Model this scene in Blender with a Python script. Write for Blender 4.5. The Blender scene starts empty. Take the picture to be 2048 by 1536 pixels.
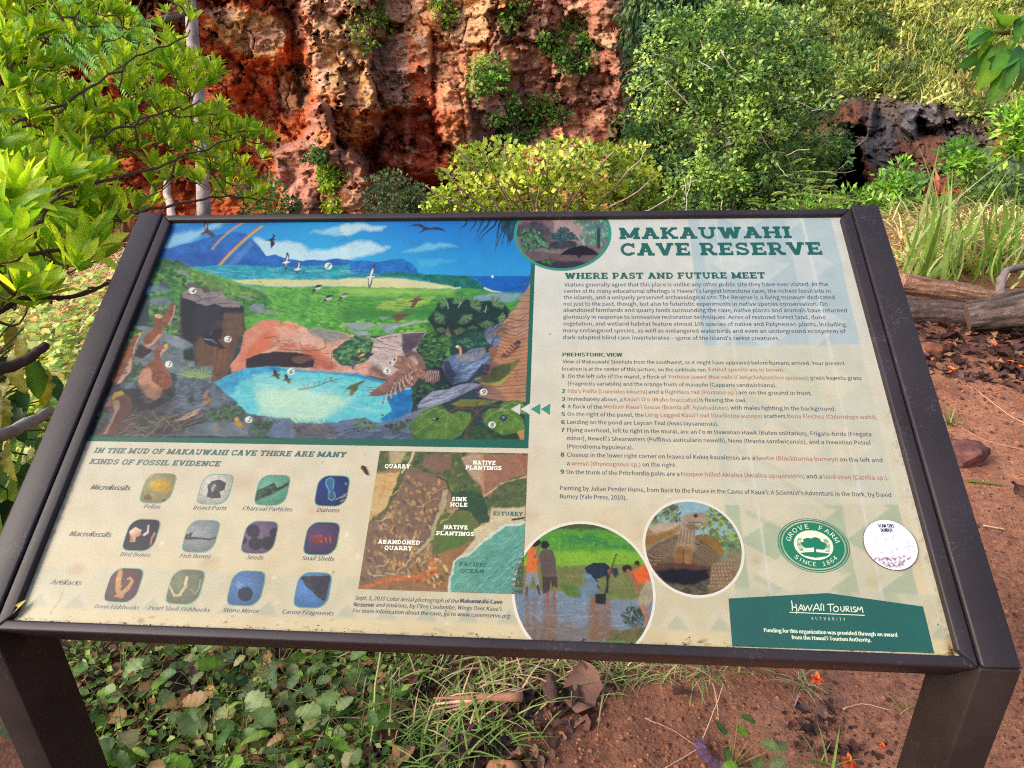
import bpy, math, random
import numpy as np
from mathutils import Vector, Matrix

# ------------------------------------------------------------------ camera, sky, sun, exposure
sc = bpy.context.scene
COL = sc.collection
F_PX, YAW, PITCH, ROLL = 1335.2, 0.0812, 0.41467, -0.02337      # focal length in pixels of a 2048 px wide frame
Z0 = 0.80                                                       # height of the lower edge of the board
CAM = np.array([0.09366, -0.48053, 0.47745 + Z0])
TILT = 0.63409                                                  # slope of the board
cam_data = bpy.data.cameras.new("camera")
cam = bpy.data.objects.new("camera", cam_data)
COL.objects.link(cam)
def _rx(a): s, c = math.sin(a), math.cos(a); return np.array([[1, 0, 0], [0, c, -s], [0, s, c]])
def _rz(a): s, c = math.sin(a), math.cos(a); return np.array([[c, -s, 0], [s, c, 0], [0, 0, 1]])
ROT = _rz(YAW) @ _rx(math.pi / 2 - PITCH) @ _rz(ROLL)
M = Matrix([list(ROT[i]) + [CAM[i]] for i in range(3)] + [[0, 0, 0, 1]])
cam.matrix_world = M
cam_data.sensor_fit = 'HORIZONTAL'
cam_data.sensor_width = 36.0
cam_data.lens = F_PX * 36.0 / 2048
cam_data.clip_start = 0.02
cam_data.clip_end = 500
sc.camera = cam

SUN_ELEV, SUN_AZ = math.radians(33), math.radians(240)          # azimuth clockwise from +Y: low soft light from the left
world = bpy.data.worlds.new("World")
sc.world = world
world.use_nodes = True
wn = world.node_tree
for n in list(wn.nodes): wn.nodes.remove(n)
sky = wn.nodes.new('ShaderNodeTexSky')
sky.sky_type = 'NISHITA'
sky.sun_disc = False
sky.sun_elevation = SUN_ELEV
sky.sun_rotation = SUN_AZ
sky.air_density = 1.0
sky.dust_density = 3.5
sky.ozone_density = 0.6
bg = wn.nodes.new('ShaderNodeBackground')
bg.inputs['Strength'].default_value = 0.15
wo = wn.nodes.new('ShaderNodeOutputWorld')
wn.links.new(sky.outputs[0], bg.inputs[0])
wn.links.new(bg.outputs[0], wo.inputs[0])
sd = bpy.data.lights.new("sun", 'SUN')
sd.energy = 1.1
sd.angle = math.radians(22)
sd.color = (1.0, 0.95, 0.86)
sun = bpy.data.objects.new("sun", sd)
COL.objects.link(sun)
_d = Vector((math.sin(SUN_AZ) * math.cos(SUN_ELEV), math.cos(SUN_AZ) * math.cos(SUN_ELEV), math.sin(SUN_ELEV)))
sun.rotation_euler = _d.to_track_quat('Z', 'Y').to_euler()
sun.location = (-6, -2, 12)
sc.view_settings.view_transform = 'Standard'
sc.view_settings.look = 'None'
sc.view_settings.gamma = 1
sc.view_settings.exposure = 1.15
sc.view_settings.use_curve_mapping = False
sc.cycles.use_denoising = False
sc.cycles.filter_width = 1.15
sc.cycles.max_bounces = 6
sc.cycles.diffuse_bounces = 3
sc.cycles.glossy_bounces = 3
sc.cycles.transmission_bounces = 4
sc.cycles.transparent_max_bounces = 6

rng = np.random.default_rng(11)
random.seed(5)

# ------------------------------------------------------------------ geometry of view (used only to lay things out from measurements)
def ray(x, y):
    x = np.asarray(x, float); y = np.asarray(y, float)
    d = np.stack([(x - 1024) / F_PX, -(y - 768) / F_PX, -np.ones_like(x)], -1)
    return d @ ROT.T
def at(x, y, Y):                       # world point seen at a picture position, on the upright plane y = Y
    d = ray(x, y); t = (Y - CAM[1]) / d[..., 1]
    return CAM + d * np.asarray(t)[..., None]
def dist_at(x, y, D):
    d = ray(x, y); d = d / np.linalg.norm(d, axis=-1, keepdims=True)
    return CAM + d * np.asarray(D)[..., None]
def proj(P):
    q = (np.asarray(P, float) - CAM) @ ROT
    return 1024 + F_PX * q[..., 0] / -q[..., 2], 768 - F_PX * q[..., 1] / -q[..., 2]
CT, ST = math.cos(TILT), math.sin(TILT)
BN = np.array([0, -ST, CT]); BU = np.array([1.0, 0, 0]); BV = np.array([0, CT, ST]); BO = np.array([0, 0, Z0])
def uv(x, y, w=0.0):                   # picture position -> board coordinates
    O = BO + BN * w
    d = ray(x, y); t = ((O - CAM) @ BN) / (d @ BN); P = CAM + d * np.asarray(t)[..., None] - BO
    return P[..., 0], P @ BV
def bp(u, v, w=0.0):                   # board coordinates -> world
    u = np.asarray(u, float); v = np.asarray(v, float); w = np.asarray(w, float)
    return BO + u[..., None] * BU + v[..., None] * BV + w[..., None] * BN

# ------------------------------------------------------------------ noise
_T = np.random.default_rng(3).random((256, 256))
def vn(x, y):
    xi = np.floor(x).astype(int); yi = np.floor(y).astype(int)
    fx = x - xi; fy = y - yi; fx = fx * fx * (3 - 2 * fx); fy = fy * fy * (3 - 2 * fy)
    a = _T[xi & 255, yi & 255]; b = _T[(xi + 1) & 255, yi & 255]; c = _T[xi & 255, (yi + 1) & 255]; d = _T[(xi + 1) & 255, (yi + 1) & 255]
    return (a * (1 - fx) + b * fx) * (1 - fy) + (c * (1 - fx) + d * fx) * fy
def fbm(x, y, o=4, g=0.5):
    s = 0; a = 1; t = 0
    for k in range(o):
        s = s + a * vn(x * 2 ** k + 17.3 * k, y * 2 ** k + 9.1 * k); t += a; a *= g
    return s / t
def facets(x, y, seed=0):
    """broken rock: every cell is a tilted plane of its own"""
    xi = np.floor(x).astype(int); yi = np.floor(y).astype(int); best = np.full(x.shape, 1e9); out = np.zeros(x.shape)
    for i in (-1, 0, 1):
        for j in (-1, 0, 1):
            a = (xi + i + seed) & 255; b = (yi + j + 3 * seed) & 255
            cx = xi + i + .15 + .7 * _T[a, b]; cy = yi + j + .15 + .7 * _T[b, a]; d = (x - cx) ** 2 + (y - cy) ** 2
            h = _T[(a + 71) & 255, b] - .5 + (_T[a, (b + 53) & 255] - .5) * (x - cx) * 1.2 + (_T[(a + 31) & 255, (b + 97) & 255] - .5) * (y - cy) * 1.2
            m = d < best; best = np.where(m, d, best); out = np.where(m, h, out)
    return out
def sstep(a, b, x):
    t = np.clip((x - a) / (b - a), 0, 1); return t * t * (3 - 2 * t)
def lin(c):
    c = np.asarray(c, float) / 255.0
    return np.where(c <= 0.04045, c / 12.92, ((c + 0.055) / 1.055) ** 2.4)

# ------------------------------------------------------------------ meshes
def mesh(name, V, Fq, cols=None, smooth=False, mat=None):
    """V (n,3); Fq int array (m,k) or a list of lists; cols (n,3) linear colours"""
    me = bpy.data.meshes.new(name)
    V = np.asarray(V, np.float32)
    if isinstance(Fq, np.ndarray):
        m, k = Fq.shape
        lv = Fq.astype(np.int32).ravel(); ls = np.arange(m, dtype=np.int32) * k; n = m
    else:
        cnt = np.array([len(f) for f in Fq], np.int32); n = len(Fq)
        lv = np.concatenate([np.asarray(f, np.int32) for f in Fq]); ls = np.concatenate([[0], np.cumsum(cnt)[:-1]]).astype(np.int32)
    me.vertices.add(len(V)); me.vertices.foreach_set('co', V.ravel())
    me.loops.add(len(lv)); me.loops.foreach_set('vertex_index', lv)
    me.polygons.add(n); me.polygons.foreach_set('loop_start', ls)
    if smooth: me.polygons.foreach_set('use_smooth', np.ones(n, bool))
    me.update(calc_edges=True)
    if cols is not None:
        ca = me.color_attributes.new('Col', 'FLOAT_COLOR', 'POINT')
        c4 = np.ones((len(V), 4), np.float32); c4[:, :3] = np.clip(cols, 0, 1)
        ca.data.foreach_set('color', c4.ravel())
    if mat is not None: me.materials.append(mat)
    me.validate()
    return me
def ob(name, me, parent=None, label=None, category=None, group=None, kind=None, loc=None):
    o = bpy.data.objects.new(name, me); COL.objects.link(o)
    if parent is not None: o.parent = parent
    if loc is not None: o.location = loc
    for k, v in (('label', label), ('category', category), ('group', group), ('kind', kind)):
        if v: o[k] = v
    return o
def empty(name, loc, label, category, group=None):
    return ob(name, None, None, label, category, group, None, tuple(float(a) for a in loc))
class MB:                                # collects pieces into one mesh
    def __init__(s): s.V = []; s.F = []; s.C = []; s.n = 0
    def add(s, V, F, c=None):
        V = np.asarray(V, float); s.V.append(V)
        s.F.extend([[int(i) + s.n for i in f] for f in F])
        cc = np.ones((len(V), 3)) * (0.5 if c is None else np.asarray(c, float)); s.C.append(cc); s.n += len(V); return s
    def box(s, P8, c=None):              # 8 corners: bottom 4, top 4
        return s.add(P8, [(0, 3, 2, 1), (4, 5, 6, 7), (0, 1, 5, 4), (1, 2, 6, 5), (2, 3, 7, 6), (3, 0, 4, 7)], c)
    def tube(s, P, R, k=6, c=None, cap=True, jit=0.0):
        P = np.asarray(P, float); n = len(P); R = np.ones(n) * np.asarray(R, float)
        T = np.gradient(P, axis=0); T /= np.linalg.norm(T, axis=1, keepdims=True) + 1e-9
        ref = np.array([0.31, 0.17, 0.93]) if abs(T[0, 2]) < 0.9 else np.array([1.0, 0.1, 0])
        A = np.cross(T, ref); A /= np.linalg.norm(A, axis=1, keepdims=True); B = np.cross(T, A)
        th = np.arange(k) * 2 * math.pi / k
        rr = R[:, None] * (1 + jit * (rng.random((n, k)) - .5))
        V = P[:, None] + rr[..., None] * (np.cos(th)[None, :, None] * A[:, None] + np.sin(th)[None, :, None] * B[:, None])
        F = [(i * k + j, i * k + (j + 1) % k, (i + 1) * k + (j + 1) % k, (i + 1) * k + j) for i in range(n - 1) for j in range(k)]
        if cap: F += [tuple(range(k))[::-1], tuple((n - 1) * k + j for j in range(k))]
        if c is not None and np.ndim(c) == 2: c = np.repeat(np.asarray(c), k, 0)
        return s.add(V.reshape(-1, 3), F, c)
    def mesh(s, name, mat, smooth=True):
        return mesh(name, np.concatenate(s.V), s.F, np.concatenate(s.C), smooth, mat)
def rebase(me, loc):                     # put a mesh's origin at loc without moving it
    a = np.empty(len(me.vertices) * 3, np.float32); me.vertices.foreach_get('co', a)
    a = a.reshape(-1, 3) - np.asarray(loc, np.float32); me.vertices.foreach_set('co', a.ravel()); me.update(); return me
def grid_faces(ny, nx):
    i = np.arange(ny - 1)[:, None] * nx + np.arange(nx - 1)[None]
    return np.stack([i, i + 1, i + nx + 1, i + nx], -1).reshape(-1, 4)

# ------------------------------------------------------------------ materials
def nodes(name):
    m = bpy.data.materials.new(name); m.use_nodes = True; nt = m.node_tree
    return m, nt, nt.nodes['Principled BSDF'], nt.nodes['Material Output']
def N(nt, t, **kw):
    n = nt.nodes.new(t)
    for k, v in kw.items():
        if k in n.inputs: n.inputs[k].default_value = v
        else: setattr(n, k, v)
    return n
def noise_bump(nt, b, scale, strength, dist=0.01, detail=6, coord='Object', kind='noise'):
    tc = N(nt, 'ShaderNodeTexCoord'); t = N(nt, 'ShaderNodeTexNoise', Scale=scale, Detail=detail)
    nt.links.new(tc.outputs[coord], t.inputs['Vector'])
    bu = N(nt, 'ShaderNodeBump', Strength=strength, Distance=dist)
    nt.links.new(t.outputs[0], bu.inputs['Height']); nt.links.new(bu.outputs[0], b.inputs['Normal'])
    return t, bu
def vary(nt, src, scale, lo, hi, coord='Object', detail=5):
    """multiply a colour output by noise between lo and hi"""
    tc = N(nt, 'ShaderNodeTexCoord'); t = N(nt, 'ShaderNodeTexNoise', Scale=scale, Detail=detail)
    nt.links.new(tc.outputs[coord], t.inputs['Vector'])
    r = N(nt, 'ShaderNodeMapRange'); r.inputs['From Min'].default_value = 0.3; r.inputs['From Max'].default_value = 0.7
    r.inputs['To Min'].default_value = lo; r.inputs['To Max'].default_value = hi
    nt.links.new(t.outputs[0], r.inputs['Value'])
    v = N(nt, 'ShaderNodeVectorMath', operation='SCALE')
    nt.links.new(src, v.inputs[0]); nt.links.new(r.outputs[0], v.inputs['Scale'])
    return v.outputs[0]
def attr_mat(name, rough=0.8, transl=0.0, spec=0.3, bump=None, var=None, rand=0.0, coat=0.0, obj_rand=False):
    m, nt, b, out = nodes(name)
    a = N(nt, 'ShaderNodeAttribute', attribute_name='Col'); src = a.outputs['Color']
    if var: src = vary(nt, src, *var)
    if obj_rand:
        oi = N(nt, 'ShaderNodeObjectInfo'); r = N(nt, 'ShaderNodeMapRange')
        r.inputs['To Min'].default_value = 0.72; r.inputs['To Max'].default_value = 1.25
        nt.links.new(oi.outputs['Random'], r.inputs['Value'])
        v = N(nt, 'ShaderNodeVectorMath', operation='SCALE'); nt.links.new(src, v.inputs[0]); nt.links.new(r.outputs[0], v.inputs['Scale']); src = v.outputs[0]
    nt.links.new(src, b.inputs['Base Color'])
    b.inputs['Roughness'].default_value = rough; b.inputs['Specular IOR Level'].default_value = spec
    if coat: b.inputs['Coat Weight'].default_value = coat; b.inputs['Coat Roughness'].default_value = 0.12
    if bump: noise_bump(nt, b, *bump)
    if transl:
        tr = N(nt, 'ShaderNodeBsdfTranslucent'); nt.links.new(src, tr.inputs['Color'])
        v = N(nt, 'ShaderNodeVectorMath', operation='MULTIPLY'); v.inputs[1].default_value = (1.5, 1.35, 0.55)
        nt.links.new(src, v.inputs[0]); nt.links.new(v.outputs[0], tr.inputs['Color'])
        mx = N(nt, 'ShaderNodeMixShader'); mx.inputs[0].default_value = transl
        nt.links.new(b.outputs[0], mx.inputs[1]); nt.links.new(tr.outputs[0], mx.inputs[2]); nt.links.new(mx.outputs[0], out.inputs['Surface'])
    return m
def flat_mat(name, col, rough=0.6, spec=0.3, bump=None, var=None, coat=0.0):
    m, nt, b, out = nodes(name)
    rgb = N(nt, 'ShaderNodeRGB'); rgb.outputs[0].default_value = (*col, 1); src = rgb.outputs[0]
    if var: src = vary(nt, src, *var)
    nt.links.new(src, b.inputs['Base Color'])
    b.inputs['Roughness'].default_value = rough; b.inputs['Specular IOR Level'].default_value = spec
    if coat: b.inputs['Coat Weight'].default_value = coat; b.inputs['Coat Roughness'].default_value = 0.12
    if bump: noise_bump(nt, b, *bump)
    return m

# ------------------------------------------------------------------ painter: lays colours on the points of a surface
class Art:
    """P: (ny,nx,3) surface points. Pictures are laid out in picture coordinates of those points and baked on the points themselves."""
    def __init__(s, P, base=(128, 128, 128)):
        s.ny, s.nx = P.shape[:2]; s.P = P
        X, Y = proj(P); s.X = X.ravel(); s.Y = Y.ravel()
        s.img = np.ones((len(s.X), 3)) * lin(base)
        s.wx = (fbm(s.X / 14, s.Y / 14, 3) - .5) * 2; s.wy = (fbm(s.X / 14 + 50, s.Y / 14 + 80, 3) - .5) * 2
        s.fine = (fbm(s.X / 3.1 + 9, s.Y / 2.3, 3) - .5) * 2; s.mid = (fbm(s.X / 11 + 33, s.Y / 8 + 3, 3) - .5) * 2
        s.Xm = s.X.reshape(s.ny, s.nx); s.Ym = s.Y.reshape(s.ny, s.nx)
        s.xcol = (s.Xm.min(0), s.Xm.max(0)); s.yrow = (s.Ym.min(1), s.Ym.max(1))
    def idx(s, x0, x1, y0, y1):
        c = np.nonzero((s.xcol[1] >= x0) & (s.xcol[0] <= x1))[0]; r = np.nonzero((s.yrow[1] >= y0) & (s.yrow[0] <= y1))[0]
        if len(c) == 0 or len(r) == 0: return np.zeros(0, int)
        sub = (np.arange(r[0], r[-1] + 1)[:, None] * s.nx + np.arange(c[0], c[-1] + 1)[None]).ravel()
        X = s.X[sub]; Y = s.Y[sub]
        return sub[(X >= x0) & (X <= x1) & (Y >= y0) & (Y <= y1)]
    def put(s, i, a, col, var, tgt=None):
        a = np.clip(a, 0, 1)[:, None]
        c = lin(col)
        if c.ndim == 2:                       # two colours blended by the noise
            t = np.clip(.5 + .9 * s.mid[i] + .5 * s.fine[i], 0, 1)[:, None]; cc = c[0] * (1 - t) + c[1] * t
        else: cc = c[None]
        cc = cc * (1 + var * (s.fine[i] * .7 + s.mid[i] * .6))[:, None]
        s.img[i] = s.img[i] * (1 - a) + cc * a
    def sd(s, i, pts, warp):
        X = s.X[i] + warp * s.wx[i]; Y = s.Y[i] + warp * s.wy[i]
        d2 = np.full(len(i), 1e12); ins = np.zeros(len(i), bool); n = len(pts)
        for k in range(n):
            ax, ay = pts[k]; bx, by = pts[(k + 1) % n]
            ex, ey = bx - ax, by - ay; l2 = ex * ex + ey * ey + 1e-12
            t = np.clip(((X - ax) * ex + (Y - ay) * ey) / l2, 0, 1)
            d2 = np.minimum(d2, (X - ax - t * ex) ** 2 + (Y - ay - t * ey) ** 2)
            if ay != by: ins ^= ((ay > Y) != (by > Y)) & (X < (bx - ax) * (Y - ay) / (by - ay) + ax)
        d = np.sqrt(d2); return np.where(ins, -d, d)
    def poly(s, pts, col, soft=1.0, warp=1.5, var=0.12, a=1.0):
        p = np.asarray(pts, float); m = soft + abs(warp) + 1
        i = s.idx(p[:, 0].min() - m, p[:, 0].max() + m, p[:, 1].min() - m, p[:, 1].max() + m)
        if len(i) == 0: return s
        s.put(i, a * np.clip(.5 - s.sd(i, p, warp) / soft, 0, 1), col, var); return s
    def line(s, pts, w, col, w2=None, soft=.8, warp=.6, var=.05, a=1.0):
        p = np.asarray(pts, float); w2 = w if w2 is None else w2; m = max(w, w2) + soft + warp + 1
        i = s.idx(p[:, 0].min() - m, p[:, 0].max() + m, p[:, 1].min() - m, p[:, 1].max() + m)
        if len(i) == 0: return s
        X = s.X[i] + warp * s.wx[i]; Y = s.Y[i] + warp * s.wy[i]; best = np.full(len(i), 1e9); n = len(p) - 1
        for k in range(n):
            ax, ay = p[k]; ex, ey = p[k + 1] - p[k]; l2 = ex * ex + ey * ey + 1e-12
            t = np.clip(((X - ax) * ex + (Y - ay) * ey) / l2, 0, 1)
            d = np.sqrt((X - ax - t * ex) ** 2 + (Y - ay - t * ey) ** 2) - .5 * (w + (w2 - w) * (k + t) / n)
            best = np.minimum(best, d)
        s.put(i, a * np.clip(.5 - best / soft, 0, 1), col, var); return s
    def ell(s, cx, cy, rx, ry, col, ang=0, n=20, **k):
        t = np.arange(n) * 2 * math.pi / n; c, q = math.cos(math.radians(ang)), math.sin(math.radians(ang))
        x = rx * np.cos(t); y = ry * np.sin(t)
        return s.poly(np.stack([cx + x * c - y * q, cy + x * q + y * c], 1), col, **k)
    def grain(s, a=.12, b=.1):             # print grain and soft blotches
        s.img *= (1 + a * (np.random.default_rng(1).random(len(s.X)) - .5) * 2 + b * s.fine)[:, None]; s.img = np.clip(s.img, .003, 1); return s
    def inside(s, pts, n, r):
        p = np.asarray(pts, float); out = []
        lo = p.min(0); hi = p.max(0)
        while len(out) < n:
            x, y = lo + (hi - lo) * r.random(2); ins = False
            for k in range(len(p)):
                ax, ay = p[k]; bx, by = p[(k + 1) % len(p)]
                if (ay > y) != (by > y) and x < (bx - ax) * (y - ay) / (by - ay) + ax: ins = not ins
            if ins: out.append((x, y))
        return out
    def dabs(s, pts, n, size, cols, seed=0, ar=.6, ang=0, angv=180, soft=1.2, a=.85, sort=True):
        r = np.random.default_rng(seed); q = s.inside(pts, n, r)
        if sort: q.sort(key=lambda t: t[1])
        for x, y in q:
            c = cols[r.integers(len(cols))]; z = size * (.6 + .8 * r.random())
            s.ell(x, y, z, z * ar, c, ang=ang + angv * (r.random() - .5), n=7, soft=soft, warp=1.2, var=.15, a=a)
        return s
    def hatch(s, pts, n, ln, w, cols, ang, angv=12, seed=0, a=.7):
        r = np.random.default_rng(seed)
        for x, y in s.inside(pts, n, r):
            t = math.radians(ang + angv * (r.random() - .5) * 2); l = ln * (.5 + r.random()) / 2
            s.line([(x - l * math.cos(t), y - l * math.sin(t)), (x, y + .12 * l), (x + l * math.cos(t), y + l * math.sin(t))], w, cols[r.integers(len(cols))], w2=w * .4, a=a)
        return s
# ================================================================== GROUND, CLIFFS
def hgt(x, y):
    x = np.asarray(x, float); y = np.asarray(y, float)
    side = sstep(-1.0, 3.2, x - .12 * y)                      # 1 on the right, where the floor stays higher
    drop = -2.7 * sstep(4.6, 12.5, y) * (1 - side) - 1.25 * sstep(5.5, 15, y) * side
    back = .35 * sstep(-1.5, -5, y)
    return drop + back + .05 * (fbm(x * .9 + 3, y * .9 + 7, 3) - .5) * sstep(.3, 2, np.abs(y) + np.abs(x) * .3)
def hfine(x, y):
    n = fbm(x * 9 + 5, y * 9, 4); m = fbm(x * 38, y * 38 + 3, 3)
    return .022 * (n - .5) + .009 * (m - .5)
xs = np.concatenate([-np.geomspace(90, 2.6, 46), np.linspace(-2.5, 3.2, 380), np.geomspace(3.25, 90, 46)])
ys = np.concatenate([-np.geomspace(80, .9, 30), np.linspace(-.85, 1.9, 190), np.linspace(1.92, 6.5, 170), np.geomspace(6.55, 110, 60)])
GX, GY = np.meshgrid(xs, ys)
near = sstep(9, 4, np.hypot(GX, GY))
GZ = hgt(GX, GY) + near * hfine(GX, GY)
def ground_z(x, y): return hgt(x, y) + sstep(9, 4, np.hypot(x, y)) * hfine(x, y)
gv = np.stack([GX, GY, GZ], -1).reshape(-1, 3)
n1 = fbm(GX * 1.7, GY * 1.7, 4).ravel()[:, None]; n2 = fbm(GX * 7 + 4, GY * 7, 4).ravel()[:, None]; n3 = fbm(GX * 40, GY * 40, 2).ravel()[:, None]
soil = lin((174, 120, 92)); soil2 = lin((136, 92, 72)); humus = lin((72, 48, 40)); pale = lin((186, 124, 92))
c = soil * (1 - n2) + soil2 * n2
c = c + (pale - c) * np.clip(n3 * 2.4 - 1.3, 0, 1) * .7
n4 = fbm(GX * 3.3 + 9, GY * 4.1, 4).ravel()[:, None]; c = c + (lin((104, 62, 46)) - c) * np.clip(n4 * 2.6 - 1.35, 0, 1) * .8; c = c + (lin((196, 134, 100)) - c) * np.clip(.62 - n4 * 1.6, 0, 1) * .6
# darker, humus-rich ground where leaves rot: left of the board and round the logs
gx, gy = GX.ravel(), GY.ravel()
hum = np.clip(sstep(.15, -.5, gx - .35 * gy) * 1.0 + np.exp(-(((gx - 2.6) / 1.2) ** 2 + ((gy - 3.5) / .75) ** 2)) * 1.2 + np.exp(-(((gx + .0) / .35) ** 2 + ((gy - .6) / .25) ** 2)) * .9, 0, 1)[:, None]
hum = np.clip(hum * (.5 + n1), 0, 1)
far = sstep(5, 8, gy)[:, None]
c = c * (1 - hum * .8) + humus * hum * .8
c = c * (1 - far * .5) + lin((92, 84, 52)) * far * .5
M_SOIL = attr_mat('red_soil', rough=.95, spec=.15, bump=(130, .75, .006, 8), var=(55, .72, 1.22))
gme = mesh('ground', gv, grid_faces(len(ys), len(xs)), c * 1.0, True, M_SOIL)
ob('ground', gme, None, 'reddish bare soil of the sinkhole floor', kind='structure')

def rockmat(name, var, b1, b2):
    m, nt, b, out = nodes(name)
    a = N(nt, 'ShaderNodeAttribute', attribute_name='Col'); s_ = vary(nt, a.outputs['Color'], *var); s_ = vary(nt, s_, var[0] * 5, .74, 1.25); s_ = vary(nt, s_, var[0] * 24, .68, 1.32)
    nt.links.new(s_, b.inputs['Base Color']); b.inputs['Roughness'].default_value = .92; b.inputs['Specular IOR Level'].default_value = .2
    tc = N(nt, 'ShaderNodeTexCoord'); mp = N(nt, 'ShaderNodeMapping'); mp.inputs['Scale'].default_value = (1, 1, 2.4)
    nt.links.new(tc.outputs['Object'], mp.inputs[0])
    t = N(nt, 'ShaderNodeTexNoise', Scale=b1, Detail=10, Roughness=.65); nt.links.new(mp.outputs[0], t.inputs['Vector'])
    v = N(nt, 'ShaderNodeTexVoronoi', Scale=b2, feature='DISTANCE_TO_EDGE'); nt.links.new(mp.outputs[0], v.inputs['Vector'])
    mx = N(nt, 'ShaderNodeMath', operation='MULTIPLY_ADD'); mx.inputs[1].default_value = .25
    nt.links.new(v.outputs['Distance'], mx.inputs[0]); nt.links.new(t.outputs[0], mx.inputs[2])
    bu = N(nt, 'ShaderNodeBump', Strength=.6, Distance=.045); nt.links.new(mx.outputs[0], bu.inputs['Height']); nt.links.new(bu.outputs[0], b.inputs['Normal'])
    return m
M_ROCK = rockmat('limestone', (2.2, .8, 1.2), 7.0, 3.1)
class Relief(Art):
    """surface over a picture grid, with depth features measured in metres towards the viewer"""
    def __init__(s, xs, ys, Yf, base):
        s.gx, s.gy = np.meshgrid(xs, ys); s.Y0 = Yf(s.gx, s.gy); s.D = np.zeros(s.gx.size)
        Art.__init__(s, at(s.gx, s.gy, s.Y0), base)
    def dep(s, pts, val, soft=8, warp=6, a=1):
        soft *= 1.7; warp *= 1.8
        p = np.asarray(pts, float); m = soft + warp + 1; i = s.idx(p[:, 0].min() - m, p[:, 0].max() + m, p[:, 1].min() - m, p[:, 1].max() + m)
        if len(i): s.D[i] += val * a * np.clip(.5 - s.sd(i, p, warp) / soft, 0, 1)
        return s
    def crack(s, pts, w, depth, col=(52, 34, 30), warp=5):
        p = np.asarray(pts, float)
        q = Art.line.__get__(s)
        s.line(pts, w * 1.2, col, soft=w * 1.5, warp=warp, a=.35)
        m = w * 3 + warp; i = s.idx(p[:, 0].min() - m, p[:, 0].max() + m, p[:, 1].min() - m, p[:, 1].max() + m)
        if len(i) == 0: return s
        X = s.X[i] + warp * s.wx[i]; Y = s.Y[i] + warp * s.wy[i]; best = np.full(len(i), 1e9)
        for k in range(len(p) - 1):
            ax, ay = p[k]; ex, ey = p[k + 1] - p[k]; t = np.clip(((X - ax) * ex + (Y - ay) * ey) / (ex * ex + ey * ey), 0, 1)
            best = np.minimum(best, np.sqrt((X - ax - t * ex) ** 2 + (Y - ay - t * ey) ** 2))
        s.D[i] -= .55 * depth * np.clip(1 - best / w, 0, 1); return s
    def surface(s): return at(s.gx, s.gy, s.Y0 - s.D.reshape(s.gx.shape))
# ---- the red and orange cliff
clf_x = np.concatenate([np.linspace(-1500, -60, 26), np.linspace(-40, 1330, 560), np.linspace(1345, 1700, 12)])
clf_y = np.concatenate([np.linspace(-900, -50, 20), np.linspace(-40, 440, 226), np.linspace(455, 760, 10)])
R = Relief(clf_x, clf_y, lambda x, y: 17.5 + np.where(x < 380, (380 - x) * -.004, 0) + np.clip(x - 1262, 0, 440) * .045 + np.where(y < -40, (-40 - y) * .004, 0), (178, 108, 78))
X, Y = R.X, R.Y
warm, pink, dark, red, tan = (196, 112, 62), (196, 140, 118), (98, 78, 74), (146, 62, 42), (206, 160, 124)
f0 = lambda p: [(x * 700 / 2048, y * 700 / 2048) for x, y in p]
f1 = lambda p: [(600 + x * 700 / 2048, y * 700 / 2048) for x, y in p]
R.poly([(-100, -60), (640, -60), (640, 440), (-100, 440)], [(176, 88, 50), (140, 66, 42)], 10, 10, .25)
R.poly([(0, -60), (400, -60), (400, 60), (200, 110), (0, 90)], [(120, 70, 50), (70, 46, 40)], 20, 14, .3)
R.poly(f0([(1180, 150), (1400, 60), (1650, 100), (1680, 260), (1560, 330), (1350, 300), (1230, 220)]), [(196, 140, 96), (170, 112, 76)], 8, 10, .2)
R.poly(f0([(1380, 180), (1640, 150), (1700, 240), (1580, 300), (1440, 290)]), [(198, 160, 120), (170, 130, 96)], 8, 8, .2)
R.poly(f0([(1200, 60), (1380, 40), (1380, 120), (1250, 130)]), (176, 150, 140), 8, 8, .2, .7)
R.poly(f0([(1220, 420), (1450, 380), (1700, 520), (1800, 760), (1840, 1100), (1600, 1150), (1400, 800)]), [(190, 96, 56), (150, 72, 46)], 10, 8, .22)
R.poly(f0([(1640, 380), (1780, 360), (1830, 620), (1700, 680), (1600, 600)]), [(132, 100, 78), (110, 76, 62)], 8, 8, .25)
R.poly(f0([(1750, 0), (2048, -20), (2048, 420), (1900, 520), (1830, 560), (1790, 200)]), [(206, 146, 120), (190, 124, 98)], 6, 6, .16)
R.poly(f1([(-60, -60), (760, -60), (780, 60), (440, 200), (300, 120), (60, 100)]), [(192, 132, 116), (168, 110, 96)], 8, 8, .2)
R.poly(f1([(140, 140), (330, 180), (420, 340), (430, 560), (380, 680), (260, 620), (160, 420), (120, 260)]), [(206, 124, 70), (222, 160, 116)], 8, 8, .16)
R.poly(f1([(220, 620), (420, 640), (440, 800), (330, 880), (220, 820)]), [(200, 100, 48), (176, 80, 44)], 6, 6, .2)
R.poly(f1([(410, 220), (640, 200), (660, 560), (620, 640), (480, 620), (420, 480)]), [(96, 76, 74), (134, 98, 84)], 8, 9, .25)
R.poly(f1([(640, 200), (770, 220), (790, 640), (680, 620), (640, 400)]), [(176, 96, 68), (150, 78, 58)], 8, 8, .22)
R.poly(f1([(780, 280), (1000, 300), (1000, 640), (1020, 860), (900, 820), (800, 650)]), [(190, 124, 92), (160, 104, 84)], 8, 8, .2)
R.poly(f1([(800, -40), (1130, -40), (1130, 240), (1020, 280), (860, 240), (780, 100)]), [(204, 148, 110), (176, 112, 86)], 8, 8, .2)
R.poly(f1([(1120, 60), (1500, -40), (1880, -40), (1900, 560), (1960, 860), (1000, 860), (1000, 560), (1120, 300)]), [(150, 104, 90), (116, 82, 76)], 10, 10, .24)
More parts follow.
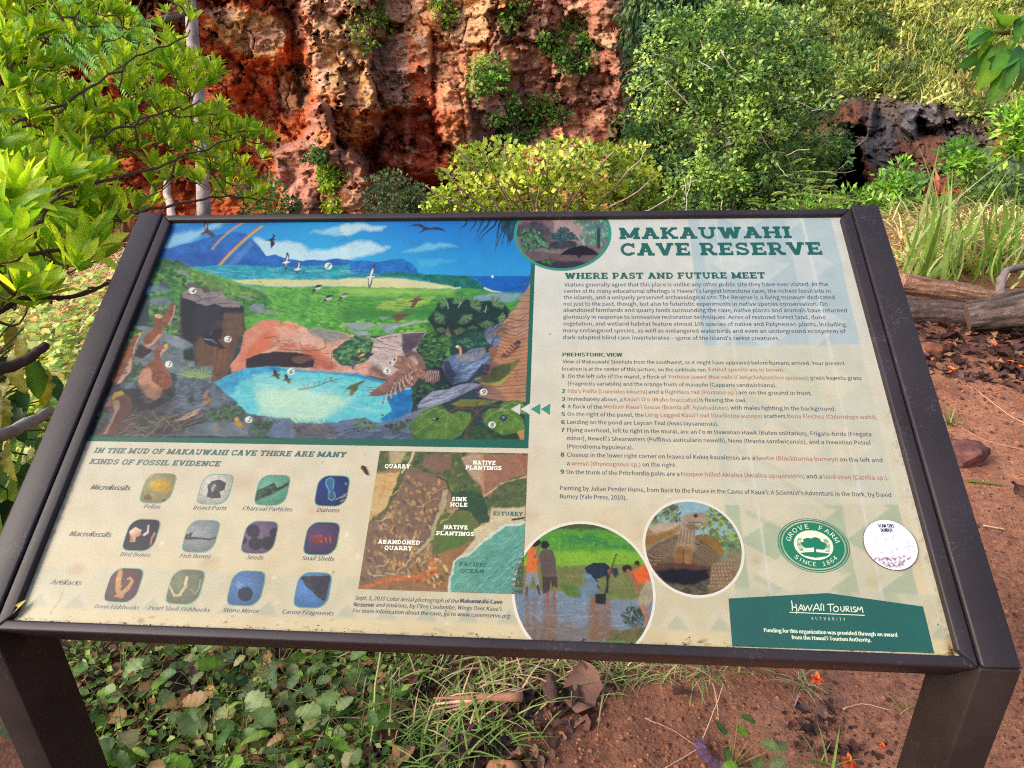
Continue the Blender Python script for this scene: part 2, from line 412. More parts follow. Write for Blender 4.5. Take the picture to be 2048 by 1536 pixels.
for p, c_ in (([(1130, 100), (1300, 90), (1420, 140), (1400, 240), (1180, 250)], (92, 68, 64)), ([(1240, 280), (1480, 270), (1500, 440), (1400, 520), (1250, 500)], (124, 84, 78)), ([(1500, 480), (1840, 440), (1900, 640), (1600, 680)], (110, 82, 76)), ([(1480, 700), (1640, 660), (1660, 860), (1500, 860)], (166, 112, 96)), ([(1820, 560), (1960, 520), (1990, 860), (1850, 860)], (88, 60, 60)), ([(1000, 620), (1220, 600), (1260, 860), (1000, 860)], (96, 72, 72)), ([(800, 640), (960, 640), (960, 780), (840, 800)], (110, 78, 64)), ([(300, 500), (340, 480), (340, 620), (290, 600)], (110, 96, 92))):
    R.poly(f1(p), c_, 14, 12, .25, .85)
for p, c_ in (([(1700, 200), (1820, 180), (1830, 320), (1760, 260)], (216, 172, 146)), ([(1180, 260), (1240, 280), (1240, 480), (1200, 540), (1160, 400)], (206, 118, 66)), ([(1500, 60), (1640, 0), (1700, 60), (1600, 180)], (190, 140, 120)), ([(1520, 260), (1700, 300), (1660, 440), (1560, 560)], (186, 132, 112)), ([(1660, 640), (1780, 650), (1760, 760), (1660, 740)], (196, 128, 110)), ([(800, 660), (960, 640), (970, 740), (900, 780)], (176, 92, 56)), ([(900, 190), (980, 190), (960, 270), (900, 250)], (216, 178, 142)), ([(1330, 300), (1480, 320), (1440, 420), (1340, 380)], (190, 120, 104)), ([(640, 200), (740, 210), (760, 400), (700, 300)], (200, 150, 124))):
    R.poly(f1(p), c_, 12, 10, .2, .8)
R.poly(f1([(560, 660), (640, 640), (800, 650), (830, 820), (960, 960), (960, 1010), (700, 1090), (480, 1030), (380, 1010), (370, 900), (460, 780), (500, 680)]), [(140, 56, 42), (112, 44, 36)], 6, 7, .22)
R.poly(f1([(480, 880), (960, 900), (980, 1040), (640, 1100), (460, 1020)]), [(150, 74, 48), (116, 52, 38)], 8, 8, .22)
R.poly(f1([(470, 700), (560, 660), (540, 820), (470, 1000)]), (134, 92, 84), 8, 6, .2, .6)
R.poly(f1([(60, 620), (110, 590), (190, 640), (200, 800), (400, 900), (420, 1240), (560, 1260), (-80, 1300), (-180, 840), (20, 800)]), [(150, 108, 96), (120, 84, 76)], 6, 6, .22)
R.poly(f1([(80, 780), (170, 760), (200, 860), (140, 900)]), (200, 110, 70), 8, 6, .2, .7); R.poly(f1([(280, 1080), (400, 1060), (400, 1240), (260, 1240)]), (190, 126, 100), 8, 6, .2, .7)
for k in range(420):                     # pale flecks, lichen, soot: small marks that follow the beds
    r_ = np.random.default_rng(900 + k); x0, y0 = r_.uniform(380, 1290), r_.uniform(-30, 420)
    R.ell(x0, y0, r_.uniform(2, 14), r_.uniform(1, 5), [(222, 176, 146), (86, 64, 58), (206, 132, 84), (110, 76, 66), (176, 84, 52), (232, 200, 176)][r_.integers(6)], ang=r_.uniform(-30, 90) if k % 3 else 88, soft=4, warp=6, a=r_.uniform(.2, .6))
for k in range(50):                      # dark water streaks
    r_ = np.random.default_rng(1300 + k); x0, y0 = r_.uniform(640, 1290), r_.uniform(-30, 260); l = r_.uniform(40, 150)
    R.line([(x0, y0), (x0 + r_.uniform(-4, 8), y0 + l * .5), (x0 + r_.uniform(-8, 12), y0 + l)], r_.uniform(3, 12), [(76, 60, 60), (96, 72, 66), (206, 160, 136)][k % 3], 1, soft=6, warp=5, a=.4)
# relief
R.D += 1.5 * (fbm(X / 170, Y / 230, 3) - .5) + .45 * (fbm(X / 45 + 4, Y / 60, 3) - .5) + .50 * facets(X / 62 + .5 * R.wx, Y / 74 + .35 * R.wy) + .15 * facets(X / 25 + .5 * R.wx, Y / 15 + .4 * R.wy, 5) + .035 * facets(X / 10 + .5 * R.wx, Y / 6 + .5 * R.wy, 9) + .16 * (fbm(X / 30, Y / 7 + 3, 4) - .5) + .09 * (fbm(X / 12, Y / 12, 3) - .5) + .06 * (fbm(X / 5, Y / 3.4, 3) - .5) - .05 * np.abs(fbm(X / 20 + 5, Y / 28, 4) * 2 - 1)
cell = np.abs(fbm(X / 60 + 20, Y / 80 + 8, 4) - .5) * 2; R.D -= .22 * np.clip(.06 - cell, 0, .06) / .06
R.dep(f0([(500, -60), (1040, -60), (1000, 60), (700, 110), (560, 80)]), -.75, 14, 10)
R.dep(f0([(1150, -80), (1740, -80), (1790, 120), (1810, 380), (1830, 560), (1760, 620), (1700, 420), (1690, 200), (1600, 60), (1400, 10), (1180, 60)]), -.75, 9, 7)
R.poly(f0([(1560, -60), (1740, -60), (1790, 120), (1800, 300), (1720, 260), (1690, 120), (1600, 40)]), (70, 50, 48), 8, 6, .2, .8)  # crevice also coloured dark, standing for the shade inside it
R.dep(f0([(1420, 380), (1760, 380), (1830, 640), (1860, 900), (1700, 1200), (1350, 1000)]), -.7, 22, 10)
R.dep(f1([(-60, -60), (440, -60), (440, 600), (330, 860), (210, 830), (160, 700), (60, 560), (-20, 100)]), .9, 14, 8)
R.dep(f1([(560, 655), (650, 640), (800, 652), (800, 800), (960, 950), (960, 1100), (640, 1120), (480, 1030), (380, 1020), (360, 900), (450, 800), (500, 690)]), -.75, 9, 7)
R.dep(f1([(460, 900), (700, 860), (980, 920), (980, 1000), (700, 1020), (470, 980)]), .8, 10, 8); R.dep(f1([(600, 1090), (700, 1060), (860, 1060), (940, 1090), (860, 1240), (600, 1240)]), -1.0, 10, 7)
R.dep(f1([(330, 840), (430, 840), (470, 900), (380, 960)]), -.6, 10, 6)
R.dep(f1([(70, 600), (110, 585), (150, 600), (180, 700), (200, 860), (300, 880), (380, 1000), (400, 1280), (-80, 1300), (-160, 900), (20, 800), (60, 700)]), 2.0, 8, 6)
R.dep(f1([(780, 640), (1010, 640), (1030, 860), (960, 920), (830, 810)]), .5, 10, 6)
R.dep(f1([(1690, 230), (1840, 320), (1880, 560), (1900, -60), (1760, -60)]), .6, 10, 6)
R.dep(f1([(500, 140), (600, 140), (600, 200), (500, 210)]), -.7, 5, 3); R.dep(f1([(210, 90), (280, 90), (270, 135), (215, 130)]), -.7, 4, 3)
R.dep([(1262, -60), (1330, -60), (1340, 440), (1275, 440)], -1.8, 14, 6)
for p, w, d in (([(780, 640), (700, 640), (560, 655)], 10, .7), ([(780, 200), (785, 400), (795, 640)], 9, .6), ([(420, 330), (430, 500), (500, 640)], 8, .5), ([(60, 100), (70, 300), (60, 560)], 9, .5), ([(1120, 60), (1130, 200), (1100, 300)], 8, .4), ([(1190, 260), (1300, 240), (1440, 260)], 7, .5), ([(1700, 240), (1800, 310), (1850, 320)], 8, .5), ([(1000, 300), (990, 500), (1010, 700)], 7, .4), ([(780, 290), (860, 300), (920, 280)], 7, .4), ([(1480, 440), (1500, 600), (1480, 800)], 6, .35), ([(1640, 660), (1660, 800)], 7, .4), ([(900, 230), (980, 260), (1100, 280)], 7, .4), ([(480, 780), (440, 960)], 7, .4), ([(330, 890), (250, 870), (200, 820)], 7, .5), ([(780, 740), (800, 820), (960, 950)], 10, .6)):
    R.crack(f1(p), w, d)
for p, w, d in (([(1250, 200), (1350, 330), (1560, 560), (1700, 700)], 8, .4), ([(1480, 480), (1700, 800)], 7, .35), ([(1600, 400), (1650, 620), (1780, 740)], 8, .4), ([(1300, 360), (1500, 420), (1660, 440)], 7, .35), ([(1450, 700), (1600, 900), (1720, 1000)], 8, .4)):
    R.crack(f0(p), w, d)
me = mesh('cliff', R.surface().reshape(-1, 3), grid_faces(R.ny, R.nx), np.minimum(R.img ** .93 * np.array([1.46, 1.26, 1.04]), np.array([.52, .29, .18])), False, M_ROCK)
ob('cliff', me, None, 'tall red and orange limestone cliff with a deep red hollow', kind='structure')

# ---- overgrown slope on the right with the cave mouth
hil_x = np.concatenate([np.linspace(1215, 2080, 400), np.linspace(2100, 3600, 40)]); hil_y = np.concatenate([np.linspace(-700, -40, 24), np.linspace(-30, 470, 220), np.linspace(480, 600, 6)])
def HY(x, y): return 16.2 + np.clip(300 - y, -400, 330) * .0245 + np.clip(-30 - y, 0, 700) * .006 - np.clip(x - 1800, 0, 2000) * .0042 + .4 * sstep(330, 400, y)
H = Relief(hil_x, hil_y, HY, (104, 92, 58))
X, Y = H.X, H.Y
f3 = lambda p: [(1250 + x / 2.56, y / 2.56) for x, y in p]
H.poly([(1200, -100), (2200, -100), (2200, 240), (1200, 240)], [(96, 84, 52), (74, 62, 44)], 10, 14, .3)
H.poly([(1200, 60), (1760, 60), (1900, 220), (1200, 260)], [(66, 58, 44), (48, 44, 38)], 30, 16, .3, .8)
H.poly([(1600, -100), (2200, -100), (2200, 120), (1700, 90)], [(150, 134, 84), (118, 100, 62)], 20, 16, .3, .8)
H.poly(f3([(1080, 420), (1250, 400), (1420, 480), (1560, 450), (1700, 520), (1900, 500), (2043, 560), (2043, 760), (2043, 960), (1050, 1000), (1050, 780), (1120, 620)]), [(112, 96, 88), (80, 70, 68)], 6, 8, .25)
H.poly(f3([(1090, 540), (1180, 510), (1280, 560), (1270, 680), (1170, 680), (1110, 620)]), [(122, 74, 54), (84, 60, 52)], 5, 7, .22)
H.poly(f3([(1400, 720), (1560, 680), (1640, 680), (1640, 820), (1560, 900), (1460, 900), (1330, 880)]), [(124, 80, 62), (92, 64, 54)], 6, 8, .22)
H.poly(f3([(1410, 560), (1480, 530), (1580, 520), (1620, 600), (1600, 670), (1480, 690), (1410, 660)]), [(126, 118, 114), (98, 90, 90)], 4, 5, .22)
H.poly(f3([(1210, 800), (1290, 820), (1300, 940), (1220, 940)]), [(106, 66, 52), (80, 52, 46)], 4, 5, .22); H.poly(f3([(1240, 560), (1400, 600), (1380, 720), (1280, 860), (1230, 740)]), [(96, 88, 88), (72, 66, 68)], 6, 8, .25)
H.poly(f3([(1900, 500), (1990, 500), (1990, 620), (1920, 620)]), (76, 74, 84), 5, 6, .2); H.poly(f3([(1900, 640), (1960, 640), (1960, 800), (1890, 820)]), (160, 84, 50), 6, 6, .2); H.poly(f3([(1960, 740), (2080, 720), (2080, 900), (1960, 900)]), (78, 76, 84), 4, 5, .2)
H.poly(f3([(920, 0), (1100, 0), (1080, 60), (980, 90)]), (150, 84, 62), 10, 8, .2, .8); H.poly(f3([(700, 0), (900, 0), (900, 60), (760, 100)]), (70, 52, 50), 10, 8, .2, .8)
H.D += .5 * facets(X / 44 + .5 * H.wx, Y / 34 + .5 * H.wy, 2) + .22 * facets(X / 17 + .5 * H.wx, Y / 12 + .4 * H.wy, 7) + 1.3 * (fbm(X / 110 + 3, Y / 120, 3) - .5) + .6 * (fbm(X / 36 + 4, Y / 36, 3) - .5) + .3 * (fbm(X / 12, Y / 9, 3) - .5) + .16 * (fbm(X / 5, Y / 4, 2) - .5)

H.dep(f3([(1080, 800), (1140, 700), (1190, 760), (1215, 820), (1225, 980), (1040, 1000), (1040, 880)]), -4.5, 6, 5); H.poly(f3([(1080, 800), (1140, 700), (1190, 760), (1215, 820), (1225, 980), (1040, 1000), (1040, 880)]), (52, 42, 42), 5, 5, .2)  # cave mouth hollowed and painted dark: part of its shade is colour
H.dep(f3([(1140, 640), (1225, 645), (1225, 690), (1170, 690)]), -1.6, 5, 4); H.dep(f3([(1090, 520), (1180, 500), (1290, 560), (1280, 680), (1240, 690), (1180, 640), (1110, 640)]), .9, 6, 5)
H.dep(f3([(1410, 560), (1480, 520), (1600, 515), (1625, 640), (1560, 660), (1500, 600), (1480, 690), (1410, 660)]), 1.1, 5, 4); H.dep(f3([(1480, 610), (1590, 620), (1580, 680), (1490, 690)]), -.6, 5, 4)
H.dep(f3([(1210, 700), (1640, 690), (1650, 960), (1220, 980)]), .8, 10, 6); H.dep(f3([(1960, 730), (2090, 720), (2090, 920), (1950, 920)]), 1.2, 7, 5)
for p, w, d in (([(1290, 560), (1270, 700), (1300, 860)], 9, .5), ([(1380, 640), (1420, 720), (1640, 690)], 8, .5), ([(1400, 760), (1340, 880)], 8, .4), ([(1640, 640), (1740, 720), (1720, 860)], 8, .4), ([(1420, 560), (1500, 580), (1600, 600)], 6, .4)): H.crack(f3(p), w, d, (40, 34, 36))
hs = H.surface()
me = mesh('hillside', hs.reshape(-1, 3), grid_faces(H.ny, H.nx), np.clip(H.img * 1.05, 0, .85), False, M_ROCK)
ob('hillside', me, None, 'steep overgrown slope with dark rock and a cave mouth', kind='structure')
def hill_pt(x, y):
    j = np.clip(np.searchsorted(hil_x, x), 1, len(hil_x) - 1); i = np.clip(np.searchsorted(hil_y, y), 1, len(hil_y) - 1); return hs[i, j]
def cliff_pt(x, y):
    s_ = R.surface() if not hasattr(R, 'cs') else R.cs; R.cs = s_
    j = np.clip(np.searchsorted(clf_x, x), 1, len(clf_x) - 1); i = np.clip(np.searchsorted(clf_y, y), 1, len(clf_y) - 1); return s_[i, j]

# ---- the sinkhole wall behind the viewer and at the sides, which closes the place
zz = np.linspace(-3.2, 4.2, 30)
a2 = np.radians(np.linspace(155, 385, 90)); A2, Z2 = np.meshgrid(a2, zz); sx, sy = 13.5 * np.cos(A2), 3 + 12.5 * np.sin(A2)
rr = 1 + .16 * (fbm(A2 * 3.2 + 40, Z2 * .3, 3) - .5) + .09 * (fbm(A2 * 12, Z2 * 1.5, 3) - .5) + .018 * Z2
W = np.stack([sx * rr, 3 + (sy - 3) * rr, Z2], -1)
cw = fbm(A2 * 9, Z2 * .9, 4).ravel()[:, None]; cwc = lin((150, 96, 74)) * (1 - cw) + lin((74, 78, 50)) * cw
me = mesh('rear_cliff', W.reshape(-1, 3), grid_faces(30, 90), cwc, False, M_ROCK)
ob('rear_cliff', me, None, 'sinkhole wall on the near side', kind='structure')
# ================================================================== THE BOARD
K_PRINT = 0.54
def print_mat():
    m, nt, b, out = nodes('printed_sheet')
    a = N(nt, 'ShaderNodeAttribute', attribute_name='Col')
    s = vary(nt, a.outputs['Color'], 38.0, 0.93, 1.05)
    nt.links.new(s, b.inputs['Base Color'])
    b.inputs['Roughness'].default_value = 0.42; b.inputs['Specular IOR Level'].default_value = 0.22
    b.inputs['Coat Weight'].default_value = 0.14; b.inputs['Coat Roughness'].default_value = 0.2
    noise_bump(nt, b, 60, 0.05, 0.002)
    return m
M_PRINT = print_mat()
M_FRAME = flat_mat('dark_brown_paint', (0.024, 0.0175, 0.0205), rough=0.5, spec=0.3, bump=(900, 0.12, 0.0006, 3), var=(9.0, 0.78, 1.3))
def wear(m, lo, hi, col):                # chalky rubbed patches and dust specks in the paint
    nt = m.node_tree; b = nt.nodes['Principled BSDF']; src = b.inputs['Base Color'].links[0].from_socket
    tc = N(nt, 'ShaderNodeTexCoord'); t1 = N(nt, 'ShaderNodeTexNoise', Scale=16.0, Detail=8.0, Roughness=.7); t2 = N(nt, 'ShaderNodeTexNoise', Scale=420.0, Detail=3.0)
    for t in (t1, t2): nt.links.new(tc.outputs['Object'], t.inputs['Vector'])
    mu = N(nt, 'ShaderNodeMath', operation='MULTIPLY'); nt.links.new(t1.outputs[0], mu.inputs[0]); nt.links.new(t2.outputs[0], mu.inputs[1])
    r = N(nt, 'ShaderNodeMapRange'); r.inputs['From Min'].default_value = lo; r.inputs['From Max'].default_value = hi; r.inputs['To Max'].default_value = .8; nt.links.new(mu.outputs[0], r.inputs['Value'])
    mx = N(nt, 'ShaderNodeMix', data_type='RGBA'); nt.links.new(r.outputs[0], mx.inputs[0]); nt.links.new(src, mx.inputs[6]); mx.inputs[7].default_value = (*col, 1); nt.links.new(mx.outputs[2], b.inputs['Base Color'])
wear(M_FRAME, .315, .42, (.07, .064, .068))
M_FRAME2 = flat_mat('leg_paint', (0.026, 0.018, 0.0165), rough=0.6, spec=0.22, bump=(700, 0.15, 0.0006, 3), var=(14.0, 0.7, 1.35))

wear(M_FRAME2, .34, .45, (.10, .08, .07))
sign = empty('information_board', (0, 0, 0), 'slanted information panel with brown metal frame on two posts, about a cave reserve', 'information board')

def prism(name, prof_pts, axis, a0, a1, mat, bevel=0.0016, cuts=None):
    """profile (list of world points at station a0) extruded along axis; cuts: mitre offsets per point"""
    P = np.asarray(prof_pts, float); n = len(P)
    c = np.zeros(n) if cuts is None else np.asarray(cuts, float)
    V = np.concatenate([P + axis * (a0 + c)[:, None], P + axis * (a1 - c)[:, None]])
    Fc = [tuple(range(n)), tuple(range(2 * n - 1, n - 1, -1))] + [(k, k + n, (k + 1) % n + n, (k + 1) % n) for k in range(n)]
    me = mesh(name, V, Fc, None, False, mat)
    bmx = __import__('bmesh').new(); bmx.from_mesh(me); __import__('bmesh').ops.recalc_face_normals(bmx, faces=bmx.faces); bmx.to_mesh(me); bmx.free()
    o = ob(name, me, sign)
    b = o.modifiers.new('bevel', 'BEVEL'); b.width = bevel; b.segments = 3; b.limit_method = 'ANGLE'
    return o
def rail(horizontal, outer, inner, e0, e1, w0=-.045, w1=.007):
    lo, hi = (outer, inner)
    pts = [(lo, w0), (lo, w1), (hi, w1), (hi, w0)]
    cut = [abs(p[0] - outer) for p in pts]
    if horizontal: P = [BO + BV * p[0] + BN * p[1] for p in pts]; ax = BU
    else: P = [BO + BU * p[0] + BN * p[1] for p in pts]; ax = BV
    return prism('frame_rail', P, ax, e0, e1, M_FRAME, .0022, cut)
RI, RO, VB, VT = .4512, .4658, -.0102, .5440
rail(True, VB, -.0003, -RO, RO)
rail(True, VT, .5340, -RO, RO)
rail(False, -RO, -RI, VB, VT)
rail(False, RO, RI, VB, VT)
YB = .052
for s in (-1, 1):
    u0, u1 = (.4672, .5012) if s > 0 else (-.5012, -.4672)
    vk = (YB - .045 * ST) / CT
    pr = [(-.0105, .0085), (.5487, .0085), (.5487, -.045), (vk, -.045)]
    o = prism('side_arm', [BO + BV * v + BN * w for v, w in pr], BU, u0, u1, M_FRAME, .0026)
    Ft = BO + BV * -.0105 + BN * .0085; Bt = BO + BV * vk + BN * -.045
    i0, i1 = (.4655, .5012) if s > 0 else (-.5012, -.4655)
    P = [np.array([0, Ft[1], -.15]), np.array([0, YB, -.15]), np.array([0, Bt[1], Bt[2] - .0008]), np.array([0, Ft[1], Ft[2] - .0012])]
    prism('post', P, BU, i0, i1, M_FRAME2, .0022)
# back plate closing the tray under the print
prism('back_plate', [BO + BV * VB * .9 + BN * -.044, BO + BV * VT * .998 + BN * -.044, BO + BV * VT * .998 + BN * -.0405, BO + BV * VB * .9 + BN * -.0405], BU, -.465, .465, M_FRAME2, .001)

def gridsheet(u0, u1, v0, v1, nx, ny, w):
    u = np.linspace(u0, u1, nx)[None].repeat(ny, 0); v = np.linspace(v1, v0, ny)[:, None].repeat(nx, 1)
    return bp(u, v, np.full_like(u, w))
def polarsheet(cu, cv, rfun, nt_, nr, w):
    t = np.linspace(0, 2 * math.pi, nt_ + 1)[None].repeat(nr, 0); r = np.sqrt(np.linspace(0.0, 1, nr))[:, None] * rfun(t)
    r[0] = 1e-5
    return bp(cu + r * np.cos(t), cv + r * np.sin(t), np.full_like(r, w))
def bake(art, name, K=None, mat=None, flip=False, label=None):
    F_ = grid_faces(art.ny, art.nx)
    F_ = F_[:, ::-1]
    me = mesh(name, art.P.reshape(-1, 3), F_, np.clip(art.img * (K or K_PRINT), .002, .9), False, mat or M_PRINT)
    nrm = me.polygons[len(me.polygons) // 2].normal
    if nrm.dot(Vector(BN)) < 0: me.flip_normals()
    return ob(name, me, sign, label)
def pu(u, v): x, y = proj(bp(u, v)); return (float(x), float(y))
PC = lambda pts: [pu(u, v) for u, v in pts]

# ---- background sheet: pale paper with a woven pattern, age stains
A = Art(gridsheet(-.4595, .4595, -.006, .541, 460, 275, 0.0), (214, 216, 204))
tv = np.clip((A.Y.reshape(-1) - 440) / 800, 0, 1)[:, None]
A.img = lin((212, 217, 210)) * (1 - tv) + lin((224, 208, 164)) * tv  # yellower downwards with age; cooler top also stands for reflected sky
stain = np.clip(fbm(A.X / 60, A.Y / 50, 5) * 1.9 - 1.0, 0, 1)[:, None] * sstep(640, 1100, A.Y)[:, None]
A.img = A.img * (1 - .55 * stain) + lin((206, 176, 132)) * .55 * stain
gr1, gr2, lt = (176, 198, 202), (174, 188, 158), (222, 225, 216)
def band(t, y): L = 1375 + (y - 437) * .128; R_ = 1662 + (y - 437) * .232; return (L + (R_ - L) * t, y)
for y0, y1, c, a_ in ((430, 690, gr1, .85), (690, 1010, (190, 200, 182), .75), (1010, 1290, (172, 188, 156), .85)):
    A.poly([band(0, y0), band(1, y0), band(1, y1), band(0, y1)], c, 1.2, 0, .02, a_)
for k in range(9):
    y = 360 + k * 112 + k * k * 1.5; h = 104 + k * 3
    for (a0, b0, d0) in ((.08, .38, 1), (.40, .66, 1), (.40, .12, -1), (.68, .95, 1)):
        mid_ = (y + h * .5)
        A.poly([band(a0, y), band(b0, mid_), band(a0, y + h)], lt if mid_ < 690 else (222, 212, 182), 1.2, 0, .02, .42 if mid_ < 690 else .75)
    A.poly([band(.36, y), band(.66, y + h * .5), band(.60, y + h * .5), band(.36, y + h * .12)], gr1 if y < 640 else gr2, 1, 0, .02, .6)
    A.poly([band(.12, y + h * .5), band(.42, y + h), band(.36, y + h), band(.12, y + h * .62)], gr1 if y < 640 else gr2, 1, 0, .02, .5)
A.line([band(.19, 430), band(.19, 690), band(.19, 1250)], 5, lt, a=.6)
A.line([band(.80, 430), band(.80, 690), band(.80, 1250)], 6, lt, a=.7)
A.poly([(1100, 692), (1733, 690), (1802, 1008), (1066, 1012)], (222, 216, 190), 1.5, 0, .02, .45)
A.line([(1692, 440), (1748, 690), (1815, 980), (1880, 1250)], 16, (224, 222, 200), a=.5)
zb0, zb1 = .014, .054
A.poly(PC([(-.46, zb0), (.46, zb0), (.46, zb1), (-.46, zb1)]), (196, 196, 168), 1.5, 0, .02, .45)
for k in range(24):
    u = -.455 + k * .040
    A.poly(PC([(u, zb0), (u + .02, zb0 + .026), (u + .04, zb0)]), (218, 208, 180), 1.2, 0, .02, .6)
    A.poly(PC([(u + .009, zb0), (u + .02, zb0 + .014), (u + .031, zb0)]), (188, 190, 160), 1.2, 0, .02, .8)
    A.poly(PC([(u - .02 + .006, zb1), (u, zb1 - .020), (u + .014, zb1)]), (214, 208, 182), 1.2, 0, .02, .6)
rs = np.random.default_rng(4)
for k in range(60):                     # specks and small stains
    u, v = rs.uniform(-.45, .45), rs.uniform(0.0, .5) ** 1.3
    x, y = pu(u, v); A.ell(x, y, rs.uniform(.7, 1.6), rs.uniform(.7, 1.3), (70, 58, 48), soft=1, warp=.6, a=.7)
for (x, y, r_, c) in ((480, 960, 28, (206, 178, 140)), (152, 1140, 14, (204, 164, 120)), (640, 1022, 14, (212, 176, 140)), (1060, 1030, 18, (206, 180, 150)), (420, 1128, 20, (200, 174, 132)), (700, 905, 16, (208, 190, 160)), (1200, 1250, 14, (196, 166, 120)), (1516, 1118, 9, (196, 174, 110)), (1750, 1160, 16, (200, 182, 130))):
    A.ell(x, y, r_, r_ * .7, c, soft=r_, warp=9, a=.5)
A.line([(125, 1184), (120, 1200), (104, 1222), (98, 1232)], 2, (180, 150, 110), a=.7)
# grime along the lower edge
for k in range(110):
    u = rs.uniform(-.45, .45); v = rs.exponential(.0030); x, y = pu(u, v)
    A.ell(x, y, rs.uniform(2, 9), rs.uniform(.8, 2), [(120, 84, 60), (92, 66, 50), (168, 132, 92)][rs.integers(3)], soft=1.5, warp=2, a=.55)
for k in range(60):
    v = rs.uniform(0, .25); x, y = pu(.4505 - rs.exponential(.002), v); A.ell(x, y, 1.6, rs.uniform(2, 5), (150, 120, 80), soft=2, a=.35)
    x, y = pu(-.4505 + rs.exponential(.0015), v); A.ell(x, y, 1.6, rs.uniform(2, 5), (110, 84, 62), soft=2, a=.45)
A.ell(1904, 1290, 12, 22, (176, 150, 92), soft=10, a=.7); A.ell(1908, 1302, 9, 6, (90, 62, 44), soft=4, a=.8)
for (x, y) in ((716, 1113), (548, 1156), (555, 1206), (468, 1226), (560, 1246), (694, 1070), (893, 1247), (1338, 995), (324, 1086)):
    A.ell(x, y, 5, 4, (232, 228, 206), soft=2.5, a=.8); A.line([(x - 4, y + 3), (x + 4, y + 4)], 1, (150, 140, 110), a=.6)
bake(A, 'background_sheet')

# ---- the mural
fa = lambda p: [(300 + x / 5.12, 420 + y / 5.12) for x, y in p]
fb = lambda p: [(680 + x / 5.12, 420 + y / 5.12) for x, y in p]
fc = lambda p: [(160 + x / 5.12, 640 + y / 5.12) for x, y in p]
fd = lambda p: [(540 + x / 5.689, 640 + y / 5.689) for x, y in p]
fe = lambda p: [(760 + x / 5.851, 640 + y / 5.851) for x, y in p]
A = Art(gridsheet(-.4595, .0578, .1985, .541, 560, 372, 0.00012), (40, 150, 220))
x_, y_ = A.X, A.Y
g = sstep(430, 560, y_)[:, None]; gx = sstep(600, 1000, x_)[:, None]
A.img = (lin((28, 120, 205)) * (1 - g) + lin((60, 185, 225)) * g) * (1 - .55 * gx) + lin((10, 118, 205)) * .55 * gx
lowm = sstep(582, 592, y_ - 8 * (x_ > 900))[:, None]
mid_b = np.exp(-((x_ - 640) / 130) ** 2)[:, None]; A.img = A.img * (1 - .5 * mid_b) + lin((40, 178, 226)) * .5 * mid_b
A.img = A.img * (1 - lowm) + lin((40, 62, 62)) * lowm
cl1, cl2 = (196, 228, 232), (150, 205, 228)
for p, c, a_, sf in (([(325, 490), (345, 470), (390, 462), (440, 440), (470, 440), (420, 462), (380, 482), (330, 497)], cl2, .8, 8), ([(345, 455), (380, 448), (400, 436), (380, 436), (350, 448)], (90, 160, 215), .6, 6),
      (fa([(1060, 290), (1250, 320), (1500, 330), (1640, 420), (1830, 410), (2048, 370), (2048, 520), (1800, 530), (1600, 540), (1300, 520), (1160, 470)]), cl1, .85, 9),
      (fa([(1640, 230), (1850, 180), (2048, 140), (2048, 250), (1900, 275), (1780, 240)]), cl2, .85, 7), (fb([(0, 150), (180, 140), (480, 170), (420, 205), (200, 215), (80, 265), (0, 250)]), cl1, .8, 7),
      (fb([(0, 380), (140, 330), (300, 320), (430, 380), (520, 370), (420, 430), (300, 460), (150, 500), (0, 500)]), cl1, .85, 8), (fb([(640, 430), (880, 345), (1080, 345), (1210, 375), (980, 400), (840, 430)]), (120, 200, 226), .7, 6),
      (fb([(780, 520), (1000, 505), (1180, 520), (980, 560), (830, 600)]), (80, 185, 225), .6, 7)):
    A.poly(p, c, sf, 4, .05, a_)
# far mountains
mt = (22, 92, 172); mt2 = (14, 72, 158)
A.poly(fa([(60, 400), (230, 385), (330, 350), (480, 320), (600, 280), (760, 235), (900, 225), (985, 245), (1060, 310), (1130, 390), (1190, 470), (1280, 455), (1380, 490), (1560, 520), (1680, 510), (1780, 520), (1900, 495), (2048, 515), (2048, 640), (0, 640), (0, 420)]), [mt, (30, 110, 190)], 1.6, 1.5, .1)
A.poly(fa([(120, 470), (500, 430), (900, 470), (1100, 520), (1180, 600), (400, 600), (120, 560)]), mt2, 10, 3, .1, .6)
A.poly(fb([(0, 510), (180, 525), (240, 515), (400, 535), (520, 510), (640, 497), (720, 540), (780, 600), (805, 660), (0, 660)]), [(20, 96, 180), (40, 124, 196)], 1.4, 1.2, .1)
A.poly(fa([(870, 470), (1040, 310), (1070, 350), (900, 540), (780, 600), (730, 600)]), (86, 142, 205), 8, 3, .05, .6)
# rainbows
for (x0, y0, x1, y1, w, al) in ((690, 600, 1150, 170, 46, .75), (640, 400, 960, 130, 34, .5)):
    for k, c in enumerate(((205, 70, 60), (222, 150, 60), (205, 205, 90), (80, 170, 110), (90, 110, 190))):
        o_ = (k - 2) * w / 5
        pts = []
        for t in np.linspace(0, 1, 7):
            bx = x0 + (x1 - x0) * t + 70 * t * (1 - t) * -1 + o_ * .75; by = y0 + (y1 - y0) * t - 60 * t * (1 - t) + o_ * .6; pts.append((bx, by))
        A.line(fa(pts), w / 5 / 5.12 * 1.5, c, soft=2, warp=0, a=al)
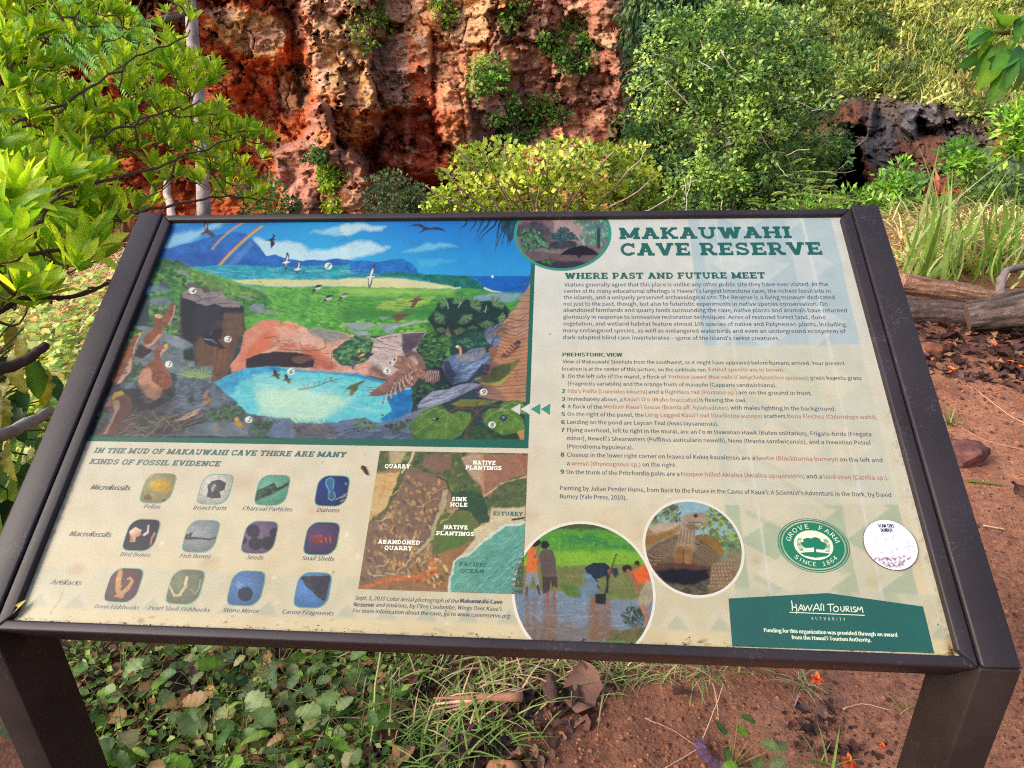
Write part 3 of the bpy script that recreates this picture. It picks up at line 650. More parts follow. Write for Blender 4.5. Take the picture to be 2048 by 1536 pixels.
# sea and strip of beach
A.poly(fa([(300, 600), (520, 575), (900, 560), (1300, 585), (2048, 560), (2048, 720), (800, 720), (450, 640)]), [(16, 140, 160), (40, 165, 180)], 2, 1.5, .12)
A.hatch(fa([(420, 600), (1300, 600), (2048, 590), (2048, 700), (850, 700)]), 90, 26, 1.2, [(110, 200, 205), (12, 110, 150), (30, 150, 175), (150, 215, 210)], 0, 4, 1, .6)
A.poly(fb([(0, 640), (450, 650), (820, 655), (1300, 675), (1500, 760), (1500, 830), (0, 790)]), [(18, 128, 146), (34, 150, 160)], 2, 1.5, .12)
A.hatch(fb([(0, 630), (450, 640), (800, 660), (500, 700), (0, 690)]), 40, 22, 1.2, [(120, 205, 205), (20, 110, 140)], 0, 4, 2, .6)
A.poly(fb([(450, 650), (520, 632), (700, 645), (850, 655), (1300, 672), (1400, 720), (1480, 790), (1470, 835), (1250, 800), (1000, 750), (800, 690), (400, 680)]), [(14, 96, 92), (30, 120, 104)], 2, 2, .2)
A.poly(fa([(780, 720), (1300, 710), (2048, 710), (2048, 782), (1200, 782), (950, 760)]), [(214, 212, 150), (200, 206, 140)], 3, 2, .06)
A.poly(fb([(0, 700), (500, 695), (860, 730), (1180, 790), (1210, 805), (1000, 815), (500, 800), (0, 785)]), [(222, 216, 160), (206, 212, 160)], 3, 2, .06)
A.poly(fb([(1300, 677), (1990, 677), (1960, 800), (1880, 850), (1560, 835), (1480, 790), (1400, 710)]), [(8, 88, 176), (12, 104, 190)], 1, .5, .08)
A.line(fb([(1000, 800), (1150, 808), (1230, 795)]), 3, (220, 232, 226), a=.8); A.line(fb([(1480, 800), (1560, 830), (1640, 840)]), 4, (214, 220, 190), 2, a=.9)
# green plain
A.poly(fa([(330, 575), (520, 620), (760, 700), (1000, 770), (1250, 785), (2048, 785), (2048, 1280), (0, 1280), (0, 500)]), [(70, 150, 60), (104, 176, 70)], 3, 3, .18)
A.poly(fb([(0, 785), (400, 795), (900, 805), (1300, 800), (1600, 840), (1880, 850), (1780, 1100), (1400, 1280), (0, 1280)]), [(86, 168, 66), (60, 140, 60)], 3, 3, .18)
A.poly(fb([(360, 1010), (420, 940), (640, 900), (900, 900), (1000, 880), (820, 980), (600, 1030)]), (176, 206, 90), 6, 4, .1, .8)
A.poly(fb([(0, 800), (600, 810), (900, 830), (500, 890), (0, 880)]), (130, 196, 88), 6, 4, .1, .7)
gg = [(54, 128, 50), (84, 160, 58), (120, 186, 70), (40, 108, 52), (150, 200, 84), (30, 92, 50)]
A.hatch(fb([(0, 800), (1500, 820), (1300, 1000), (0, 1040)]), 170, 18, 1.8, gg, 2, 10, 3, .6)
A.hatch(fa([(800, 780), (2048, 800), (2048, 1100), (1000, 1100)]), 190, 18, 2, gg, 12, 14, 4, .6)
A.poly(fb([(1310, 905), (1400, 875), (1650, 850), (1880, 860), (1830, 920), (1700, 945), (1450, 935)]), [(140, 170, 176), (110, 150, 160)], 2, 2, .12)
# left hill
A.poly(fa([(0, 640), (60, 500), (140, 490), (240, 520), (330, 560), (430, 620), (560, 640), (680, 690), (800, 740), (1000, 790), (1180, 860), (1250, 950), (1100, 1060), (960, 1100), (800, 1280), (0, 1280)]), [(46, 104, 52), (66, 134, 56)], 2, 3, .25)
dk = [(30, 74, 42), (48, 104, 48), (74, 132, 58), (98, 156, 62), (24, 60, 44), (120, 166, 84)]
A.dabs(fa([(0, 640), (80, 500), (330, 550), (560, 640), (760, 740), (1000, 800), (1150, 900), (950, 960), (600, 820), (300, 850), (0, 900)]), 260, 5, dk, 5, .6, 20, 60)
A.dabs(fa([(60, 500), (330, 530), (330, 600), (60, 640)]), 70, 4, [(22, 66, 52), (34, 88, 56), (50, 104, 60)], 6)
for p, c in ((fa([(280, 615), (350, 620), (430, 690), (400, 700), (330, 660)]), (128, 150, 150)), (fa([(0, 780), (100, 770), (210, 820), (180, 840), (0, 830)]), (122, 146, 160)), (fa([(0, 900), (140, 890), (230, 940), (180, 1000), (40, 960), (0, 1000)]), (112, 136, 140)), (fa([(900, 870), (1000, 880), (1090, 930), (1000, 925)]), (150, 160, 140)), (fa([(880, 750), (1100, 790), (1200, 830), (1100, 820)]), (120, 190, 150))):
    A.poly(p, [c, tuple(int(q * .78) for q in c)], 1.5, 2, .18)
A.poly(fa([(0, 1010), (200, 1000), (320, 880), (330, 1280), (0, 1280)]), [(60, 96, 52), (86, 104, 82)], 3, 3, .25)
A.dabs(fa([(0, 1000), (240, 960), (320, 900), (330, 1280), (0, 1280)]), 60, 5, dk + [(110, 120, 110)], 7)
# right middle ground, rocks and shrubs
A.poly(fd([(700, 0), (2048, 0), (2048, 420), (1500, 200), (1200, 180), (860, 150), (480, 60)]), [(70, 142, 56), (100, 170, 66)], 3, 3, .25)
A.dabs(fd([(400, 0), (2000, 0), (1700, 150), (1300, 140), (900, 140), (480, 50)]), 150, 5, [(62, 140, 48), (98, 182, 62), (44, 110, 50), (140, 200, 70)], 8, .5, 10, 30)
for p in (fd([(810, 40), (1160, 30), (1220, 60), (1000, 110), (930, 100)]), fd([(920, 120), (1080, 130), (1160, 165), (1000, 170)]), fd([(1230, 50), (1380, 60), (1400, 140), (1330, 150)]), fb([(400, 1095), (520, 1090), (440, 1130)]), fb([(0, 1160), (200, 1150), (330, 1210), (200, 1230)]), fb([(390, 1180), (600, 1160), (830, 1130), (800, 1170), (560, 1200), (540, 1270), (470, 1260)]), fb([(100, 1230), (240, 1240), (280, 1280), (180, 1280)])):
    A.poly(p, [(160, 176, 176), (120, 140, 140)], 1.5, 2, .15)
A.line(fd([(1400, 80), (1700, 20), (1860, 10)]), 3, (170, 190, 170), a=.8)
# boulders on the left top of the shaft
A.poly(fa([(310, 1280), (310, 850), (960, 990), (980, 1280)]), (30, 34, 46), 2, 1, .15)
A.poly(fa([(1010, 990), (1080, 955), (1160, 965), (1175, 1030), (1110, 1060), (1020, 1030)]), [(150, 160, 160), (96, 116, 124)], 1.2, 1.5, .15)
A.poly(fa([(1160, 1050), (1200, 1020), (1310, 1055), (1250, 1075)]), [(150, 160, 150), (120, 132, 120)], 1.2, 1.5, .15)
# sinkhole shaft in shade, left
A.poly(fc([(1020, 560), (1030, 0), (1680, 0), (1660, 80), (1580, 340), (1500, 560), (1360, 650), (1200, 480), (1180, 260), (1060, 190)]), [(110, 76, 48), (84, 58, 44)], 2, 2, .22)
A.poly(fc([(1030, 0), (1330, 0), (1200, 200), (1180, 260), (1050, 190)]), (22, 26, 40), 5, 3, .2)
A.poly(fa([(320, 900), (460, 940), (660, 980), (720, 1000), (600, 1280), (320, 1280)]), (20, 24, 38), 4, 2, .2)
A.poly(fa([(460, 1000), (700, 1000), (780, 1280), (440, 1280)]), (54, 56, 70), 10, 6, .25, .7)
A.poly(fa([(760, 1050), (970, 1050), (950, 1280), (740, 1280)]), [(112, 84, 60), (84, 66, 56)], 6, 3, .2)
A.hatch(fc([(1200, 300), (1500, 100), (1560, 300), (1400, 600)]), 40, 26, 1.6, [(140, 92, 52), (60, 40, 34), (120, 90, 70)], 98, 14, 9, .6)
A.poly(fa([(330, 850), (420, 790), (560, 800), (720, 840), (800, 900), (935, 960), (920, 1005), (720, 985), (660, 960), (580, 985), (470, 950), (430, 920), (320, 900)]), [(150, 138, 132), (108, 102, 104)], 1.3, 2, .2)
A.line(fa([(470, 950), (560, 905), (660, 900), (720, 860)]), 1.4, (64, 60, 66)); A.line(fa([(700, 960), (820, 950), (930, 965)]), 1.4, (64, 60, 66)); A.line(fa([(340, 860), (430, 860), (500, 880), (520, 905)]), 1.2, (70, 64, 68))
# pink and orange sinkhole wall
A.poly(fd([(0, 120), (180, 20), (280, 30), (440, 100), (560, 90), (860, 150), (1160, 200), (1280, 260), (1320, 420), (1300, 560), (1330, 680), (1160, 640), (760, 600), (0, 530), (-120, 560), (-200, 520), (-160, 400), (-100, 240)]), [(206, 150, 124), (224, 176, 152)], 1.5, 2, .14)
A.poly(fc([(1680, 130), (1850, 0), (2048, 0), (2048, 260), (1850, 340), (1700, 500), (1550, 540), (1540, 460), (1640, 330)]), [(218, 150, 122), (196, 120, 92)], 2, 2, .15)
for p in (fd([(330, 290), (500, 300), (640, 400), (740, 520), (740, 560), (620, 570), (500, 520), (480, 430), (380, 400)]), fd([(0, 60), (140, 40), (260, 60), (400, 150), (240, 220), (60, 180)]), fd([(100, 270), (300, 250), (320, 330), (120, 330)]), fc([(1880, 130), (2000, 100), (1960, 260), (1700, 440), (1640, 470), (1720, 300)])):
    A.poly(p, (206, 104, 66), 7, 4, .12, .75)
A.poly(fd([(430, 100), (560, 90), (860, 160), (900, 200), (640, 260), (620, 230), (480, 180)]), [(150, 150, 140), (124, 128, 122)], 2, 2, .15)
for p in ([(100, 330), (330, 350), (520, 350), (640, 310)], [(330, 210), (350, 300), (470, 380)], [(90, 240), (260, 230), (400, 150)], [(620, 230), (640, 300), (560, 350)], [(430, 110), (490, 190), (560, 220)], [(-60, 200), (60, 190), (100, 240), (0, 320)], [(500, 440), (480, 520), (560, 560)], [(640, 380), (700, 380), (700, 480)]):
    A.line(fd(p), 1.6, (92, 58, 52), .8)
A.hatch(fd([(0, 60), (440, 110), (860, 180), (700, 300), (0, 330)]), 70, 16, .9, [(120, 80, 70), (236, 196, 176)], 8, 16, 10, .6)
A.poly(fd([(-60, 380), (60, 360), (300, 370), (460, 400), (500, 470), (490, 540), (300, 540), (0, 530), (-80, 520)]), (28, 26, 34), 2, 1.5, .2)
A.poly(fd([(250, 420), (460, 400), (480, 450), (330, 500), (260, 480)]), (120, 82, 68), 3, 2, .2)
A.poly(fc([(1700, 400), (1850, 340), (2048, 340), (2048, 470), (1900, 480), (1700, 500)]), (28, 28, 36), 2, 1.5, .2)
# right wall of the sinkhole
A.poly(fd([(1150, 220), (1300, 180), (1480, 150), (1780, 130), (1700, 300), (1680, 500), (1500, 640), (1330, 680), (1180, 560), (1120, 460)]), [(186, 168, 162), (206, 186, 176)], 1.6, 2, .14)
A.poly(fd([(1500, 160), (1770, 140), (1680, 290), (1540, 400), (1500, 330)]), [(92, 76, 92), (110, 92, 100)], 1.5, 1.5, .15)
for p in ([(1200, 210), (1290, 270), (1400, 300), (1660, 290)], [(1160, 310), (1330, 320), (1480, 360)], [(1260, 210), (1480, 180)]):
    A.line(fd(p), 1.6, (90, 74, 74), .8)
A.hatch(fd([(1180, 250), (1480, 180), (1480, 420), (1250, 560)]), 60, 16, .9, [(120, 96, 92), (222, 206, 198)], 12, 14, 11, .6)
A.poly(fd([(1150, 560), (1330, 690), (1500, 690), (1300, 600), (1180, 520)]), (150, 84, 62), 5, 2, .15, .7)
# pond
A.poly(fc([(1360, 650), (1500, 570), (1700, 500), (1900, 480), (2048, 480), (2400, 520)]) + fd([(780, 595), (1000, 610), (1290, 690), (1600, 770), (1640, 900), (1600, 1040), (1480, 1120), (1290, 1165), (900, 1180), (480, 1180), (280, 1170), (200, 1110), (60, 1110)]) + fc([(1700, 960), (1600, 830), (1470, 740)]), [(86, 196, 208), (110, 206, 206)], 1.6, 1.5, .08)
A.poly(fc([(1350, 650), (1500, 570), (1700, 500), (2048, 470), (2048, 540), (1800, 560), (1640, 640), (1560, 760), (1500, 760)]), [(34, 140, 190), (60, 168, 204)], 5, 4, .1, .85)
A.poly(fd([(780, 595), (1000, 610), (1290, 690), (1290, 720), (1000, 650), (600, 600), (0, 570), (0, 540)]), (20, 120, 186), 4, 3, .1, .8)
A.poly(fd([(1330, 880), (1500, 800), (1620, 790), (1640, 900), (1600, 1040), (1480, 1120), (1290, 1165), (1250, 1130), (1380, 1040), (1340, 940)]), [(14, 104, 168), (24, 124, 186)], 3, 3, .12)
A.poly(fd([(-180, 820), (100, 790), (700, 850), (900, 920), (700, 1040), (600, 1150), (300, 1170), (60, 1110), (-120, 1050)]), [(190, 226, 190), (166, 220, 196)], 14, 6, .05, .9)
A.hatch(fd([(-150, 620), (700, 640), (1250, 740), (1300, 1040), (0, 1080)]), 130, 40, 1.6, [(150, 228, 222), (60, 178, 204), (196, 234, 216), (110, 210, 210)], 4, 10, 12, .45)
# driftwood, ducks
A.line(fd([(330, 790), (430, 780), (560, 740), (700, 690), (830, 660)]), 3.2, (96, 74, 70), 1); 
for p in ([(400, 780), (380, 730)], [(430, 780), (420, 720)], [(500, 745), (505, 705)], [(620, 710), (640, 650)], [(690, 690), (770, 720)], [(700, 690), (690, 650), (720, 660)], [(430, 790), (470, 810)], [(570, 735), (560, 700), (600, 700)]):
    A.line(fd(p), 1.8, (100, 78, 72), 1)
for (x, y) in ((1280, 1080), (1360, 1060)): A.ell(*fd([(x, y)])[0], 3.6, 1.6, (70, 70, 76))
for dx, dy in ((0, 0), (125, 52)):
    A.poly(fd([(10 + dx, 640 + dy), (60 + dx, 610 + dy), (130 + dx, 615 + dy), (90 + dx, 645 + dy)]), (74, 58, 46), .8, .6)
    A.poly(fd([(40 + dx, 560 + dy), (72 + dx, 570 + dy), (90 + dx, 625 + dy), (40 + dx, 625 + dy)]), (60, 48, 42), .8, .6)
    A.poly(fd([(50 + dx, 635 + dy), (100 + dx, 635 + dy), (120 + dx, 672 + dy), (85 + dx, 675 + dy)]), (88, 66, 50), .8, .6)
# trees round the pond
tg = [(46, 96, 60), (70, 128, 76), (98, 152, 96), (34, 72, 54), (120, 168, 110)]
A.poly(fd([(720, 420), (700, 350), (860, 240), (960, 180), (1120, 190), (1180, 240), (1120, 460), (940, 540), (780, 500)]), (44, 84, 60), 2, 3, .25)
A.dabs(fd([(720, 400), (860, 240), (960, 180), (1120, 190), (1180, 240), (1110, 460), (940, 520), (780, 490)]), 150, 4.6, tg, 13, .5, 0, 40)
A.line(fd([(920, 480), (940, 560)]), 1.6, (120, 110, 100)); A.line(fd([(720, 590), (860, 520), (920, 530)]), 1.3, (150, 140, 130))
A.line(fd([(1050, 520), (1060, 600), (1040, 640)]), 1.2, (130, 150, 150)); A.line(fd([(1040, 540), (1120, 545)]), 1.1, (120, 140, 150))
A.poly(fe([(440, 300), (520, 180), (640, 140), (780, 170), (860, 260), (760, 400), (700, 560), (560, 560), (420, 360)]), (30, 58, 48), 2, 3, .25)
A.poly(fe([(500, 520), (760, 400), (900, 640), (980, 740), (640, 860), (460, 1000), (380, 1000), (380, 820), (520, 740), (700, 700), (690, 600)]), (22, 40, 48), 3, 3, .25)
A.dabs(fe([(440, 300), (520, 180), (640, 140), (780, 170), (860, 270), (760, 400), (700, 560), (560, 540)]), 190, 4.2, [(44, 92, 52), (72, 122, 52), (104, 150, 58), (28, 64, 48), (56, 108, 60)], 14, .45, 0, 30)
A.dabs(fe([(380, 780), (560, 720), (800, 760), (560, 860), (430, 1000), (380, 980)]), 60, 4, [(40, 84, 44), (64, 110, 46), (28, 58, 46)], 15, .5, 0, 50)
# fan palms
A.poly(fb([(900, 1110), (1000, 960), (1100, 900), (1250, 900), (1450, 940), (1650, 930), (1750, 1040), (1700, 1180), (1500, 1280), (1000, 1280)]), (26, 54, 48), 4, 4, .3)
for (x, y, r_, a0) in ((1100, 960, 70, 200), (1240, 960, 80, 250), (1060, 1080, 90, 150), (1260, 1080, 90, 60), (1340, 990, 100, -30), (1570, 980, 100, -40), (1500, 1130, 80, 90), (1620, 1100, 70, 20), (1230, 1200, 75, 90), (1040, 1200, 50, 100), (1360, 1180, 55, 90)):
    for k in range(11):
        t = math.radians(a0 - 62 + k * 12.4)
        A.line(fb([(x, y), (x + r_ * math.cos(t) * .6, y + r_ * math.sin(t) * .55), (x + r_ * math.cos(t), y + r_ * math.sin(t) * .95)]), 1.4, [(94, 134, 88), (66, 108, 76), (124, 156, 110)][k % 3], 3.2, a=.85)
for p in ([(1110, 1010), (1100, 950)], [(1210, 1000), (1240, 950)], [(1490, 1050), (1500, 980)]): A.line(fb(p), 1.2, (190, 210, 190))
A.line(fe([(900, 130), (910, 260)]), 4, (150, 120, 100), 3); A.poly(fe([(760, 160), (800, 70), (830, 180), (800, 195)]), (150, 120, 105), 2, 1.5); A.poly(fe([(930, 150), (980, 120), (1010, 160), (950, 185)]), (146, 116, 104), 2, 1.5)
# rocks on the right
A.poly(fe([(840, 200), (1060, 100), (1220, 120), (1320, 320), (1200, 330), (900, 320)]), (36, 70, 62), 3, 4, .3)
A.dabs(fe([(900, 250), (1100, 90), (1230, 130), (1230, 290), (1000, 320)]), 60, 4, [(50, 104, 84), (34, 76, 66), (78, 130, 100)], 16, .5)
A.poly(fe([(1220, 110), (1500, 0), (1440, 200), (1360, 330), (1250, 260)]), [(120, 140, 168), (90, 106, 140)], 2, 2, .2)
A.hatch(fe([(1240, 110), (1480, 20), (1400, 250), (1270, 230)]), 34, 14, 1.2, [(176, 190, 206), (60, 72, 104)], -30, 25, 17, .8)
A.poly(fe([(730, 540), (760, 450), (880, 400), (1100, 400), (1300, 380), (1310, 520), (1200, 640), (1000, 720), (860, 760), (770, 640)]), [(112, 138, 172), (76, 96, 132)], 2, 2.5, .2)
A.poly(fe([(740, 490), (800, 480), (890, 640), (860, 755), (770, 650)]), (58, 60, 88), 2, 2, .2)
A.hatch(fe([(860, 480), (1280, 430), (1200, 620), (950, 700)]), 50, 22, 1.6, [(160, 184, 210), (60, 74, 110)], -25, 20, 18, .7)
A.poly(fe([(1000, 740), (1200, 520), (1330, 520), (1300, 700), (1180, 900), (1000, 900)]), (44, 62, 84), 4, 3, .2)
A.poly(fe([(440, 1040), (460, 960), (610, 840), (820, 800), (1020, 740), (1200, 750), (1020, 850), (820, 940), (640, 1010)]), [(152, 160, 178), (120, 128, 150)], 1.6, 2, .2)
A.hatch(fe([(480, 1000), (620, 860), (1150, 760), (820, 920)]), 46, 26, 1.4, [(190, 198, 210), (78, 82, 110)], -24, 14, 19, .7)
A.poly(fe([(240, 1180), (280, 1110), (500, 1040), (640, 1010), (540, 1120), (420, 1150)]), [(140, 146, 160), (96, 100, 118)], 1.6, 2, .2)
# leaning palm trunk on the right
A.poly(fe([(1500, 0), (1760, -160), (1780, -200), (1760, 200), (1720, 960), (1560, 960), (1160, 900), (1320, 480), (1420, 200)]), [(196, 142, 100), (170, 120, 88)], 1.6, 1, .12)
A.poly(fb([(1560, 1280), (1800, 1000), (1970, 710), (1980, 900), (1955, 1280)]), [(190, 152, 124), (170, 128, 100)], 1.6, 1, .12)
A.poly(fe([(1170, 900), (1320, 500), (1480, 560), (1330, 760), (1500, 940)]), (128, 104, 104), 6, 3, .15, .7)
for k in range(22):
    t = k / 22; x0 = 1480 - 320 * t - 60 * (t > .5); y0 = 20 + 900 * t
    A.line(fe([(x0 + 10, y0 - 40), (x0 + 160, y0 - 10 + 40 * t), (1740, y0 - 110 + 130 * t)]), 1.8, [(110, 76, 66), (140, 96, 76)][k % 2], 1, warp=2)
for k in range(9): A.line(fb([(1600 + 40 * k, 1250 - 66 * k), (1700 + 30 * k, 1220 - 70 * k), (1960, 1180 - 60 * k)]), 2, (96, 72, 72), 1, warp=2, a=.8)
# foreground rocks, bottom edge
A.poly(fc([(0, 1190), (120, 800), (300, 660), (560, 640), (600, 780), (960, 780), (1000, 560), (1100, 560), (1350, 620), (1500, 760), (1600, 840), (1720, 970), (1850, 980), (2048, 1020), (2048, 1190)]), [(66, 76, 88), (96, 110, 122)], 2, 3, .25)
A.poly(fd([(-20, 1340), (0, 1120), (220, 1110), (300, 1180), (480, 1190), (760, 1160), (920, 1120), (1100, 1110), (1200, 1170), (1480, 1130), (1640, 1100), (1640, 1350)]), [(112, 132, 162), (80, 96, 124)], 2, 3, .22)
A.poly(fc([(480, 60), (700, 60), (1000, 180), (1160, 260), (1180, 460), (1360, 470), (1350, 640), (1000, 560), (880, 520), (560, 460)]), [(86, 98, 96), (110, 128, 134)], 2, 3, .25)
A.poly(fc([(520, 60), (720, 70), (660, 150), (540, 110)]), [(120, 138, 146), (96, 110, 116)], 1.5, 2)
A.poly(fc([(840, 150), (1000, 170), (1150, 250), (1170, 300), (1080, 310), (900, 240)]), [(140, 156, 160), (104, 118, 126)], 1.5, 2)
A.poly(fc([(1060, 300), (1160, 270), (1180, 420), (1060, 400)]), (30, 34, 34), 3, 2)
A.poly(fc([(560, 400), (740, 370), (860, 330), (1040, 380), (1000, 460), (720, 470), (580, 440)]), [(116, 128, 130), (90, 100, 104)], 2, 2)
A.poly(fc([(330, 330), (470, 60), (640, 100), (560, 280), (500, 420), (380, 380)]), [(40, 74, 44), (60, 96, 52)], 3, 3, .3)
A.dabs(fc([(400, 320), (480, 90), (620, 120), (520, 400)]), 40, 5, dk, 20)
A.dabs(fc([(520, 440), (660, 450), (620, 660), (500, 660)]), 46, 5, [(50, 90, 40), (74, 116, 46), (34, 66, 38)], 21, .4, 90, 30)
A.hatch(fc([(560, 480), (1000, 600), (1480, 760), (1500, 900), (800, 960), (600, 1100), (0, 1180)]), 110, 34, 2.2, [(126, 142, 154), (44, 52, 62), (90, 106, 118)], -12, 26, 22, .6)
A.poly(fc([(180, 760), (300, 680), (460, 700), (600, 700), (640, 930), (540, 940), (340, 760)]), (26, 32, 44), 5, 4, .3)
A.poly(fc([(540, 800), (960, 800), (720, 930), (560, 920)]), (24, 28, 40), 4, 3, .3)
A.poly(fc([(60, 1000), (180, 800), (300, 900), (280, 1180), (40, 1180)]), (28, 40, 44), 4, 3, .3)
A.dabs(fc([(60, 1060), (160, 840), (260, 880), (280, 1000), (180, 1120)]), 50, 4, [(58, 88, 72), (84, 112, 92), (40, 62, 56)], 23)
A.poly(fc([(440, 930), (900, 960), (1250, 1000), (1320, 1060), (900, 1180), (420, 1180)]), (44, 44, 46), 5, 4, .3, .8)
A.hatch(fc([(440, 940), (900, 960), (1320, 1000), (1200, 1120), (700, 1180), (460, 1180)]), 120, 44, 1.6, [(140, 132, 110), (98, 90, 76), (168, 158, 130), (60, 56, 50)], 0, 60, 24, .8)
A.dabs(fc([(1240, 1010), (1360, 900), (1600, 850), (1710, 960), (1600, 1020), (1300, 1040)]), 120, 3.6, [(44, 84, 38), (66, 108, 44), (28, 58, 34)], 25)
A.dabs(fc([(1740, 1190), (1780, 1060), (1900, 1020), (2040, 1030), (1900, 1180)]), 70, 3.6, [(44, 84, 38), (66, 108, 44), (28, 58, 34)], 26)
A.dabs(fd([(1310, 1200), (1480, 1160), (1600, 1140), (1500, 1260), (1380, 1290)]), 60, 3.6, [(60, 84, 40), (84, 100, 50), (34, 48, 38)], 27)
A.dabs(fd([(960, 1180), (1040, 1120), (1200, 1180), (1180, 1230), (1000, 1260)]), 40, 3.6, [(84, 112, 50), (110, 134, 60), (48, 70, 42)], 28)
A.hatch(fd([(280, 1180), (760, 1180), (780, 1320), (300, 1320)]), 60, 34, 1.8, [(126, 112, 90), (150, 134, 106), (70, 66, 60)], 20, 50, 29, .8)
A.hatch(fd([(700, 1200), (1640, 1240), (1640, 1340), (620, 1340)]), 50, 30, 1.6, [(150, 168, 190), (60, 72, 98)], -8, 18, 30, .7)
A.poly(fc([(1050, 1180), (1090, 1100), (1300, 1050), (1560, 1060), (1720, 1100), (1720, 1190)]), [(120, 138, 152), (88, 102, 116)], 2, 2, .2)
A.poly(fc([(1100, 800), (1160, 770), (1180, 830), (1120, 860)]), (40, 62, 40), 4, 2)
for k in range(44):                     # tufts of grass
    t = math.radians(-90 + (k % 22 - 10.5) * 7.5); cx_ = 1120 if k < 22 else 1250; cy_ = 590 if k < 22 else 600
    A.line(fc([(cx_, cy_), (cx_ + 70 * math.cos(t), cy_ + 70 * math.sin(t)), (cx_ + 140 * math.cos(t), cy_ + 125 * math.sin(t) + 25 * abs(math.cos(t)))]), 1.8, [(130, 160, 96), (88, 122, 70), (164, 184, 122)][k % 3], .7, warp=0)
# geese of the left edge
br, br2, pk, yl = (122, 66, 44), (92, 50, 36), (196, 160, 140), (212, 172, 50)
def bird(body, belly, tail):
    A.poly(tail, (34, 30, 38), 2, 2, .2); A.poly(body, [br, (140, 82, 52)], 1.2, 1.2, .22); A.poly(belly, [pk, (176, 132, 108)], 1.8, 1.2, .1)
bird(fc([(760, 100), (800, 40), (850, 60), (850, 140), (780, 250), (700, 300), (640, 220), (690, 130)]), fc([(840, 60), (850, 140), (760, 250), (700, 290), (640, 260), (730, 240), (800, 150)]), fc([(600, 250), (700, 260), (740, 320), (640, 390), (550, 370)]))
A.poly(fa([(120, 1120), (180, 1020), (250, 940), (270, 960), (250, 1060), (190, 1180), (130, 1180)]), [br, (150, 90, 56)], 1.2, 1, .15); A.line(fa([(255, 980), (240, 1080), (190, 1170)]), 2.5, pk)
A.poly(fa([(40, 1110), (70, 1070), (110, 1090), (120, 1140), (130, 1270), (0, 1280), (50, 1180)]), [br, (150, 90, 56)], 1.2, 1, .15); A.ell(*fa([(85, 1085)])[0], 7, 4.5, (206, 170, 120), ang=20)
bird(fc([(350, 420), (420, 360), (500, 240), (560, 160), (620, 140), (610, 200), (560, 260), (540, 400), (520, 500), (400, 640), (300, 640), (250, 600), (300, 490)]), fc([(520, 380), (540, 420), (520, 520), (420, 640), (370, 660), (440, 540), (490, 450)]), fc([(220, 640), (340, 650), (420, 660), (330, 780), (200, 800)]))
A.line(fc([(610, 170), (570, 240), (545, 340)]), 2.5, pk); A.poly(fc([(585, 150), (610, 120), (628, 130), (620, 165)]), yl, 1, .4)
A.poly(fc([(640, 510), (700, 440), (760, 400), (760, 320), (800, 270), (860, 250), (890, 260), (870, 310), (830, 320), (820, 380), (850, 460), (920, 540), (945, 640), (930, 720), (850, 760), (700, 800), (600, 700), (600, 600)]), [br, (146, 84, 56)], 1.3, 1.2, .22)
A.poly(fc([(630, 520), (700, 480), (730, 520), (740, 620), (840, 700), (820, 790), (760, 830), (680, 780), (620, 690), (590, 620)]), [(180, 128, 98), (200, 150, 118)], 3, 2, .14)
A.dabs(fc([(760, 480), (920, 560), (930, 700), (820, 680), (750, 600)]), 60, 3, [(92, 48, 36), (150, 88, 60), (110, 60, 44)], 31)
A.dabs(fc([(360, 420), (500, 400), (480, 540), (330, 640), (280, 580)]), 50, 3, [(92, 48, 36), (140, 80, 56), (80, 42, 34)], 32)
A.poly(fc([(840, 730), (930, 690), (955, 780), (930, 800), (880, 780)]), (44, 42, 52), 2, 1.5); A.line(fc([(640, 820), (650, 900)]), 4, (60, 34, 34))
A.poly(fc([(850, 265), (885, 240), (900, 250), (890, 300), (870, 285)]), yl, 1, .4); A.poly(fc([(820, 340), (850, 290), (885, 290), (870, 320), (840, 340), (825, 380)]), pk, 1.5, .6)
A.poly(fc([(290, 820), (330, 780), (440, 740), (520, 790), (540, 880), (500, 960), (440, 1020), (400, 1180), (190, 1180), (270, 1060), (350, 1000), (340, 940), (290, 900)]), [(96, 56, 42), (118, 70, 50)], 1.3, 1.2, .22)
A.poly(fc([(330, 830), (400, 830), (410, 890), (360, 980), (330, 1060), (270, 1170), (240, 1170), (330, 1000), (350, 930)]), (190, 150, 124), 1.8, 1, .1); A.poly(fc([(320, 800), (350, 745), (430, 725), (460, 760), (380, 790), (330, 830)]), (186, 150, 44), 1, .6)
A.poly(fc([(250, 870), (300, 820), (330, 840), (300, 880), (230, 915)]), (176, 96, 92), 1, .6); A.ell(*fc([(372, 830)])[0], 2.4, 2, (210, 190, 90)); A.ell(*fc([(372, 830)])[0], 1.2, 1, (20, 16, 16))
for (x, y, c) in ((185, 815, (196, 196, 200)), (165, 940, (206, 186, 206)), (85, 1080, (170, 60, 54)), (490, 1100, (200, 84, 66)), (700, 820, (120, 120, 120))): A.dabs(fc([(x - 35, y - 30), (x + 35, y - 30), (x + 35, y + 30), (x - 35, y + 30)]), 5, 3.5, [c], 33 + x)
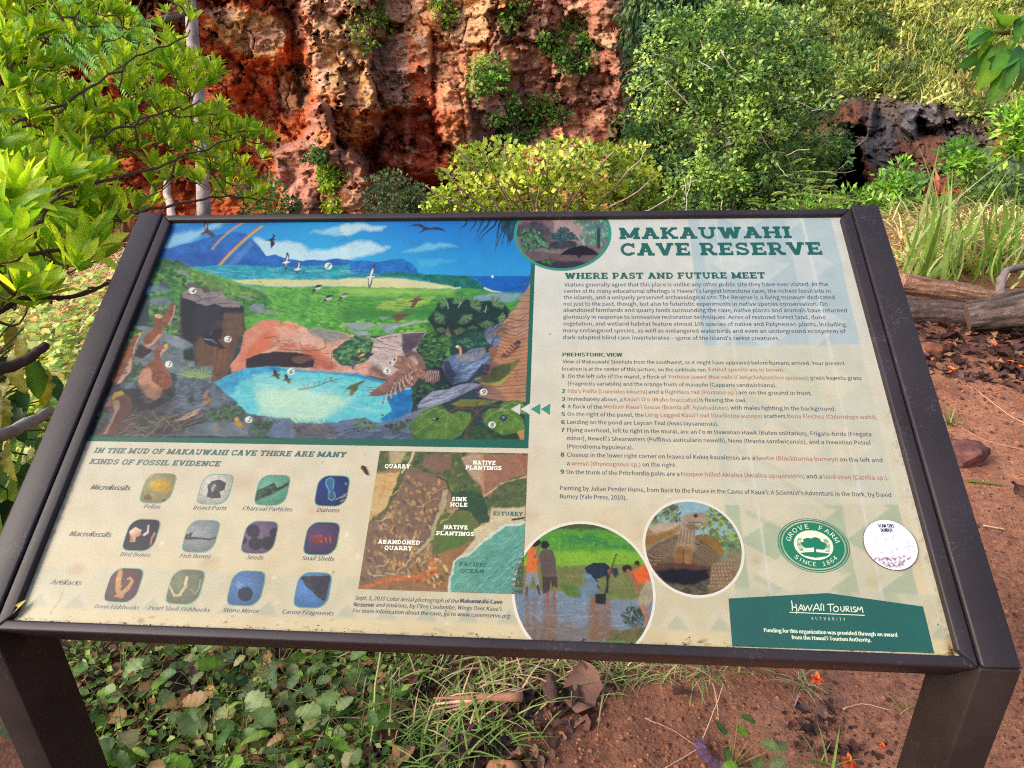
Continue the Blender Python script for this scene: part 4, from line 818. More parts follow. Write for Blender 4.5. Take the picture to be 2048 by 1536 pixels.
# small birds
A.poly(fc([(1230, 150), (1270, 135), (1330, 150), (1400, 190), (1440, 240), (1500, 295), (1440, 295), (1400, 270), (1330, 265), (1270, 220), (1250, 175)]), (22, 24, 34), 1, .8, .3)
A.poly(fc([(1340, 160), (1370, 100), (1450, 75), (1470, 100), (1440, 200), (1390, 200)]), (20, 22, 32), 1.2, 1, .3); A.line(fc([(1270, 190), (1340, 205), (1400, 245)]), 1.4, (150, 170, 186), .6)
A.poly(fc([(1580, 1010), (1610, 1000), (1650, 1050), (1690, 1130), (1650, 1110), (1590, 1070)]), (176, 140, 44), 1, .6); A.ell(*fc([(1605, 1015)])[0], 3.6, 3.4, (226, 160, 40)); A.poly(fc([(1650, 1090), (1700, 1135), (1660, 1125)]), (110, 74, 50), 1, .5)
A.poly(fc([(1375, 1150), (1410, 1060), (1440, 1050), (1450, 1080), (1420, 1130)]), (140, 120, 84), 1, .6); A.poly(fc([(1420, 1080), (1460, 1010), (1520, 1030), (1500, 1110), (1450, 1100)]), (92, 104, 110), 1, .8)
A.poly(fc([(960, 1030), (1100, 960), (1200, 910), (1240, 900), (1200, 960), (1100, 1010), (1000, 1040)]), [(130, 92, 64), (190, 156, 130)], 1, .8); A.line(fc([(970, 1030), (1090, 1005), (1180, 960)]), 2.4, (206, 176, 156))
A.poly(fc([(1270, 740), (1300, 725), (1310, 780), (1350, 830), (1330, 880), (1280, 860), (1260, 830)]), [(110, 70, 50), (180, 140, 110)], 1, .8)
# owl
ow, ow2 = (126, 90, 76), (170, 128, 108)
A.poly(fd([(1530, 430), (1540, 370), (1600, 350), (1680, 370), (1740, 430), (1780, 560), (1700, 560), (1600, 480)]), [(140, 112, 104), (110, 86, 80)], 1, 1, .15); A.poly(fd([(1570, 420), (1640, 410), (1700, 500), (1650, 520)]), (196, 160, 140), 3, 1, .1)
A.poly(fd([(1790, 570), (1890, 565), (1940, 620), (1930, 690), (1850, 725), (1780, 700), (1740, 660)]), [(96, 72, 70), (124, 98, 92)], 1, .6, .15)
for k in range(6): A.line(fd([(1800 + 24 * k, 580), (1770 + 26 * k, 700)]), 1.1, (190, 166, 156), .8)
A.poly(fd([(1370, 480), (1440, 410), (1520, 410), (1600, 460), (1700, 540), (1800, 600), (1790, 650), (1740, 680), (1640, 620), (1560, 560), (1460, 560), (1400, 530)]), [ow, ow2], 1.2, 1, .2)
A.poly(fd([(1460, 560), (1530, 520), (1600, 560), (1690, 650), (1640, 740), (1500, 800), (1330, 850), (1180, 870), (1130, 860), (1180, 800), (1260, 740), (1340, 680), (1400, 610)]), [(120, 86, 76), (150, 110, 96)], 1, .8, .15)
for r_ in range(5):
    for k in range(13):
        t = k / 12; x0 = 1500 + 110 * (1 - r_ / 5) - 380 * t * (.5 + r_ / 9); y0 = 600 + 70 * (r_ / 5) + 230 * t * (.55 + r_ / 9)
        A.ell(*fd([(x0 + r_ * 22, y0 + r_ * 18)])[0], 3.6, 1.3, [(206, 176, 158), (70, 48, 46)][(k + r_) % 2], ang=118 - r_ * 8, soft=.8, a=.8)
for k in range(4): A.line(fd([(1230 + 20 * k, 760 + 26 * k), (1150 - 10 * k, 770 + 30 * k), (1100 + 8 * k, 770 + 30 * k)]), 2, ow, 1)
A.poly(fd([(1360, 480), (1400, 440), (1445, 410), (1440, 460), (1400, 525), (1370, 510)]), (214, 208, 204), 1, .4); A.ell(*fd([(1415, 452)])[0], 2.4, 2.8, (40, 30, 30)); A.ell(*fd([(1368, 488)])[0], 1.6, 2.4, (50, 44, 50))
A.hatch(fd([(1450, 430), (1560, 440), (1780, 620), (1600, 560)]), 50, 12, 1, [(204, 160, 134), (90, 60, 52)], 40, 12, 34, .8)
# finches and other flyers
A.poly(fd([(990, 345), (1030, 340), (1060, 370), (1130, 370), (1190, 385), (1150, 410), (1060, 430), (1000, 470), (950, 480), (960, 440), (1020, 400)]), (52, 54, 58), 1, .8, .2); A.poly(fd([(1000, 420), (1040, 385), (1090, 380), (1060, 410)]), (206, 176, 84), 1, .5); A.poly(fd([(990, 345), (1020, 340), (1030, 365), (1000, 370)]), (220, 190, 80), 1, .5)
A.poly(fd([(930, 470), (960, 450), (980, 500), (950, 570), (920, 520)]), (84, 96, 92), 1.2, .8); A.poly(fd([(860, 780), (920, 740), (1000, 710), (1080, 680), (1080, 700), (1010, 740), (990, 800), (930, 865), (895, 860), (920, 800)]), [(112, 116, 48), (84, 88, 44)], 1, .8, .2); A.line(fd([(870, 785), (850, 815), (820, 828)]), 1.4, (54, 54, 50), .6)
A.poly(fe([(1110, 700), (1160, 650), (1260, 640), (1320, 570), (1440, 520), (1540, 500), (1620, 455), (1640, 470), (1600, 530), (1560, 570), (1480, 690), (1400, 760), (1280, 765), (1180, 740)]), [(84, 92, 52), (110, 114, 60)], 1.2, .8, .16)
A.poly(fe([(1180, 720), (1280, 740), (1400, 720), (1500, 640), (1550, 570), (1480, 700), (1390, 770), (1260, 765), (1180, 750)]), (168, 160, 78), 1.6, .6, .08); A.line(fe([(1110, 700), (1040, 760), (980, 820), (955, 880)]), 2.2, (96, 100, 116), 1); A.line(fe([(1120, 690), (1180, 680)]), 1.6, (200, 200, 150)); A.ell(*fe([(1150, 690)])[0], 1.4, 1.2, (20, 20, 20))
A.poly(fe([(1290, 560), (1430, 520), (1530, 520), (1500, 640), (1380, 720), (1300, 700)]), (70, 80, 46), 3, 1, .15, .7)
# goose on the rock
A.poly(fe([(880, 430), (920, 400), (980, 400), (1060, 340), (1230, 320), (1240, 370), (1190, 440), (1100, 480), (940, 490), (885, 470)]), [(112, 124, 140), (140, 142, 146)], 1.2, .8, .15)
for k in range(7): A.line(fe([(1000 + 32 * k, 405 - 8 * k), (1030 + 32 * k, 350 - 3 * k)]), 1.6, (56, 62, 82), 1)
A.line(fe([(920, 310), (945, 350), (940, 400)]), 5, (206, 160, 110), 5); A.line(fe([(925, 290), (965, 340), (960, 400)]), 2, (44, 44, 54)); A.ell(*fe([(905, 312)])[0], 2.6, 2.6, (226, 222, 214))
A.poly(fe([(1270, 340), (1310, 300), (1380, 350), (1360, 420), (1310, 490), (1290, 430)]), [(150, 104, 72), (120, 84, 66)], 1.2, .8); A.line(fe([(1310, 305), (1320, 230), (1370, 170)]), 2, (50, 44, 50), 1.2)
# land snail
A.poly(fe([(1410, 440), (1440, 390), (1540, 280), (1600, 250), (1650, 270), (1620, 320), (1560, 370), (1470, 440)]), [(132, 78, 62), (104, 60, 52)], 1.2, .6)
for k in range(5): A.line(fe([(1450 + 32 * k, 370 - 30 * k), (1500 + 28 * k, 400 - 28 * k)]), 1.6, (206, 164, 134)); 
A.ell(*fe([(1620, 262)])[0], 5, 3.8, (54, 56, 84)); A.line(fe([(1470, 450), (1560, 380), (1640, 310)]), 2, (84, 66, 66), a=.8); A.line(fe([(1610, 230), (1600, 205)]), 1, (50, 50, 70)); A.line(fe([(1640, 230), (1670, 215)]), 1, (50, 50, 70))
# birds in the sky
A.poly(fa([(545, 130), (590, 140), (600, 200), (660, 240), (675, 275), (630, 275), (580, 240), (530, 260), (520, 235), (560, 215)]), (70, 62, 80), 1, .6, .2); A.ell(*fa([(545, 245)])[0], 4.5, 3.5, (120, 84, 80)); A.ell(*fa([(570, 170)])[0], 2, 5, (160, 160, 176))
A.poly(fa([(1245, 238), (1285, 262), (1262, 292), (1290, 305), (1262, 312), (1282, 345), (1238, 395), (1232, 318), (1170, 308), (1232, 298), (1262, 268)]), (34, 34, 50), .9, .3)
for dx, dy, s_ in ((0, 0, 1), (118, 70, .75)):
    A.poly(fa([(1330 + dx, 540 + dy), (1385 + dx, 520 + dy), (1395 + dx, 440 + dy + 20 * (s_ < 1)), (1410 + dx, 430 + dy + 20 * (s_ < 1)), (1428 + dx, 470 + dy), (1410 + dx, 520 + dy), (1450 + dx, 530 + dy), (1405 + dx, 548 + dy), (1405 + dx, 600 + dy - 30 * (s_ < 1)), (1385 + dx, 618 + dy - 30 * (s_ < 1)), (1378 + dx, 552 + dy)]), (60, 58, 70), .8, .3)
    A.poly(fa([(1350 + dx, 540 + dy), (1395 + dx, 522 + dy), (1405 + dx, 460 + dy), (1415 + dx, 480 + dy), (1405 + dx, 525 + dy), (1440 + dx, 532 + dy), (1398 + dx, 548 + dy), (1394 + dx, 590 + dy - 30 * (s_ < 1)), (1388 + dx, 552 + dy)]), (224, 226, 230), .8, .2)
A.poly(fb([(245, 690), (300, 675), (310, 620), (345, 560), (362, 545), (350, 620), (330, 672), (385, 682), (330, 700), (325, 750), (300, 812), (285, 770), (292, 700)]), (54, 54, 64), .8, .3); A.poly(fb([(258, 688), (305, 678), (318, 625), (342, 585), (340, 630), (325, 676), (372, 683), (325, 694), (315, 740), (298, 780), (297, 698)]), (228, 232, 232), .8, .2)
A.poly(fb([(700, 165), (780, 142), (830, 145), (870, 170), (920, 185), (990, 172), (1050, 190), (1088, 225), (1020, 205), (940, 200), (880, 205), (800, 250), (850, 200), (840, 180), (790, 162)]), (52, 46, 70), .9, .3)
for (x, y) in ((700, 370), (758, 380), (800, 370)):
    X0 = (x - 540) * 5.689 / 1; 
for (x, y) in ((1650, 860), (1760, 965), (1922, 940)):
    A.poly(fa([(x, y), (x + 25, y - 50), (x + 60, y - 95), (x + 120, y - 92), (x + 70, y - 60), (x + 40, y - 35)]), (52, 50, 60), .9, .5); A.poly(fa([(x + 30, y - 60), (x + 90, y - 70), (x + 110, y - 60), (x + 60, y - 40)]), (190, 196, 200), .9, .4)
A.poly(fb([(690, 935), (740, 920), (790, 880), (835, 855), (820, 905), (870, 915), (800, 935), (760, 1000), (720, 1005), (740, 945)]), (110, 80, 66), .9, .5); A.poly(fb([(515, 1085), (600, 1060), (700, 1065), (740, 1060), (680, 1090), (640, 1110), (580, 1160), (555, 1100)]), (120, 84, 62), .9, .5)
for (x, y) in ((755, 395), (530, 400), (720, 320), (735, 340), (745, 355), (980, 595), (1000, 610), (1015, 625)): A.ell(*fb([(x, y)])[0], 1, .7, (44, 60, 90), a=.8)
for (x, y) in ((1950, 235), (1970, 245), (1990, 265), (2000, 285), (2010, 300), (1960, 320), (1920, 338), (1100, 712), (1120, 740), (1140, 748), (1160, 770), (1130, 735), (1110, 135)): A.ell(*fa([(x, y)])[0], 1.5, .7, (40, 60, 84), a=.8)
A.line(fa([(640, 820), (700, 810), (740, 760), (775, 752)]), 3, (70, 66, 70), 1.4); A.poly(fa([(640, 815), (740, 790), (750, 810), (700, 845), (650, 840)]), (92, 84, 80), 1, .6); A.poly(fa([(360, 780), (390, 745), (460, 745), (480, 780), (410, 800)]), (96, 92, 92), 1, .8); A.poly(fa([(520, 800), (560, 760), (610, 790), (620, 840), (560, 850)]), (84, 72, 68), 1, 1); A.poly(fa([(90, 790), (120, 730), (180, 745), (185, 775), (140, 795)]), (70, 80, 92), 1, .8)
A.ell(*fb([(1560, 682)])[0], 2.6, 2.6, (236, 236, 232))
# palm fronds hanging at the top right
for (x0, x1, y1, w) in ((1290, 1228, 222, 4), (1385, 1315, 262, 4.5), (1450, 1390, 300, 4.5), (1520, 1410, 312, 5), (1590, 1412, 355, 5), (1640, 1590, 420, 6), (1700, 1600, 400, 6), (1720, 1650, 400, 5.5), (1740, 1715, 400, 5.5), (1800, 1735, 370, 5)):
    A.line(fb([(x0 + 20, 90), (x0 - 10, 160), ((x0 * .35 + x1 * .65), 90 + (y1 - 90) * .6), (x1, y1)]), w, [(22, 42, 60), (30, 62, 70)][int(x0) % 2], .8, warp=.3)
    A.line(fb([(x0 + 14, 110), ((x0 * .4 + x1 * .6), 90 + (y1 - 90) * .55), (x1, y1)]), .9, (90, 140, 140), .5, a=.6)
A.poly(fb([(1650, 100), (1860, 100), (1800, 260), (1740, 330), (1700, 250), (1640, 200)]), [(24, 48, 64), (34, 74, 84)], 2, 3, .3, .8)
# big leaves with beetles, bottom right
lg = [(72, 112, 48), (96, 134, 54)]
A.poly(fe([(400, 1160), (520, 1060), (700, 985), (790, 1060), (800, 1110), (920, 1060), (1070, 1090), (1060, 1180), (950, 1350), (840, 1395), (380, 1395), (330, 1240)]), lg, 1, 1, .2)
A.poly(fe([(830, 985), (950, 930), (1160, 930), (1400, 940), (1300, 985), (1100, 1010), (900, 1015)]), [(96, 120, 54), (128, 110, 60)], 1, 1, .15)
A.poly(fe([(1390, 1000), (1480, 950), (1620, 930), (1690, 980), (1700, 1110), (1560, 1060)]), lg, 1, 1, .2)
A.poly(fe([(1200, 1100), (1280, 1040), (1420, 1020), (1560, 1060), (1680, 1160), (1690, 1290), (1540, 1350), (1430, 1350), (1280, 1260), (1210, 1200)]), lg, 1, 1, .2)
A.poly(fe([(1000, 1300), (1140, 1200), (1240, 1260), (1430, 1350), (1600, 1320), (1640, 1395), (980, 1395)]), [(36, 60, 40), (58, 88, 44)], 1.5, 1.5, .25)
A.poly(fe([(1600, 1310), (1700, 1280), (1700, 1400), (1640, 1400)]), (186, 140, 84), 1.5, 1, .1)
for p in ([(800, 1080), (640, 1030), (480, 1120)], [(800, 1080), (600, 1200), (400, 1330)], [(800, 1100), (770, 1240), (770, 1390)], [(800, 1080), (940, 1200), (950, 1340)], [(1420, 1040), (1420, 1160), (1420, 1330)], [(1420, 1040), (1560, 1120), (1680, 1240)], [(1420, 1040), (1300, 1100), (1230, 1180)], [(1420, 1030), (1540, 960), (1680, 1000)], [(1420, 1035), (1560, 1060), (1700, 1100)]):
    A.line(fe(p), 1.3, (156, 176, 96), .7, a=.9)
for p in ([(800, 1080), (900, 1030), (1080, 1040), (1130, 1080)], [(1130, 960), (1140, 1080)], [(1400, 1000), (1240, 1000), (1140, 1080)], [(1130, 1080), (1200, 1140), (1210, 1190)], [(1130, 1080), (1080, 1160), (1030, 1260), (980, 1380)]): A.line(fe(p), 3, (110, 66, 54), 2)
A.ell(*fe([(650, 1160)])[0], 8, 3, (40, 44, 50), ang=-10); A.ell(*fe([(632, 1153)])[0], 2.4, 1.4, (190, 200, 206)); A.ell(*fe([(1440, 1150)])[0], 6.5, 7, (44, 52, 72)); A.ell(*fe([(1440, 1145)])[0], 3, 3, (120, 136, 160)); A.ell(*fe([(1420, 1090)])[0], 2.4, 3, (70, 90, 110))
for sx in (-1, 1):
    for dy in (-30, 0, 34): A.line(fe([(1440 + sx * 30, 1150 + dy), (1440 + sx * 62, 1160 + dy * 1.5)]), 1.1, (30, 34, 46))
for fr, p, c_, sf, a_ in ((fc, [(0, 700), (500, 760), (1000, 960), (1300, 1040), (1300, 1200), (0, 1200)], (14, 18, 28), 26, .42), (fc, [(560, 640), (980, 740), (960, 880), (640, 940), (540, 820)], (12, 14, 24), 12, .5), (fa, [(320, 1000), (720, 1010), (760, 1280), (320, 1280)], (10, 12, 22), 14, .4), (fd, [(0, 500), (480, 540), (760, 590), (740, 480), (500, 400), (200, 340), (-40, 360)], (60, 30, 30), 14, .35),
      (fd, [(1150, 480), (1330, 600), (1320, 690), (1100, 640)], (50, 34, 40), 12, .5), (fd, [(1500, 160), (1700, 150), (1640, 420), (1500, 500)], (40, 34, 60), 14, .35), (fe, [(740, 560), (900, 600), (1000, 740), (860, 760)], (20, 26, 50), 10, .5), (fe, [(1160, 620), (1330, 480), (1400, 560), (1300, 760), (1160, 900)], (40, 30, 40), 16, .4), (fd, [(280, 1200), (1640, 1240), (1640, 1350), (280, 1350)], (16, 22, 40), 14, .4),
      (fb, [(900, 1150), (1700, 1150), (1700, 1290), (900, 1290)], (10, 26, 26), 14, .45), (fd, [(-160, 700), (500, 760), (900, 900), (600, 1100), (0, 1080)], (214, 240, 206), 34, .4), (fb, [(0, 800), (1200, 810), (1100, 870), (0, 860)], (196, 226, 110), 14, .35), (fb, [(0, 1000), (1000, 990), (1300, 1060), (800, 1100), (0, 1120)], (20, 70, 40), 16, .4), (fa, [(330, 560), (800, 740), (1150, 860), (900, 900), (500, 740), (330, 640)], (150, 190, 90), 16, .3), (fd, [(60, 60), (400, 120), (600, 260), (300, 240), (40, 160)], (240, 206, 180), 12, .4)):
    A.poly(fr(p), c_, sf, 5, .1, a_)
rb_ = np.random.default_rng(77)
for k in range(2600):                     # short brush strokes that pick up the colour beneath and shift it
    x, y = rb_.uniform(170, 1060), rb_.uniform(575, 875); i = A.idx(x - 1.2, x + 1.2, y - 1.2, y + 1.2)
    if len(i) == 0: continue
    c0 = A.img[i[0]] * rb_.uniform(.72, 1.32); c0 = np.clip(c0, 0, 1) ** (1 / 2.2) * 255; t = rb_.uniform(-.5, .4); l = rb_.uniform(3, 9)
    A.line([(x - l * math.cos(t), y - l * math.sin(t)), (x, y + rb_.uniform(-1, 1)), (x + l * math.cos(t), y + l * math.sin(t))], rb_.uniform(1, 2.6), tuple(c0), .6, warp=1.2, a=.55)
# number discs
DISC = [('1', 337.5, 728.5), ('2', 497.5, 839.5), ('3', 455.5, 678.3), ('4', 385.3, 581.4), ('5', 773.8, 742), ('6', 581.8, 743), ('7', 656.7, 532), ('8', 984, 849.5), ('9', 967, 784)]
for ch, x, y in DISC: A.ell(x, y, 7.6, 6.6, (232, 234, 216), soft=.8, warp=0, var=.02)
# green edge band on the right and bottom, white arrow over it
gb = (34, 104, 84)
A.poly([(1063.5, 430), (1075, 430), (1075, 560), (1061, 890), (150, 886), (150, 874.5), (1050, 879)] + [(1065.5, 520)], gb, .8, 0, .03)
A.poly([pu(.0525, .541), pu(.0585, .541), pu(.0585, .198), pu(.0525, .198)], gb, .8, 0, .03)
A.poly([pu(-.46, .2045), pu(.0585, .2045), pu(.0585, .198), pu(-.46, .198)], gb, .8, 0, .03)
A.poly(fe([(1645, 1042), (1760, 975), (1762, 1112)]), (226, 226, 212), .8, 0, .02); A.poly(fe([(1530, 1042), (1645, 978), (1640, 1110)]), (210, 220, 206), .8, 0, .02)
A.img *= .96; A.grain(.04, .08)
bake(A, 'painted_mural')
M_GREEN = flat_mat('print_green', tuple(lin((24, 104, 82)) * 1.1), rough=.4, spec=.5, coat=.9)
def flatpoly(name, P, w, mat, parent=None):
    Q = [uv(x, y, w) for x, y in P]; V = bp(np.array([q[0] for q in Q]), np.array([q[1] for q in Q]), np.full(len(Q), w))
    me = mesh(name, V, [tuple(range(len(Q)))], None, False, mat)
    if me.polygons[0].normal.dot(Vector(BN)) < 0: me.flip_normals()
    return ob(name, me, parent or sign)
flatpoly('arrow_mark', fe([(1763, 1042), (1877, 978), (1872, 1108)]), .00014, M_GREEN)
flatpoly('arrow_mark', fe([(1880, 1042), (1992, 980), (1988, 1110)]), .00014, M_GREEN)

# ---- aerial photograph
fg = lambda p: [(700 + x / 4.153, 890 + y / 4.153) for x, y in p]
A = Art(gridsheet(-.1070, .0575, .0420, .1925, 190, 174, 0.00012), (150, 124, 88))
A.poly(fg([(150, 660), (260, 560), (380, 400), (450, 220), (560, 200), (760, 260), (840, 400), (740, 560), (690, 760), (600, 900), (500, 1000), (40, 1200), (55, 1197)]), [(140, 112, 86), (118, 94, 78)], 3, 5, .22)
A.dabs(fg([(200, 700), (450, 250), (740, 300), (780, 450), (660, 700), (500, 950), (80, 1180)]), 240, 5, [(112, 88, 76), (160, 126, 84), (176, 146, 104), (98, 76, 70), (196, 150, 84)], 40, .5, 60, 60)
A.poly(fg([(250, 50), (560, 50), (840, 60), (1100, 70), (1482, 66), (1480, 520), (1180, 520), (1100, 600), (860, 400), (760, 260), (560, 200), (400, 180), (230, 220)]), [(96, 106, 64), (74, 92, 54)], 4, 6, .25)
A.dabs(fg([(250, 60), (1480, 70), (1460, 510), (1000, 520), (840, 400), (700, 240), (240, 200)]), 170, 6, [(66, 92, 50), (92, 116, 58), (120, 134, 76), (134, 104, 78), (54, 74, 46)], 41, .6)
A.poly(fg([(180, 600), (150, 655), (215, 240), (400, 230), (440, 200), (360, 420), (300, 520)]), [(216, 184, 124), (200, 158, 98)], 3, 3, .1)
A.line(fg([(450, 200), (370, 420), (300, 540), (170, 640)]), 11, (84, 98, 54), 4, warp=5, var=.25)
A.poly(fg([(330, 60), (470, 55), (420, 140), (340, 160)]), (196, 176, 130), 5, 4, .1, .8); A.line(fg([(530, 60), (500, 140), (430, 230)]), 5, (206, 190, 150), 3)
A.poly(fg([(620, 90), (840, 70), (830, 200), (700, 230), (580, 160)]), [(134, 104, 84), (120, 96, 80)], 4, 5, .2)
A.poly(fg([(930, 110), (1020, 60), (1100, 80), (1480, 90), (1475, 250), (1330, 280), (1200, 400), (1110, 430), (1080, 330), (1000, 250)]), [(160, 118, 90), (146, 104, 82)], 3, 4, .12)
A.poly(fg([(930, 110), (1020, 60), (1100, 80), (1100, 350), (1000, 250)]), (190, 166, 138), 5, 4, .1, .7)
A.line(fg([(1400, 70), (1440, 140), (1475, 180)]), 12, (158, 100, 74), 10); A.line(fg([(1100, 80), (1110, 420)]), 4, (190, 130, 96)); A.line(fg([(1110, 430), (1260, 320), (1475, 260)]), 3, (196, 170, 130))
A.poly(fg([(1200, 380), (1300, 300), (1400, 280), (1470, 330), (1460, 510), (1200, 520), (1130, 450)]), [(72, 100, 54), (96, 100, 66)], 3, 5, .25)
A.poly(fg([(840, 400), (1000, 380), (1110, 430), (1150, 520), (1160, 640), (1060, 660), (990, 560), (860, 540)]), [(58, 88, 56), (44, 72, 48)], 3, 5, .25)
A.poly(fg([(820, 540), (900, 520), (880, 570), (820, 575)]), (166, 140, 110), 3, 3); A.line(fg([(790, 530), (800, 570), (860, 575), (880, 545), (930, 548)]), 2, (52, 46, 40)); A.line(fg([(720, 260), (800, 300), (830, 380), (850, 400)]), 2.4, (48, 50, 40))
A.poly(fg([(700, 640), (780, 560), (980, 560), (1060, 660), (1030, 780), (900, 900), (700, 900), (660, 800)]), [(104, 116, 60), (84, 104, 54)], 4, 5, .25)
A.poly(fg([(760, 760), (900, 740), (980, 780), (860, 860), (760, 850)]), (84, 118, 50), 4, 4, .2, .8)
A.line(fg([(790, 400), (760, 520), (720, 620), (690, 760), (560, 890)]), 10, (188, 176, 134), 6, warp=5, a=.75)
A.poly(fg([(600, 900), (740, 900), (1040, 780), (960, 880), (870, 950), (830, 1100), (825, 1215), (500, 1210), (40, 1200), (300, 1090), (480, 1060)]), [(168, 124, 74), (134, 98, 66)], 4, 6, .22)
A.poly(fg([(60, 1190), (240, 1120), (500, 1080), (640, 1060), (660, 960), (720, 960), (720, 1080), (560, 1120), (300, 1140), (100, 1205)]), [(190, 92, 48), (204, 124, 62)], 4, 5, .12)
A.dabs(fg([(350, 1000), (700, 900), (820, 1000), (800, 1180), (560, 1180)]), 90, 4, [(94, 76, 58), (206, 156, 84), (110, 92, 62), (218, 196, 142)], 42, .5, 60, 50)
for k in range(26):
    r_ = np.random.default_rng(600 + k); x0, y0 = r_.uniform(120, 760), r_.uniform(400, 1150); t = r_.uniform(-1.4, .2)
    A.line(fg([(x0, y0), (x0 + 70 * math.cos(t), y0 + 70 * math.sin(t) + 20), (x0 + 150 * math.cos(t), y0 + 150 * math.sin(t))]), 2.4, [(210, 176, 112), (200, 150, 80), (196, 184, 146)][k % 3], 1.4, warp=6, a=.8)
A.poly(fg([(1180, 530), (1460, 515), (1440, 640), (1260, 700), (1150, 780), (1000, 900), (870, 960), (960, 870), (1040, 780), (1030, 700), (1160, 640)]), [(214, 200, 158), (196, 184, 148)], 3, 3, .1)
A.poly(fg([(1450, 640), (1260, 690), (1150, 760), (1000, 910), (860, 970), (830, 1100), (825, 1215), (1335, 1235), (1400, 1240), (1460, 700)]), [(116, 176, 150), (84, 152, 136)], 3, 4, .1)
A.poly(fg([(1100, 880), (1450, 760), (1450, 1100), (1335, 1235), (1000, 1230)]), [(60, 128, 118), (96, 160, 142)], 16, 8, .12, .6)
A.line(fg([(1450, 640), (1300, 670), (1180, 740), (1000, 900), (870, 960), (830, 1100), (825, 1215)]), 5, (214, 226, 210), 4, warp=4, a=.8); A.line(fg([(1350, 620), (1440, 605)]), 4, (60, 60, 50))
A.hatch(fg([(860, 1000), (1100, 860), (1440, 700), (1430, 1000), (1330, 1220), (850, 1200)]), 120, 22, 1, [(150, 204, 184), (60, 126, 120), (196, 226, 206)], -35, 20, 43, .45)
A.grain(.12, .25)
bake(A, 'aerial_photograph')

# ---- round photograph of people in the mud
fh = lambda p: [(1000 + x / 4.096, 980 + y / 4.096) for x, y in p]
def circ(r): return lambda t: np.full_like(t, r)
def clipb(P, vmin=-.0035):                # keep the sheet above the lower rail
    rel = (P - BO) @ BV; low = np.maximum(vmin - rel, 0); return P + low[..., None] * BV
def clipt(P, vmax=.541):
    rel = (P - BO) @ BV; low = np.maximum(rel - vmax, 0); return P - low[..., None] * BV
PCU, PCV, PR = .1165, .0475, .0672
def disc_ring(cu, cv, r0, r1, w, mat, name):
    t = np.linspace(0, 2 * math.pi, 97)[:-1]; V = np.concatenate([bp(cu + r * np.cos(t), cv + r * np.sin(t), np.full_like(t, w)) for r in (r0, r1)])
    V = clipt(clipb(V)); n = 96
    me = mesh(name, V, [(k, n + k, n + (k + 1) % n, (k + 1) % n) for k in range(n)], None, False, mat)
    if me.polygons[0].normal.dot(Vector(BN)) < 0: me.flip_normals()
    return ob(name, me, sign)
M_RIM = flat_mat('print_cream', tuple(lin((222, 214, 196)) * .66), rough=.4, spec=.5, coat=.9)
A = Art(clipb(polarsheet(PCU, PCV, circ(PR), 220, 96, .00012)), (96, 150, 50))
A.poly(fh([(100, 220), (1300, 220), (1300, 400), (100, 400)]), [(84, 100, 56), (66, 84, 46)], 4, 5, .25)
A.poly(fh([(100, 340), (500, 320), (1050, 330), (1300, 520), (1300, 640), (100, 640)]), [(92, 160, 50), (76, 142, 48)], 6, 5, .15)
A.poly(fh([(480, 370), (760, 360), (900, 440), (1160, 440), (1150, 500), (700, 440), (560, 440)]), (52, 128, 60), 6, 5, .2, .8)
A.poly(fh([(300, 500), (1200, 500), (1250, 620), (100, 640)]), [(140, 186, 48), (122, 170, 46)], 8, 4, .12, .9)
A.hatch(fh([(100, 340), (1200, 340), (1200, 600), (100, 620)]), 160, 12, 1.2, [(110, 180, 60), (70, 130, 44), (160, 200, 64)], 90, 20, 50, .5)
A.poly(fh([(90, 620), (1300, 610), (1300, 900), (90, 840)]), [(134, 132, 78), (98, 112, 58)], 4, 5, .25)
A.poly(fh([(90, 800), (500, 830), (650, 890), (1300, 900), (1300, 1240), (90, 1240)]), [(132, 142, 152), (108, 128, 150)], 3, 3, .1)
A.poly(fh([(640, 780), (720, 800), (720, 900), (650, 900)]), (112, 134, 150), 3, 3, .1)
A.poly(fh([(480, 780), (660, 800), (650, 890), (560, 870)]), [(92, 128, 50), (70, 104, 44)], 3, 4, .25)
for (x, w) in ((225, 34), (285, 30), (385, 60), (440, 40), (760, 60), (880, 60), (800, 90)):
    A.poly(fh([(x - w / 2, 890), (x + w / 2, 890), (x + w * .7, 1220), (x - w * .7, 1220)]), (134, 98, 70), 6, 6, .12, .75)
A.poly(fh([(150, 1100), (420, 1080), (1000, 1150), (1150, 1240), (200, 1240)]), (124, 100, 74), 12, 6, .12, .6)
A.hatch(fh([(110, 900), (1000, 920), (1050, 1180), (200, 1200)]), 90, 34, 1.1, [(176, 186, 196), (104, 84, 66), (90, 110, 136)], 0, 5, 51, .4)
A.dabs(fh([(980, 1050), (1050, 960), (1160, 960), (1200, 1080), (1100, 1160)]), 110, 4, [(48, 66, 44), (70, 88, 54), (34, 44, 36)], 52, .35, 60, 80)
A.poly(fh([(880, 1180), (1000, 1140), (1200, 1120), (1200, 1240), (880, 1240)]), [(96, 104, 60), (120, 100, 66)], 4, 5, .25)
sk = (150, 98, 70)
A.poly(fh([(225, 480), (260, 460), (300, 500), (300, 560), (310, 680), (215, 670), (220, 560)]), (216, 112, 50), 1, .6); A.ell(*fh([(295, 430)])[0], 9, 8.6, (34, 26, 26)); A.line(fh([(285, 550), (305, 520), (320, 460)]), 6, sk, 4.5)
A.poly(fh([(215, 672), (300, 675), (330, 800), (300, 790), (265, 700), (240, 810), (205, 800)]), (140, 144, 150), 1.2, 1, .2); A.line(fh([(222, 800), (215, 870)]), 6, (110, 78, 60), 4); A.line(fh([(310, 790), (322, 850)]), 6, (96, 66, 52), 4)
